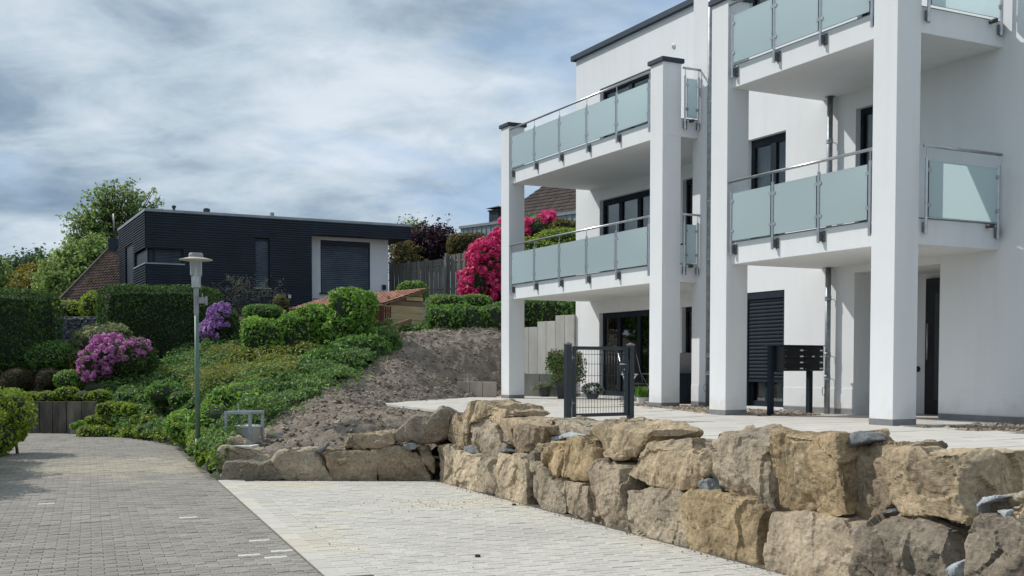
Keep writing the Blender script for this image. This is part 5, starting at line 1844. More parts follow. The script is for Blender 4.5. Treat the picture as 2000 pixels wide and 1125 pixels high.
# ---- rhododendrons: flower clusters are pieces of their own
def truss_mesh(name, mat, rad, n, seed):
    r = np.random.RandomState(seed)
    d = r.normal(0, 1, (n, 3)); d[:, 2] = d[:, 2] * 0.8 + 0.25
    d /= np.linalg.norm(d, axis=1)[:, None]
    return leaf_mesh(name, d * rad * (0.75 + 0.3 * r.rand(n, 1)), d, rad * 0.95, M[mat], seed, aspect=0.85, tilt=0.45, fold=0.35)


def rhododendron(label, blobs, nleaf, mat, ntr, rad, leafmat='leaf_hedge_dark', bias=0.25, face=(-0.6, -0.65, 0.5), lump=0.16):
    root, P, Nn, base = bush('rhododendron', label, 'rhododendron', blobs, nleaf, 0.11, leafmat, 'rhododendrons in flower', lump=lump, aspect=0.36)
    _seed[0] += 1
    r = np.random.RandomState(_seed[0])
    meshes = [truss_mesh('truss%d' % k, mat, rad, 30, _seed[0] * 7 + k) for k in range(4)]
    Q, QN = sample_blobs(blobs, ntr * 14, _seed[0], lump, 0.03)
    fc = np.array(face); fc = fc / np.linalg.norm(fc)
    sc = QN @ fc + r.normal(0, 0.3, len(Q)) + (fbm(Q * 2.2, 2) - 0.5) * 2.6
    order = np.argsort(-sc)
    chosen = []
    for i in order:
        if QN[i] @ fc < -0.1: continue
        if all(np.linalg.norm(Q[i] - Q[j]) > rad * 1.35 for j in chosen):
            chosen.append(i)
            if len(chosen) >= ntr: break
    for i in chosen:
        s = r.uniform(0.75, 1.2)
        link('flower_cluster', meshes[r.randint(4)], root, Q[i] - base + QN[i] * 0.03, (r.uniform(-.4, .4), r.uniform(-.4, .4), r.uniform(0, 6.28)), (s, s, s))
    return root


rhododendron('pink rhododendron in full bloom above the road bend', [PB(245, 706, 29.8, 120, 84, 1.5), PB(196, 714, 29.6, 80, 66, 1.2), PB(278, 700, 30.0, 60, 76, 1.2)], 3600, 'petal_pink', 118, 0.088, lump=0.3)
rhododendron('purple rhododendron between the dark hedge and the bright hedge', [PB(437, 640, 32, 70, 84, 1.2)], 2000, 'petal_purple', 58, 0.095, lump=0.26)
rhododendron('large magenta rhododendron behind the white column', [PB(945, 553, 42, 78, 92, 2.0), PB(963, 512, 42.2, 86, 92, 2.0), PB(1000, 480, 42.5, 76, 80, 2.0), PB(1050, 452, 43, 110, 58, 2.0), PB(1000, 560, 42, 110, 80, 2.2)], 6500, 'petal_magenta', 165, 0.16, leafmat='leaf_laurel', lump=0.3)
bush('green_shrub', 'green and yellow shrub in front of the zinc edged roof', 'shrub', [PB(1100, 472, 41.0, 120, 52, 1.6), PB(1050, 490, 40.6, 110, 50, 1.6)], 4500, 0.11, 'leaf_lime', HG, lump=0.2)
bush('green_shrub', 'grey green shrub right below the zinc edged roof', 'shrub', [PB(1108, 450, 42.0, 80, 40, 1.2)], 1600, 0.12, 'leaf_bronze', HG, lump=0.2)
bush('green_shrub', 'flat topped bronze tipped shrub above the board fence', 'shrub', [PB(918, 480, 46, 92, 46, 1.6, 3.2)], 2600, 0.12, 'leaf_bronze', HG, lump=0.1)


# ---- thin grey shrub in front of the dark cladding
def twig_shrub(label, base, tips, mat, leaf, nleaf, seed, r0=0.02, name='thin_shrub'):
    r = np.random.RandomState(seed)
    root = empty(name, base, 0, label, 'shrub', HG)
    mb = MB(); C_, N_ = [], []
    for tp in tips:
        tp = np.array(tp) - base
        mid = tp * 0.5 + np.array([r.uniform(-.12, .12), r.uniform(-.12, .12), 0.1])
        pts = [np.zeros(3), mid, tp]
        mb.tube(pts, [r0, r0 * 0.7, r0 * 0.3], 5)
        for q in range(5):
            t = r.uniform(0.45, 1.0)
            p = mid + (tp - mid) * (t * 2 - 1) if t > .5 else mid * t * 2
            e = p + r.normal(0, 0.22, 3) + np.array([0, 0, 0.05])
            mb.tube([p, e], [r0 * 0.4, r0 * 0.2], 4)
            k = nleaf // (len(tips) * 5)
            C_.append(e + r.normal(0, 0.09, (k, 3))); N_.append(r.normal(0, 1, (k, 3)))
    mb.build('branches', M['bark'], root, smooth=True)
    C_ = np.vstack(C_); N_ = np.vstack(N_)
    link('foliage', leaf_mesh('tw', C_, N_, leaf, M[mat], seed, 0.4), root)
    return root


b0 = at(468, 615, 38)
twig_shrub('thin grey leaved shrub against the dark cladding beside the hedge', b0, [at(x, y, 38) for x, y in ((425, 556), (440, 560), (452, 548), (475, 556), (490, 552), (498, 560))], 'leaf_grey', 0.075, 420, 77)
b0 = at(520, 615, 38)
twig_shrub('thin grey leaved shrub beneath the slit window of the dark house', b0, [at(x, y, 38) for x, y in ((505, 575), (520, 570), (535, 568), (548, 578))], 'leaf_grey', 0.075, 240, 78)


# ---- ground cover on the slope
def cover(label, poly_px, xr, yr, n, size, mat, hmin, hmax, seed, name='ground_cover', lscale=1.3, tilt=0.55, exclude=None):
    r = np.random.RandomState(seed)
    x = r.uniform(*xr, n); y = r.uniform(*yr, n)
    z = H(x, y)
    a, b = proj(np.stack([x, y, z], 1))
    ok = in_poly(a, b, poly_px)
    if exclude is not None: ok &= ~in_poly(a, b, exclude)
    x, y, z = x[ok], y[ok], z[ok]
    top = hmin + (hmax - hmin) * np.clip(fbm(np.stack([x * lscale, y * lscale, x * 0 + seed], 1), 3) * 2.2 - 0.6, 0, 1)
    zz = z - 0.05 + top * (1 - 0.45 * r.rand(len(x)) ** 1.6)
    nn = np.stack([r.normal(0, .3, len(x)) - 0.15, r.normal(0, .3, len(x)) - 0.45, np.full(len(x), 1.0)], 1)
    o = link(name, leaf_mesh(name, np.stack([x, y, zz], 1), nn, size, M[mat], seed, 0.55, tilt))
    return tag(o, label, 'ground cover', kind='stuff')


GREEN = [(200, 846), (150, 846), (185, 800), (205, 765), (300, 735), (370, 690), (430, 665), (480, 665), (560, 690), (660, 680), (760, 655), (780, 665), (700, 742), (620, 775), (540, 825), (470, 880), (425, 935), (395, 912), (366, 890), (335, 872), (280, 860)]
cover('olive and green ivy carpeting the slope above the road bend', GREEN, (-11, -2), (16, 33), 100000, 0.10, 'leaf_ivy', 0.10, 0.55, 41)
OLIVE = [(360, 770), (300, 755), (380, 715), (470, 688), (600, 695), (640, 705), (560, 755), (460, 790), (380, 800)]
cover('yellowish patch of low shrubs across the middle of the slope', OLIVE, (-10, -3), (20, 33), 42000, 0.085, 'leaf_olive', 0.25, 0.62, 42)
STRIP = [(150, 850), (160, 822), (240, 812), (320, 828), (385, 862), (420, 900), (425, 936), (395, 914), (366, 892), (335, 875), (280, 863)]
cover('lime green creeper along the edge of the road', STRIP, (-11, -3.5), (15.5, 29), 60000, 0.07, 'leaf_lime', 0.10, 0.42, 43)
UP = [(280, 740), (340, 700), (430, 668), (490, 675), (470, 700), (380, 735), (310, 760)]
cover('dark green creeper on the upper slope below the purple rhododendron', UP, (-11, -5), (22, 36), 22000, 0.09, 'leaf_laurel', 0.1, 0.4, 44)
EDGE = [(470, 880), (540, 820), (620, 772), (700, 738), (790, 655), (800, 668), (720, 748), (640, 785), (560, 832), (490, 890)]
cover('sparse weeds where the green slope meets the bare soil', EDGE, (-6.5, -1.5), (16.5, 34), 3600, 0.085, 'leaf_bright', 0.05, 0.28, 45)


# ---- trees
def grow_tree(root, seed, trunk_h, crown, nlimb, leafmat, leaf, nleaf, r0=0.16, tw=0.30, lean=(0, 0)):
    """trunk and limbs reaching into a crown of blobs; leaves in tufts at the twig ends"""
    r = np.random.RandomState(seed)
    mb = MB()
    top = np.array([lean[0], lean[1], trunk_h])
    mb.tube([np.zeros(3), top * 0.5 + np.array([.05, .03, 0]), top], [r0, r0 * 0.8, r0 * 0.6], 9)
    tufts = []
    P, Nn = sample_blobs(crown, nlimb * 6, seed, 0.18, 0.45)
    idx = r.permutation(len(P))[:nlimb * 5]
    heads = [top + (np.array(b['c']) - top) * 0.72 for b in crown]
    for b, hd in zip(crown, heads):
        mb.tube([top, (top + hd) / 2 + r.normal(0, 0.12, 3), hd], [r0 * 0.5, r0 * 0.38, r0 * 0.24], 7)
    for i in idx:
        k = int(np.argmin([np.linalg.norm(P[i] - h) for h in heads]))
        st = top + (heads[k] - top) * r.uniform(0.35, 1.0)
        mid = st + (P[i] - st) * 0.5 + r.normal(0, 0.12, 3) + np.array([0, 0, 0.1])
        mb.tube([st, mid, P[i]], [r0 * 0.2, r0 * 0.12, r0 * 0.05], 5, cap=False)
        tufts.append(P[i])
        for q in range(2):
            e = mid + (P[i] - mid) * r.uniform(0.2, 0.9) + r.normal(0, tw, 3)
            mb.tube([mid, e], [r0 * 0.09, r0 * 0.035], 4, cap=False)
            tufts.append(e)
    mb.build('trunk', M['bark'], root, smooth=True)
    T = np.array(tufts)
    k = max(1, nleaf // len(T))
    sp = r.uniform(0.5, 1.25, len(T))
    C_ = (T[:, None, :] + r.normal(0, 1, (len(T), k, 3)) * (tw * 0.72 * sp)[:, None, None] * np.array([1, 1, 0.62])).reshape(-1, 3)
    ctr = np.mean([b['c'] for b in crown], axis=0)
    Nn = C_ - ctr
    Nn /= np.linalg.norm(Nn, axis=1)[:, None]
    Nn[:, 2] += 0.4
    link('crown', leaf_mesh('crown', C_, Nn, leaf, M[leafmat], seed, 0.6, 0.8), root)


def rel(blobs, base):
    return [dict(b, c=tuple(np.array(b['c']) - base)) for b in blobs]


TG = 'trees beyond the gardens'


def tree(label, name, base_px, Y, blobs, seed, th, nl, mat, leaf, nleaf, r0=0.16, tw=0.3):
    base = at(*base_px, Y); base[2] = H1(base[0], base[1]) - 0.1
    root = empty(name, base, 0, label, 'tree', TG)
    grow_tree(root, seed, th, rel(blobs, base), nl, mat, leaf, nleaf, r0, tw)
    return root


tree('tall light crowned tree rising behind the flat roofed dark house', 'tall_tree', (232, 600), 62,
     [PB(225, 400, 62, 120, 100, 3.2), PB(270, 405, 62, 90, 90, 3.0), PB(180, 440, 62, 100, 90, 3.0), PB(235, 450, 62, 160, 100, 3.4), PB(160, 485, 62, 80, 60, 2.4)], 61, 4.6, 90, 'leaf_tree', 0.19, 7600, r0=0.2, tw=0.21)
tree('dense green tree left of the tiled roof', 'broad_tree', (150, 620), 56,
     [PB(165, 520, 56, 150, 90, 3.0), PB(140, 560, 55, 130, 80, 3.0), PB(195, 500, 56.5, 90, 80, 2.6)], 62, 2.2, 70, 'leaf_tree', 0.20, 11000, tw=0.32)
tree('dark rounded tree far behind the left hedge', 'broad_tree', (55, 600), 75,
     [PB(62, 540, 75, 110, 90, 4.0), PB(30, 570, 75, 70, 60, 3.0), PB(90, 530, 75.5, 60, 60, 3)], 63, 2.4, 55, 'leaf_far', 0.26, 8500, tw=0.4)
tree('yellowish young tree between two greener trees', 'young_tree', (70, 610), 66,
     [PB(70, 556, 66, 80, 76, 2.6), PB(95, 575, 65.5, 60, 60, 2.2)], 64, 1.8, 40, 'leaf_yellow', 0.22, 5500, tw=0.34)
tree('tree at the left edge with only its branch tips in view', 'edge_tree', (-60, 640), 48,
     [PB(-25, 520, 48, 70, 60, 2.4), PB(-50, 560, 48, 110, 90, 3.0)], 65, 2.0, 40, 'leaf_tree', 0.17, 4200, tw=0.3)
tree('copper leaved tree behind the board fence', 'copper_tree', (830, 560), 52,
     [PB(838, 475, 52, 80, 70, 2.4), PB(800, 490, 52, 50, 56, 2.2), PB(862, 462, 52, 36, 40, 1.5)], 66, 1.6, 55, 'leaf_copper', 0.15, 7000, tw=0.26)
tree('small green tree peeping over the flat roof end', 'young_tree', (806, 540), 57,
     [PB(806, 452, 57, 34, 44, 1.5), PB(812, 470, 57, 40, 50, 1.6)], 67, 2.0, 22, 'leaf_tree', 0.16, 1500, tw=0.26)
tree('brown green conifer beside the end of the dark house', 'conifer', (786, 540), 49,
     [PB(786, 495, 49, 34, 60, 1.5, 1.6), PB(790, 520, 49, 46, 50, 1.6)], 68, 1.4, 30, 'leaf_bronze', 0.13, 2600, tw=0.22)

# ------------------------------------------------------------------ the dark clad house
HC = at(285, 407, 40)
house = empty('clad_house', (HC[0], HC[1], 0), PHI, 'flat roofed house clad in dark blue grey corrugated metal', 'house')
HN = np.array([U1[0], U1[1], 0])        # from its long front inwards
HX = np.array([U2[0], U2[1], 0])


def HP(px, py, dep=0.0):
    p = on_plane(px, py, np.array([HC[0], HC[1], 0]) + HN * dep, HN) - np.array([HC[0], HC[1], 0])
    return float(p @ HX), float(p[2])


def HS(px, py):
    p = on_plane(px, py, np.array([HC[0], HC[1], 0]), HX) - np.array([HC[0], HC[1], 0])
    return float(p @ HN), float(p[2])


ztop = HC[2]
eR = HP(802, 450)[0]
eW0, eW1 = HP(609, 520)[0], HP(769, 520)[0]
zSof = HP(609, 457)[1]
zB = 2.2
LEN_S = 6.6
pitch = 0.088


def siding(mb, x0, x1, z0, z1, put, holes=()):
    """horizontal trapezoid profile; put(x, out, z) places a point"""
    z = z0
    while z < z1 - 0.01:
        zt = min(z + pitch, z1)
        segs = [(x0, x1)]
        for hx0, hx1, hz0, hz1 in holes:
            if zt > hz0 + 0.01 and z < hz1 - 0.01:
                ns = []
                for a, b in segs:
                    if hx1 <= a or hx0 >= b: ns.append((a, b)); continue
                    if hx0 > a: ns.append((a, hx0))
                    if hx1 < b: ns.append((hx1, b))
                segs = ns
        for a, b in segs:
            pr = [(0.0, z), (0.045, z + pitch * 0.06), (0.045, z + pitch * 0.46), (0.0, z + pitch * 0.56), (0.0, zt)]
            v = [put(x, o_, min(q, zt)) for x in (a, b) for o_, q in pr]
            mb.add(v, [(j, j + 5, j + 6, j + 1) for j in range(4)])
        z += pitch


# openings
cw = HP(358, 487)[0]
cz0, cz1 = HP(300, 513)[1], HP(300, 486)[1]
sw0, sw1 = HP(498, 520)[0], HP(527, 520)[0]
sz0, sz1 = HP(512, 562)[1], HP(512, 466)[1]
mb = MB()
siding(mb, 0.0, eW0, zB, zSof, lambda x, o_, z: (x, -o_, z), [(-0.1, cw, cz0, cz1), (sw0, sw1, sz0, sz1)])
siding(mb, 0.0, eR, zSof, ztop - 0.10, lambda x, o_, z: (x, -o_, z))
mb.build('siding', M['siding_blue'], house)
d0, d1 = HS(247, 520)[0], HS(261, 520)[0]
dz1 = HS(255, 478)[1]
c1 = HS(264, 505)[0]
mb = MB()
siding(mb, 0.0, LEN_S, zB, ztop - 0.10, lambda x, o_, z: (-o_, x, z), [(-0.1, c1, cz0, cz1), (min(d0, d1), max(d0, d1), zB, dz1)])
mb.build('siding', M['siding_blue'], house)
# body behind the cladding
mb = MB()
mb.box(0.35, eW0 - 0.02, 0.35, LEN_S, zB - 0.6, zSof)
mb.box(0.01, eR, 0.01, LEN_S, zSof + 0.003, ztop - 0.11)
mb.box(eW0 - 0.02, eW0, 0.02, 0.7, zB - 0.6, zSof)
mb.box(0.02, cw + 0.02, 0.02, 0.36, zB - 0.6, cz0 - 0.04)
mb.box(0.02, cw + 0.02, 0.02, 0.36, cz1 + 0.02, zSof)
mb.box(cw + 0.02, sw0 - 0.01, 0.02, 0.36, zB - 0.6, zSof)
mb.box(sw1 + 0.01, eW0 - 0.02, 0.02, 0.36, zB - 0.6, zSof)
mb.box(sw0 - 0.01, sw1 + 0.01, 0.02, 0.36, sz1 + 0.02, zSof); mb.box(sw0 - 0.01, sw1 + 0.01, 0.02, 0.36, zB - 0.6, sz0 - 0.02)
mb.box(0.02, 0.36, c1 + 0.02, LEN_S, zB - 0.6, zSof)
mb.build('wall', M['siding_blue'], house)
mb = MB()
mb.box(-0.06, eR + 0.05, -0.06, LEN_S + 0.05, ztop - 0.10, ztop)
mb.build('parapet_cap', M['parapet_metal'], house, bevel=0.01)
# white recessed part with the big blind
mb = MB()
bx0, bx1 = HP(626, 520, 0.6)[0], HP(723, 520, 0.6)[0]
bz1, bz0 = HP(675, 471, 0.6)[1], HP(675, 573, 0.6)[1]
wall_with_holes(mb, eW0, eW1, zB - 0.6, zSof, 0.6, [(bx0, bx1, bz0, bz1)], depth=0.14)
mb.add([(eW1, 0.6, zB - 0.6), (eW1, LEN_S, zB - 0.6), (eW1, LEN_S, zSof), (eW1, 0.6, zSof)], [(0, 1, 2, 3)])
mb.build('wall', M['house_white'], house)


def blind(x0, x1, z0, z1, y, parent, n, box=0.18, put=None):
    mb = MB()
    mb.box(x0, x1, y - 0.03, y + 0.05, z1 - box, z1)
    mb.box(x0, x0 + 0.04, y - 0.02, y + 0.03, z0, z1 - box); mb.box(x1 - 0.04, x1, y - 0.02, y + 0.03, z0, z1 - box)
    w = mb.build('window', M['siding_blue'], parent)
    p = MB(); p.box(x0 + 0.04, x1 - 0.04, y + 0.045, y + 0.055, z0, z1 - box)
    p.build('pane', M['window_glass'], w)
    p = MB(); p.box(x0 + 0.02, x1 - 0.02, y + 0.09, y + 0.10, z0, z1 - box)
    p.build('backing', M['room_dark'], w)
    s = MB()
    hh = (z1 - box - z0) / n
    for k in range(n):
        z = z0 + k * hh
        s.add([(x0 + 0.045, y + 0.03, z), (x1 - 0.045, y + 0.03, z), (x1 - 0.045, y - 0.025, z + hh * 0.4), (x0 + 0.045, y - 0.025, z + hh * 0.4), (x1 - 0.045, y + 0.03, z + hh), (x0 + 0.045, y + 0.03, z + hh)],
              [(0, 1, 2, 3), (3, 2, 4, 5)])
    tag(s.build('blind_slats', M['blind_slat'], w), kind='stuff')
    return w


blind(bx0, bx1, bz0, bz1, 0.66, house, 25)
s = MB(); s.box(bx0 - 0.05, bx1 + 0.05, 0.52, 0.66, bz0 - 0.05, bz0 - 0.003)
s.build('sill', M['siding_blue'], house)
blind(sw0, sw1, sz0, sz1, 0.10, house, 24, box=0.06)
s = MB(); s.box(sw0 - 0.03, sw1 + 0.03, -0.06, 0.1, sz0 - 0.04, sz0 - 0.003); s.build('sill', M['parapet_metal'], house)
blind(0.28, cw, cz0, cz1, 0.12, house, 8, box=0.06)
s = MB(); s.box(-0.07, cw + 0.04, -0.07, 0.12, cz0 - 0.05, cz0 - 0.003); s.box(-0.07, 0.12, 0.123, c1 + 0.05, cz0 - 0.05, cz0 - 0.003)
s.build('sill', M['parapet_metal'], house)
p = MB(); p.box(0.05, 0.07, 0.14, c1, cz0, cz1); p.build('dark_side_panel', M['siding_blue'], house)  # opaque dark panel added in place of the side pane, hides its sky reflection
p = MB(); p.box(0.20, 0.22, 0.21, c1, cz0, cz1); p.build('backing', M['room_dark'], house)
p = MB(); p.box(0.10, 0.30, 0.16, 0.20, cz0, cz1); p.build('corner_post', M['siding_blue'], house)
p = MB(); p.box(0.16, 0.20, min(d0, d1), max(d0, d1), zB - 0.5, dz1); p.build('side_window', M['window_glass'], house)
p = MB(); p.box(0.24, 0.26, min(d0, d1), max(d0, d1), zB - 0.5, dz1); p.build('backing', M['room_dark'], house)
lx, lz = HP(749, 561, 0.6)
s = MB(); s.box(lx - 0.07, lx + 0.07, 0.47, 0.597, lz - 0.09, lz + 0.09); s.build('wall_lamp', M['siding_blue'], house, bevel=0.01)
lx, lz = HP(621, 588, 0.6)
s = MB(); s.box(lx - 0.18, lx + 0.18, 0.57, 0.597, lz - 0.1, lz + 0.1); s.build('wall_vent', M['zinc'], house)
lx, lz = HP(565, 579)
s = MB(); s.box(lx - 0.05, lx + 0.05, -0.06, -0.034, lz - 0.06, lz + 0.06); s.build('socket', M['label_white'], house)
for px, h_, r_ in ((349, 0.16, 0.05), (414, 0.18, 0.09), (545, 0.15, 0.10)):
    x = HP(px, 415)[0]
    s = MB()
    if px == 545: s.box(x - 0.06, x + 0.06, 0.9, 1.1, ztop - 0.02, ztop + 0.26)
    elif px == 349: s.lathe([(0.13, -0.02), (0.13, 0.06), (0.05, 0.08), (0.05, 0.2), (0.08, 0.21), (0.08, 0.27), (0.02, 0.3)], (x, 0.9, ztop), 12)
    else: s.lathe([(0.05, -0.02), (0.05, 0.12), (0.13, 0.14), (0.12, 0.24), (0.03, 0.27)], (x, 0.9, ztop), 12)
    s.build('roof_vent', M['zinc'] if px == 545 else M['pot_dark'], house)

# ------------------------------------------------------------------ neighbour with the old tiled roof, left
def tile_rows(mb, a, b, c, d, nrow, ncol, th=0.035, wave=True):
    """roof plane a-b (eave) to d-c (ridge) covered by overlapping tiles"""
    a, b, c, d = [np.array(q, float) for q in (a, b, c, d)]
    n = np.cross(b - a, d - a); n /= np.linalg.norm(n)
    if n[2] < 0: n = -n
    for i in range(nrow):
        t0, t1 = i / nrow, (i + 1.12) / nrow
        for j in range(ncol):
            u0, u1 = j / ncol, (j + 0.97) / ncol
            um = (u0 + u1) / 2
            def P(u, t): return (a + (b - a) * u) * (1 - t) + (d + (c - d) * u) * t
            t1c = min(t1, 1.0)
            v = [P(u0, t0) + n * th, P(um, t0) + n * th * 1.9, P(u1, t0) + n * th, P(u1, t1c) + n * th * 0.2, P(um, t1c) + n * th * 1.0, P(u0, t1c) + n * th * 0.2, P(u0, t0), P(um, t0), P(u1, t0)]
            mb.add(v, [(0, 1, 4, 5), (1, 2, 3, 4), (6, 7, 1, 0), (7, 8, 2, 1)])


Yn = 47
nb0 = at(112, 592, Yn - 3); nb1 = at(300, 577, Yn - 1); nb2 = at(300, 420, Yn + 4.5); nb3 = at(252, 455, Yn + 4.5)
tr_ = empty('tiled_house', (float(nb0[0]) + 2, float(nb0[1]) + 1, H1(nb0[0] + 2, nb0[1] + 1)), 0, 'old house with a steep brown tiled roof behind the hedge', 'house')
ob = np.array(tr_.location)
eL, eRr = at(112, 592, 44) - ob, at(330, 575, 45.5) - ob
rL, rR = at(243, 456, 48.5) - ob, at(420, 440, 50) - ob
mb = MB()
tile_rows(mb, eL, eRr, rR, rL, 26, 34)
tag(mb.build('roof', M['tile_brown'], tr_), kind='stuff')
mb = MB(); mb.add([eL, eRr, rR, rL], [(0, 1, 2, 3)])
mb.add([eL + np.array([0, 0, -0.02]), rL + np.array([0, 0, -0.02]), rL + np.array([0.6, 5.5, -3.2]), eL + np.array([0.6, 9.5, -0.02])], [(0, 1, 2, 3)])
mb.build('roof_deck', M['tile_dark'], tr_)
mb = MB()
mb.tube([eL + np.array([0, 0, 0.04]), rL + np.array([0, 0, 0.04])], 0.07, 6)
mb.build('verge', M['tile_dark'], tr_)
mb = MB()
w0 = eL + (eRr - eL) * 0.03 + np.array([0.3, 0.5, 0]); w1 = eRr + np.array([0, 0.5, 0])
mb.add([(w0[0], w0[1], w0[2] - 2.4), (w1[0], w1[1], w1[2] - 2.4), (w1[0], w1[1], w1[2]), (w0[0], w0[1], w0[2])], [(0, 1, 2, 3)])
mb.build('wall', M['house_white'], tr_)
ch = at(223, 490, 47.5) - ob
mb = MB(); mb.box(ch[0] - 0.16, ch[0] + 0.16, ch[1] - 0.25, ch[1] + 0.25, ch[2] - 0.6, ch[2] + 0.52)
cch = mb.build('chimney', M['siding_blue'], tr_)
mb = MB(); mb.tube([(ch[0], ch[1], ch[2] + 0.5), (ch[0], ch[1], ch[2] + 1.55)], 0.035, 8)
mb.build('flue', M['steel_dark'], cch, smooth=True)

# ------------------------------------------------------------------ house up behind, right: tiled gable roof with a zinc band
zh = empty('hillside_house', (0, 0, 0), 0, 'house uphill with a dark brown tiled roof and a seamed zinc band', 'house')
zo = at(900, 455, 62)
zh.location = (zo[0], zo[1], H1(zo[0], zo[1]))
zh.rotation_euler = (0, 0, math.radians(44.5 - 90))
zd = np.array([math.sin(math.radians(44.5)), -math.cos(math.radians(44.5)), 0])
zn = np.array([math.cos(math.radians(44.5)), math.sin(math.radians(44.5)), 0])
z0_ = zo[2] - zh.location[2]
LB = 11.0
top_z = at(900, 447, 62)[2] - zh.location[2]
mb = MB(); mb.box(0, LB, -0.02, 0.1, top_z - 0.95, top_z)
band = mb.build('zinc_band', M['zinc'], zh)
mb = MB(); mb.box(-0.08, LB, -0.09, 0.16, top_z, top_z + 0.14)
mb.build('band_cap', M['parapet_metal'], zh)
seam = MB(); seam.box(-0.012, 0.012, -0.055, -0.022, top_z - 0.95, top_z - 0.003)
sm = seam.mesh('seam', M['parapet_metal'])
for k in range(30):
    link('seam', sm, band, (0.2 + k * 0.365, 0, 0))
mb = MB(); mb.box(0.3, LB, 0.25, 6, -1.5, top_z - 0.5)
mb.build('wall', M['tile_dark'], zh)
mb = MB()
tile_rows(mb, (2.2, 0.2, top_z + 0.14), (LB, 0.2, top_z + 0.14), (LB, 4.4, top_z + 3.6), (4.6, 4.4, top_z + 3.6), 16, 36)
tag(mb.build('roof', M['tile_dark'], zh), kind='stuff')
mb = MB(); mb.add([(2.2, 0.22, top_z + 0.1), (LB, 0.22, top_z + 0.1), (LB, 4.42, top_z + 3.56), (4.6, 4.42, top_z + 3.56)], [(0, 1, 2, 3)])
mb.add([(2.2, 0.22, top_z + 0.1), (4.6, 4.42, top_z + 3.56), (2.2, 8, top_z + 0.1)], [(0, 1, 2)])
mb.build('roof_deck', M['tile_dark'], zh)
mb = MB()
v0 = (0.0, 0.3, top_z - 0.3); 
mb.add([(0.0, 0.2, top_z - 0.4), (-1.3, 0.2, top_z - 2.2), (-1.3, 6, top_z - 2.2), (0.0, 6, top_z - 0.4), (0.0, 0.2, top_z - 2.4), (0, 6, top_z - 2.4)], [(0, 1, 2, 3), (0, 4, 1), (0, 3, 5, 4), (1, 4, 5, 2)])
mb.build('lower_roof', M['tile_dark'], zh)
mb = MB()
cx_ = 1.55
mb.box(cx_ - 0.36, cx_ + 0.36, 1.0, 1.72, top_z - 0.3, top_z + 0.92)
ck = mb.build('chimney', M['siding_blue'], zh)
mb = MB(); mb.box(cx_ - 0.42, cx_ + 0.42, 0.94, 1.78, top_z + 0.92, top_z + 0.98); mb.box(cx_ - 0.14, cx_ + 0.14, 1.2, 1.5, top_z + 0.98, top_z + 1.08)
mb.add([(cx_ - 0.5, 0.86, top_z + 1.08), (cx_ + 0.5, 0.86, top_z + 1.08), (cx_ + 0.5, 1.86, top_z + 1.08), (cx_ - 0.5, 1.86, top_z + 1.08), (cx_, 1.36, top_z + 1.24)], [(0, 1, 4), (1, 2, 4), (2, 3, 4), (3, 0, 4), (3, 2, 1, 0)])
mb.build('chimney_cowl', M['pot_dark'], ck)

# ------------------------------------------------------------------ board fence
fn = empty('board_fence', at(800, 585, 44.5), 0, 'weathered grey vertical board fence on the slope behind the shed', 'fence')
fo = np.array(fn.location)
def fence_run(p0, p1, q0, q1, Y0, Y1):
    t0, t1 = at(*p0, Y0), at(*p1, Y1)
    b0_, b1_ = at(*q0, Y0), at(*q1, Y1)
    L = np.linalg.norm((t1 - t0)[:2]); d = (t1 - t0) / L
    d[2] = 0
    n = np.array([-d[1], d[0], 0])
    k = int(L / 0.135)
    r = np.random.RandomState(int(p0[0]))
    for i in range(k):
        f_ = (i + 0.5) / k
        c = t0 + (t1 - t0) * f_
        bz = b0_[2] + (b1_[2] - b0_[2]) * f_ - 0.3
        mb = MB()
        off = 0.011 if i % 2 else -0.011
        w = 0.0665
        pa = c - fo + n * off
        mb.obox((pa[0], pa[1], (c[2] + bz) / 2 - fo[2] + r.normal(0, 0.01)), d * w, n * 0.010, (0, 0, (c[2] - bz) / 2))
        mb.build('board', M['fence_wood'], fn)
    for f_ in (0.0, 0.33, 0.66, 1.0):
        c = t0 + (t1 - t0) * f_
        bz = b0_[2] + (b1_[2] - b0_[2]) * f_ - 0.3
        mb = MB(); pa = c - fo - n * 0.08
        mb.obox((pa[0], pa[1], (c[2] + bz) / 2 - fo[2] + 0.03), d * 0.05, n * 0.05, (0, 0, (c[2] - bz) / 2 + 0.03))
        mb.build('post', M['fence_wood'], fn)
    for zz in (0.25, 0.85):
        mb = MB()
        a = b0_ + (t0 - b0_) * zz - fo + n * 0.005; b = b1_ + (t1 - b1_) * zz - fo + n * 0.005
        mb.tube([a, b], 0.03, 4)
        mb.build('rail', M['fence_wood'], fn)
fence_run((766, 516), (874, 505), (766, 584), (874, 584), 46.0, 43.6)
fence_run((875, 498), (990, 484), (875, 586), (990, 590), 43.6, 41.5)

# ------------------------------------------------------------------ shed with tiled roof
E1_ = at(747, 593, 33.5); E0_ = at(557, 607, 37.9); R1_ = at(833, 564, 35.0); R0_ = R1_ + (E0_ - E1_)
so = np.array([E1_[0], E1_[1], H1(E1_[0], E1_[1])])
shed = empty('garden_shed', so, 0, 'long low wooden shed with red pantile roof and yellow plank end', 'shed')
mb = MB(); tile_rows(mb, E1_ - so, E0_ - so, R0_ - so, R1_ - so, 8, 30, th=0.03)
tag(mb.build('roof', M['tile_red'], shed), kind='stuff')
dn = np.array([0, 0, -0.05])
mb = MB(); mb.add([E1_ - so + dn, E0_ - so + dn, R0_ - so + dn, R1_ - so + dn, E1_ - so + dn * 0.3, E0_ - so + dn * 0.3, R0_ - so + dn * 0.3, R1_ - so + dn * 0.3], [(3, 2, 1, 0), (0, 1, 5, 4), (1, 2, 6, 5), (2, 3, 7, 6), (3, 0, 4, 7)])
mb.build('roof_deck', M['wood_brown'], shed)
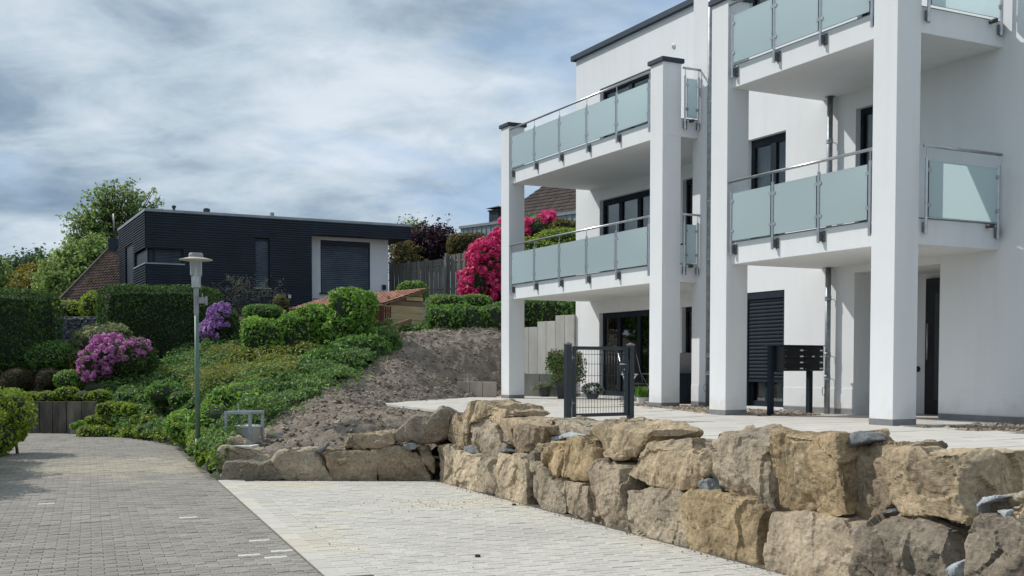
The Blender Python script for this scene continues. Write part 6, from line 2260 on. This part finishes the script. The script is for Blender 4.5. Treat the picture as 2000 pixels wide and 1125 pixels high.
dE = (E0_ - E1_) / np.linalg.norm(E0_ - E1_); dV = (R1_ - E1_); dVh = dV * np.array([1, 1, 0]); LV = np.linalg.norm(dVh); dVh = dVh / LV
gab = E1_ + dE * 0.22 + dVh * 0.22
gw = LV - 0.22
def plank(z0, z1, mat, x0=0.0, x1=None, out=0.0):
    x1 = gw if x1 is None else x1
    a = gab + dVh * x0 - dE * out; b = gab + dVh * x1 - dE * out
    mb = MB()
    cc = (a + b) / 2 - so
    mb.obox((cc[0], cc[1], (z0 + z1) / 2 - so[2]), dVh * (x1 - x0) / 2, dE * 0.018, (0, 0, (z1 - z0) / 2 - 0.004))
    return mb.build('plank', M[mat], shed, bevel=0.004)
zE = E1_[2]
plank(zE - 0.90, zE - 0.68, 'wood_yellow'); plank(zE - 0.68, zE - 0.45, 'wood_yellow'); plank(zE - 0.45, zE - 0.23, 'wood_yellow'); plank(zE - 0.23, zE - 0.02, 'wood_yellow')
plank(zE - 0.02, zE + 0.13, 'wood_brown', x0=0.25); plank(zE + 0.16, zE + 0.28, 'wood_yellow', x0=0.95, out=0.01)
plank(zE + 0.13, zE + 0.30, 'wood_brown', x0=0.55, out=-0.05); plank(zE + 0.3, zE + 0.44, 'wood_brown', x0=1.2)
mb = MB()
for q in (0.25, gw - 0.03):
    p = gab + dVh * q + dE * 0.06 - so
    mb.obox((p[0], p[1], zE - 0.5 - so[2] + (0.12 if q > 1 else 0)), dVh * 0.04, dE * 0.04, (0, 0, 0.75))
mb.build('corner_post', M['wood_brown'], shed)
mb = MB()
a = E1_ + dE * 0.3 + dVh * 0.25 - so; b = E0_ - dE * 0.2 + dVh * 0.25 - so
mb.add([(a[0], a[1], a[2] - 1.4), (b[0], b[1], b[2] - 1.2), (b[0], b[1], b[2] - 0.03), (a[0], a[1], a[2] - 0.03)], [(0, 1, 2, 3)])
mb.build('side_wall', M['wood_red'], shed)
# red picket fence and timber
pk0, pk1 = at(708, 636, 31.8), at(762, 640, 32.6)
po = np.array([pk0[0], pk0[1], pk0[2]])
pf_ = empty('picket_fence', po, 0, 'short red brown picket fence under the eaves of the shed', 'fence')
nP = 13
for i in range(nP):
    f_ = i / (nP - 1)
    c = pk0 + (pk1 - pk0) * f_ - po
    mb = MB(); mb.obox((c[0], c[1], 0.22 + 0.06 * f_), (0.025, 0.006, 0), (0, 0.012, 0), (0.01, 0, 0.30))
    mb.build('picket', M['wood_red'], pf_)
mb = MB(); c = pk1 - po
mb.tube([(0, 0.02, 0.1), (c[0], c[1] + 0.02, 0.12)], 0.02, 4); mb.tube([(0, 0.02, 0.4), (c[0], c[1] + 0.02, 0.46)], 0.02, 4)
mb.build('rail', M['wood_red'], pf_)
a, b = at(746, 646, 31.6), at(802, 628, 33.2)
mb = MB(); d = (b - a) / 2
mb.obox((a + b) / 2, d, np.cross(d, (0, 0, 1)) / np.linalg.norm(d) * 0.03, (0, 0, 0.09))
tag(mb.build('timber_board', M['wood_brown'], bevel=0.006), 'brown timber board set on edge in front of the yellow plank shed', 'board')

# ------------------------------------------------------------------ gabion wall
g0, g1 = at(88, 670, 34.5), at(206, 670, 34.5)
gz1 = at(150, 619, 34.5)[2]
gz0 = min(H1(g0[0], 34.5), H1(g1[0], 34.5)) - 0.2
gab_ = empty('gabion_wall', ((g0[0] + g1[0]) / 2, 34.5, gz0), 0, 'gabion wall of dark grey stones between the clipped hedges', 'stone wall')
gx = (g1[0] - g0[0]) / 2; gh = gz1 - gz0
mb = MB(); mb.box(-gx + 0.04, gx - 0.04, 0.06, 0.4, 0, gh - 0.04)
mb.build('core', M['gabion_stone'], gab_)
r = np.random.RandomState(9)
nst = 620
pos = np.column_stack([r.uniform(-gx, gx, nst), r.uniform(-0.01, 0.06, nst), r.uniform(0, gh - 0.04, nst)])
o = rocklets(nst, pos, 0.045 + 0.035 * r.rand(nst), M['gabion_stone'], 'stones', 0.75, 12)
o.parent = gab_; tag(o, kind='stuff')
mb = MB()
for k in range(int(gx * 2 / 0.2) + 1):
    mb.tube([(-gx + k * 0.2, -0.06, 0), (-gx + k * 0.2, -0.06, gh)], 0.004, 4)
for k in range(int(gh / 0.2) + 1):
    mb.tube([(-gx, -0.06, gh - k * 0.2), (gx, -0.06, gh - k * 0.2)], 0.004, 4)
mb.build('wire_cage', M['galvanised'], gab_)

# ------------------------------------------------------------------ old concrete retaining wall by the road
cw_ = empty('retaining_wall', (-11.5, 28.0, GZ), 0, 'stained old concrete slab wall beside the road under the yellow green plants', 'retaining wall')
edges = [-60, -20, 18, 55, 78, 103, 130, 160, 190]
r = np.random.RandomState(3)
for i in range(len(edges) - 1):
    a, b = at(edges[i], 840, 28.0)[0] + 11.5, at(edges[i + 1], 840, 28.0)[0] + 11.5
    mb = MB(); mb.box(a + 0.006, b - 0.006, r.uniform(-0.012, 0.012), 0.16, -0.1, 0.77 + r.uniform(-0.012, 0.012))
    mb.build('concrete_slab', M['concrete_old'], cw_, bevel=0.008)

# ------------------------------------------------------------------ concrete walls by the terrace
def slab_wall(name, label, p0, p1, tops, z0, thick, mat):
    p0, p1 = np.array(p0, float), np.array(p1, float)
    L = np.linalg.norm(p1 - p0); d = (p1 - p0) / L; n = np.array([-d[1], d[0]])
    root = empty(name, (p0[0], p0[1], z0), math.atan2(d[1], d[0]), label, 'concrete wall', 'concrete walls by the terrace')
    k = len(tops)
    for i, t in enumerate(tops):
        mb = MB(); mb.box(i * L / k + 0.005, (i + 1) * L / k - 0.005, 0, thick, -0.25, t - z0)
        mb.build('concrete_slab', M[mat], root, bevel=0.008)
    return root


pc = np.array([1.62, 29.45])
dl = np.array([-0.63, 0.777])
slab_wall('retaining_wall', 'pale stepped concrete slab wall beside the corner of the white building', pc + dl * 2.6, pc, [1.86, 1.86, 1.86, 2.0, 2.0, 2.14, 2.14], 0.0, 0.12, 'concrete_pale')
slab_wall('low_wall', 'low sunlit brownish concrete edging in front of the soil bank', on_z(892, 775.5, 0)[:2], (-0.42, 28.75), [0.40, 0.40, 0.40], 0.0, 0.10, 'concrete_brown')
slab_wall('low_wall', 'low shaded grey concrete wall behind the flower pots', (-0.1, 30.3), (1.55, 29.4), [0.60, 0.60, 0.60, 0.60], 0.0, 0.10, 'concrete_grey')

# ------------------------------------------------------------------ street lamp
lb = on_z(387, 908, GZ)
lb[2] -= 0.11
lamp = empty('street_lamp', lb, 0, 'green street lamp post with a round cream shade at the road bend', 'street lamp')
ls = lb[1] / F_PX
mb = MB(); mb.tube([(0, 0, -0.1), (0, 0, 0.55)], 0.046, 14); mb.tube([(0, 0, 0.55), (0, 0, 2.62)], [0.042, 0.035], 14)
mb.build('post', M['lamp_green'], lamp, smooth=True)
mb = MB(); mb.lathe([(0.036, 2.60), (0.036, 2.62), (0.042, 2.63), (0.042, 3.08), (0.034, 3.10)], n=14)
mb.build('post_top', M['lamp_grey'], lamp, smooth=False)
mb = MB(); mb.box(0.04, 0.16, -0.03, 0.03, 2.80, 2.90); mb.tube([(0.10, 0, 2.90), (0.10, 0, 2.97)], 0.012, 6); mb.box(0.16, 0.175, -0.045, 0.045, 2.77, 2.92)
mb.build('bracket', M['lamp_grey'], lamp, bevel=0.004)
mb = MB(); mb.lathe([(0.062, 3.06), (0.074, 3.065), (0.076, 3.24), (0.096, 3.275), (0.098, 3.50)], n=22)
mb.build('lamp_glass', M['lamp_glass'], lamp, smooth=False)
mb = MB(); mb.lathe([(0.045, 3.07), (0.05, 3.24), (0.02, 3.27), (0.02, 3.40)], n=12)
mb.build('lamp_socket', M['label_white'], lamp, smooth=True)
mb = MB(); mb.lathe([(0.10, 3.495), (0.268, 3.515), (0.27, 3.525), (0.11, 3.565), (0.0, 3.57)], n=28)
mb.build('lamp_shade', M['lamp_shade_cream'], lamp, smooth=False)
mb = MB(); mb.lathe([(0.115, 3.56), (0.118, 3.60), (0.105, 3.635), (0.0, 3.64)], n=20)
mb.build('lamp_cap', M['lamp_grey'], lamp, smooth=False)

# ------------------------------------------------------------------ steel frame and cream bin
fb = at(478, 868, 18.3)
fz = fb[2]
fr_ = empty('steel_frame', fb, math.radians(-14), 'open galvanised steel frame stand on the left end of the boulder wall', 'frame')
t_ = 0.022; wx, wy, fh = 0.21, 0.22, 0.50
for x in (-wx, wx):
    for y in (-wy, wy):
        mb = MB(); mb.box(x - t_, x + t_, y - t_, y + t_, -0.12, fh)
        mb.build('leg', M['galvanised_light'], fr_, bevel=0.003)
for y in (-wy, wy):
    mb = MB(); mb.box(-wx - t_, wx + t_, y - t_, y + t_, fh + 0.0005, fh + 0.045); mb.build('rail', M['galvanised_light'], fr_, bevel=0.003)
for x in (-wx, wx):
    mb = MB(); mb.box(x - t_, x + t_, -wy + t_ + 0.001, wy - t_ - 0.001, fh + 0.0015, fh + 0.044); mb.build('rail', M['galvanised_light'], fr_, bevel=0.003)
bb = empty('utility_box', (fb[0] + 0.03, fb[1] + 0.03, fz - 0.1), math.radians(-14), 'cream plastic box with a lid inside the steel frame stand', 'box')
mb = MB(); mb.add([(-0.15, -0.12, 0), (0.15, -0.12, 0), (0.15, 0.12, 0), (-0.15, 0.12, 0), (-0.175, -0.14, 0.38), (0.175, -0.14, 0.38), (0.175, 0.14, 0.38), (-0.175, 0.14, 0.38)],
                  [(0, 3, 2, 1), (4, 5, 6, 7), (0, 1, 5, 4), (1, 2, 6, 5), (2, 3, 7, 6), (3, 0, 4, 7)])
mb.build('body', M['plastic_cream'], bb, bevel=0.012)
mb = MB(); mb.box(-0.19, 0.19, -0.155, 0.155, 0.381, 0.41); mb.add([(-0.185, -0.15, 0.41), (0.185, -0.15, 0.41), (0.185, 0.15, 0.41), (-0.185, 0.15, 0.41), (0, 0, 0.435)], [(0, 1, 4), (1, 2, 4), (2, 3, 4), (3, 0, 4)])
mb.build('lid', M['plastic_white'], bb)


def crumple(name, label, c, size, mat, seed, cat='litter'):
    r = np.random.RandomState(seed)
    bm = bmesh.new()
    vs = [bm.verts.new(v) for v in r.normal(0, 1, (16, 3)) * np.array(size)]
    bmesh.ops.convex_hull(bm, input=vs)
    bmesh.ops.subdivide_edges(bm, edges=bm.edges[:], cuts=2)
    for v in bm.verts:
        v.co *= 0.75 + 0.5 * r.rand()
    me = bpy.data.meshes.new(name); bm.to_mesh(me); bm.free()
    me.materials.append(mat)
    return tag(link(name, me, None, c), label, cat)


crumple('plastic_sheet', 'crumpled white plastic scrap on the end boulder by the steel frame', at(482, 873, 16.75), (0.075, 0.06, 0.022), M['label_white'], 4, 'plastic scrap')
crumple('plastic_sheet', 'pale crumpled sheet lying in the soil right of the steel frame', at(540, 852, 18.2), (0.09, 0.07, 0.045), M['concrete_pale'], 6, 'plastic scrap')
for k, (px, py, lab) in enumerate(((1004, 987, 'brown wood chip on the pale paving beside the boulder wall'), (933, 1088, 'small brown crumb of bark in the middle of the pale paving'))):
    q = G(px, py)
    mb = MB(); mb.obox((0, 0, 0.011), (0.022, 0.006, 0), (-0.003, 0.010, 0.002), (0, 0, 0.010))
    tag(mb.build('wood_chip', M['litter_brown'], None, bevel=0.003, loc=(q[0], q[1], GZ)), lab, 'wood chip')

# ------------------------------------------------------------------ garden gate
g0, g1 = np.array([0.80, 16.14]), np.array([1.761, 16.756])
gd = (g1 - g0); GL = np.linalg.norm(gd); gd = gd / GL
gate = empty('garden_gate', (g0[0], g0[1], 0), math.atan2(gd[1], gd[0]), 'anthracite wire mesh garden gate standing alone on the terrace', 'gate')
AG = M['anthracite_gate']
for x in (0.0, GL):
    mb = MB(); mb.box(x - 0.042, x + 0.042, -0.042, 0.042, -0.25, 1.12)
    p = mb.build('post', AG, gate, bevel=0.005)
    c_ = MB(); c_.add([(x - 0.047, -0.047, 1.121), (x + 0.047, -0.047, 1.121), (x + 0.047, 0.047, 1.121), (x - 0.047, 0.047, 1.121), (x, 0, 1.15), (x - 0.047, -0.047, 1.105), (x + 0.047, -0.047, 1.105), (x + 0.047, 0.047, 1.105), (x - 0.047, 0.047, 1.105)],
                      [(0, 1, 4), (1, 2, 4), (2, 3, 4), (3, 0, 4), (5, 6, 1, 0), (6, 7, 2, 1), (7, 8, 3, 2), (8, 5, 0, 3)])
    c_.build('post_cap', M['steel_dark'], p)
xa, xb = 0.085, GL - 0.052
za, zb_ = 0.065, 1.085
mb = MB()
mb.box(xa, xa + 0.052, -0.02, 0.02, za, zb_); mb.box(xb - 0.06, xb, -0.02, 0.02, za, zb_)
mb.box(xa + 0.0525, xb - 0.0605, -0.02, 0.02, zb_ - 0.05, zb_); mb.box(xa + 0.0525, xb - 0.0605, -0.02, 0.02, za, za + 0.05)
frm = mb.build('gate_frame', AG, gate, bevel=0.004)
n = 17
wire = MB(); wire.tube([(0, 0, za + 0.03), (0, 0, zb_ - 0.03)], 0.0033, 5)
wm = wire.mesh('wire', AG, True)
for k in range(n):
    link('vertical_wire', wm, gate, (xa + 0.052 + (xb - xa - 0.112) * (k + 0.5) / n, 0, 0))
for z in (0.20, 0.44, 0.66, 0.83, 0.97):
    mb = MB()
    for y in (-0.007, 0.007):
        mb.tube([(xa + 0.05, y, z), (xb - 0.05, y, z)], 0.0037, 5)
    mb.build('cross_wire', AG, gate, smooth=True)
for z in (0.27, 0.92):
    mb = MB(); mb.tube([(0.03, -0.025, z), (0.10, -0.025, z)], 0.012, 8); mb.tube([(0.063, -0.025, z - 0.05), (0.063, -0.025, z + 0.05)], 0.009, 8); mb.box(0.03, 0.05, -0.05, -0.02, z - 0.02, z + 0.02)
    mb.build('hinge', M['steel_dark'], gate, smooth=False)
mb = MB(); mb.box(xb - 0.14, xb - 0.06, -0.022, 0.022, 0.72, 0.87)
lk = mb.build('lock', AG, gate, bevel=0.006)
mb = MB(); mb.tube([(xb - 0.085, -0.022, 0.83), (xb - 0.085, -0.065, 0.83), (xb - 0.20, -0.068, 0.83)], 0.010, 8)
mb.build('handle', M['steel'], lk, smooth=True)
mb = MB(); mb.tube([(xb - 0.09, -0.022, 0.75), (xb - 0.09, -0.032, 0.75)], 0.010, 8); mb.build('lock_cylinder', M['steel'], lk)
mb = MB(); mb.box(GL - 0.052, GL - 0.043, -0.018, 0.018, 0.70, 0.90); mb.build('strike_plate', M['steel'], gate)

# ------------------------------------------------------------------ letterboxes on two posts
ma, mb_ = AB(3.17, 0.60), AB(3.27, 1.52)
md_ = mb_ - ma; ML = np.linalg.norm(md_); md_ = md_ / ML
mail = empty('mailbox_stand', (ma[0], ma[1], 0), math.atan2(md_[1], md_[0]), 'black bank of letterboxes on two posts beside the entrance', 'mailbox')
BB = M['box_black']
for x in (0.0, ML - 0.02):
    m_ = MB(); m_.box(x - 0.04, x + 0.04, -0.005, 0.075, -0.15, 1.14 if x == 0 else 0.72)
    m_.build('post', M['anthracite'], mail, bevel=0.005)
m_ = MB(); m_.box(0.045, ML + 0.05, -0.20, 0.14, 0.72, 1.125)
cab = m_.build('cabinet', BB, mail, bevel=0.004)
m_ = MB(); m_.box(-0.05, ML + 0.075, -0.225, 0.16, 1.126, 1.14)
m_.build('rain_cover', BB, mail, bevel=0.003)
cw2 = (ML + 0.05 - 0.045) / 2
for i in range(2):
    for k in range(4):
        x0 = 0.045 + i * cw2; z0 = 0.73 + k * 0.098
        m_ = MB(); m_.box(x0 + 0.006, x0 + cw2 - 0.006, -0.210, -0.2005, z0, z0 + 0.09)
        d_ = m_.build('mailbox_flap', BB, mail, bevel=0.003)
        m_ = MB(); m_.box(x0 + cw2 - 0.10, x0 + cw2 - 0.025, -0.2135, -0.2105, z0 + 0.020, z0 + 0.042)
        m_.build('name_plate', M['label_white'], d_)
        m_ = MB(); m_.tube([(x0 + 0.03, -0.2105, z0 + 0.031), (x0 + 0.03, -0.219, z0 + 0.031)], 0.010, 8)
        m_.build('lock', M['steel'], d_)
m_ = MB(); m_.box(0.045 + cw2 + 0.18, 0.045 + cw2 + 0.24, -0.2135, -0.2105, 0.73 + 2 * 0.098 + 0.022, 0.73 + 2 * 0.098 + 0.040)
m_.build('name_plate', M['label_white'], mail)

# ------------------------------------------------------------------ potted plants on the terrace
def pot(mb, r0, r1, h, n=22):
    mb.lathe([(r0, 0), (r1, h), (r1 + 0.012, h), (r1 + 0.012, h + 0.02), (r1 - 0.01, h + 0.02), (r1 - 0.02, h - 0.02), (0, h - 0.02)], n=n)


PG = 'potted plants on the terrace'
q = np.array([0.86, 29.5, 0.0])
pp = empty('potted_plant', q, 0, 'silver leaved bedding plant in a small dark pot by the grey wall', 'potted plant', PG)
mb = MB(); pot(mb, 0.11, 0.15, 0.2); mb.build('pot', M['pot_dark'], pp)
P_, N_ = sample_blobs([dict(c=(0, 0, 0.30), r=(0.26, 0.22, 0.13)), dict(c=(-0.22, 0, 0.22), r=(0.16, 0.12, 0.07)), dict(c=(0.22, -0.05, 0.23), r=(0.16, 0.12, 0.07))], 900, 81, 0.3, 0.8)
link('foliage', leaf_mesh('silver', P_, N_, 0.055, M['leaf_silver'], 81, 0.4), pp)
q = np.array([1.33, 27.9, 0.0])
pp = empty('potted_shrub', q, 0, 'big rounded evergreen shrub in a grey pot behind the gate post', 'potted plant', PG)
mb = MB(); pot(mb, 0.2, 0.27, 0.42); mb.build('pot', M['pot_dark'], pp)
bl = [dict(c=(0, 0, 0.78), r=(0.50, 0.45, 0.44)), dict(c=(-0.28, -0.05, 0.95), r=(0.22, 0.2, 0.27)), dict(c=(0.2, 0, 1.0), r=(0.24, 0.22, 0.2))]
P_, N_ = sample_blobs(bl, 1500, 82, 0.25, 0.5)
link('foliage', leaf_mesh('shrubl', P_, N_, 0.10, M['leaf_variegated'], 82, 0.36), pp)
P_, N_ = sample_blobs(bl, 1500, 83, 0.25, 0.8)
link('inner_foliage', leaf_mesh('shrubi', P_ * 0.96, N_, 0.10, M['leaf_ivy'], 83, 0.36), pp)
mb = MB(); mb.tube([(0, 0, 0.35), (0.02, 0, 0.9)], [0.03, 0.015], 7); mb.build('stem', M['bark'], pp)
q = np.array([1.98, 27.75, 0.0])
pp = empty('flower_bowl', q, 0, 'bowl of white flowers seen through the mesh of the gate', 'potted plant', PG)
mb = MB(); pot(mb, 0.12, 0.17, 0.13); mb.build('pot', M['plinth_grey'], pp)
dome = [dict(c=(0, 0, 0.23), r=(0.26, 0.25, 0.15))]
P_, N_ = sample_blobs(dome, 900, 84, 0.08, 0.3)
P_ = P_[P_[:, 2] > 0.10]; N_ = N_[:len(P_)]
link('foliage', leaf_mesh('wl', P_, N_, 0.05, M['leaf_hedge_dark'], 84, 0.5), pp)
fl = [leaf_mesh('wf%d' % k, np.random.RandomState(k).normal(0, 0.010, (9, 3)), np.random.RandomState(k + 9).normal(0, 1, (9, 3)), 0.036, M['petal_white'], k, 0.9, 0.3) for k in range(3)]
Q_, QN = sample_blobs(dome, 700, 85, 0.05, 0.02)
ch_ = []
for i in range(len(Q_)):
    if Q_[i][2] > 0.14 and all(np.linalg.norm(Q_[i] - Q_[j]) > 0.058 for j in ch_): ch_.append(i)
for i in ch_[:60]:
    link('flower', fl[i % 3], pp, Q_[i] + QN[i] * 0.012, (0.3, 0.2, i))
q = np.array([2.70, 23.5, 0.0])
pp = empty('potted_lavender', q, 0, 'bushy lavender in a small white pot beside the white column', 'potted plant', PG)
mb = MB(); mb.lathe([(0.075, 0), (0.10, 0.15), (0.085, 0.15), (0.08, 0.13), (0, 0.13)], n=20); mb.build('pot', M['label_white'], pp)
r = np.random.RandomState(6)
n = 420
a_ = r.rand(n) * 6.28; rr_ = 0.13 * np.sqrt(r.rand(n))
C_ = np.column_stack([np.cos(a_) * rr_, np.sin(a_) * rr_, 0.15 + r.rand(n) * 0.2])
blade = MB()
for k in range(n):
    x, y, z = C_[k]
    blade.add([(x * 0.5, y * 0.5, 0.14), (x + 0.006, y, z), (x * 1.25, y * 1.25, z + 0.05), (x - 0.006, y, z)], [(0, 1, 2, 3)])
blade.build('foliage', M['leaf_laurel'], pp)
mb = MB(); mb.box(-0.035, 0.035, -0.035, 0.035, 0, 0.09)
tag(mb.build('storage_jar', M['label_white'], None, bevel=0.008, loc=(2.86, 23.42, 0)), 'small white jar next to the potted lavender', 'jar')
q = at(152, 838, 27.6)
pp = empty('potted_plant', (q[0], q[1], GZ), 0, 'stone trough with a green plant at the end of the old concrete wall', 'potted plant', PG)
mb = MB(); mb.box(-0.14, 0.14, -0.12, 0.12, 0, 0.13); mb.build('pot', M['concrete_grey'], pp, bevel=0.01)
P_, N_ = sample_blobs([dict(c=(0.0, 0, 0.18), r=(0.2, 0.18, 0.10)), dict(c=(0.10, -0.05, 0.26), r=(0.1, 0.1, 0.08))], 420, 86, 0.3, 0.6)
link('foliage', leaf_mesh('tp', P_, N_, 0.075, M['leaf_bright'], 86, 0.5), pp)

# ------------------------------------------------------------------ garden chairs and chest under the balcony
def chair(label, loc, rz, mat):
    root = empty('garden_chair', loc, rz, label, 'chair', 'garden chairs under the balcony')
    fm = M['steel']
    for s in (-0.28, 0.28):
        mb = MB(); mb.tube([(s, 0.30, 0.0), (s, -0.22, 0.62), ], 0.013, 8); mb.build('leg', fm, root, smooth=True)
        mb = MB(); mb.tube([(s, -0.28, 0.0), (s, 0.26, 0.62)], 0.013, 8); mb.build('leg', fm, root, smooth=True)
        mb = MB(); mb.tube([(s, -0.26, 0.62), (s, 0.30, 0.63)], 0.016, 8); mb.build('armrest', fm, root, smooth=True)
        mb = MB(); mb.tube([(s * 0.92, 0.18, 0.40), (s * 0.92, 0.42, 1.08)], 0.013, 8); mb.build('back_frame', fm, root, smooth=True)
    mb = MB(); mb.obox((0, 0, 0.42), (0.25, 0, 0), (0, 0.24, -0.02), (0, 0, 0.012)); mb.build('seat', M[mat], root)
    mb = MB(); mb.obox((0, 0.31, 0.76), (0.25, 0, 0), (0, 0.115, 0.32), (0, 0.011, -0.004)); mb.build('backrest', M[mat], root)
    return root


pC = AB(9.75, 2.4)
chair('black folding garden chair in front of the dark terrace door', (pC[0], pC[1], 0), math.radians(35), 'chair_fabric')
pC = AB(8.95, 3.05)
chair('grey backed garden chair between the white column and the pier', (pC[0], pC[1], 0), math.radians(190), 'chair_grey')
pC = AB(8.75, 2.75)
bx_ = empty('storage_chest', (pC[0], pC[1], 0), PHI - math.pi / 2, 'dark framed garden chest with pale louvred front by the pier', 'chest')
mb = MB(); mb.box(-0.30, -0.26, -0.25, 0.25, 0, 0.62); mb.box(0.20, 0.30, -0.25, 0.25, 0, 0.62); mb.box(-0.259, 0.199, -0.22, 0.25, 0, 0.62)
mb.build('frame', M['anthracite'], bx_, bevel=0.004)
lv = MB(); lv.obox((-0.03, -0.235, 0), (0.225, 0, 0), (0, 0.02, 0.012), (0, -0.003, 0.02))
lm = lv.mesh('louvre', M['plastic_white'])
for k in range(7):
    link('louvre', lm, bx_, (0, 0, 0.07 + k * 0.075))
mb = MB(); mb.box(-0.32, 0.32, -0.27, 0.27, 0.621, 0.645); mb.build('lid', M['anthracite'], bx_, bevel=0.005)
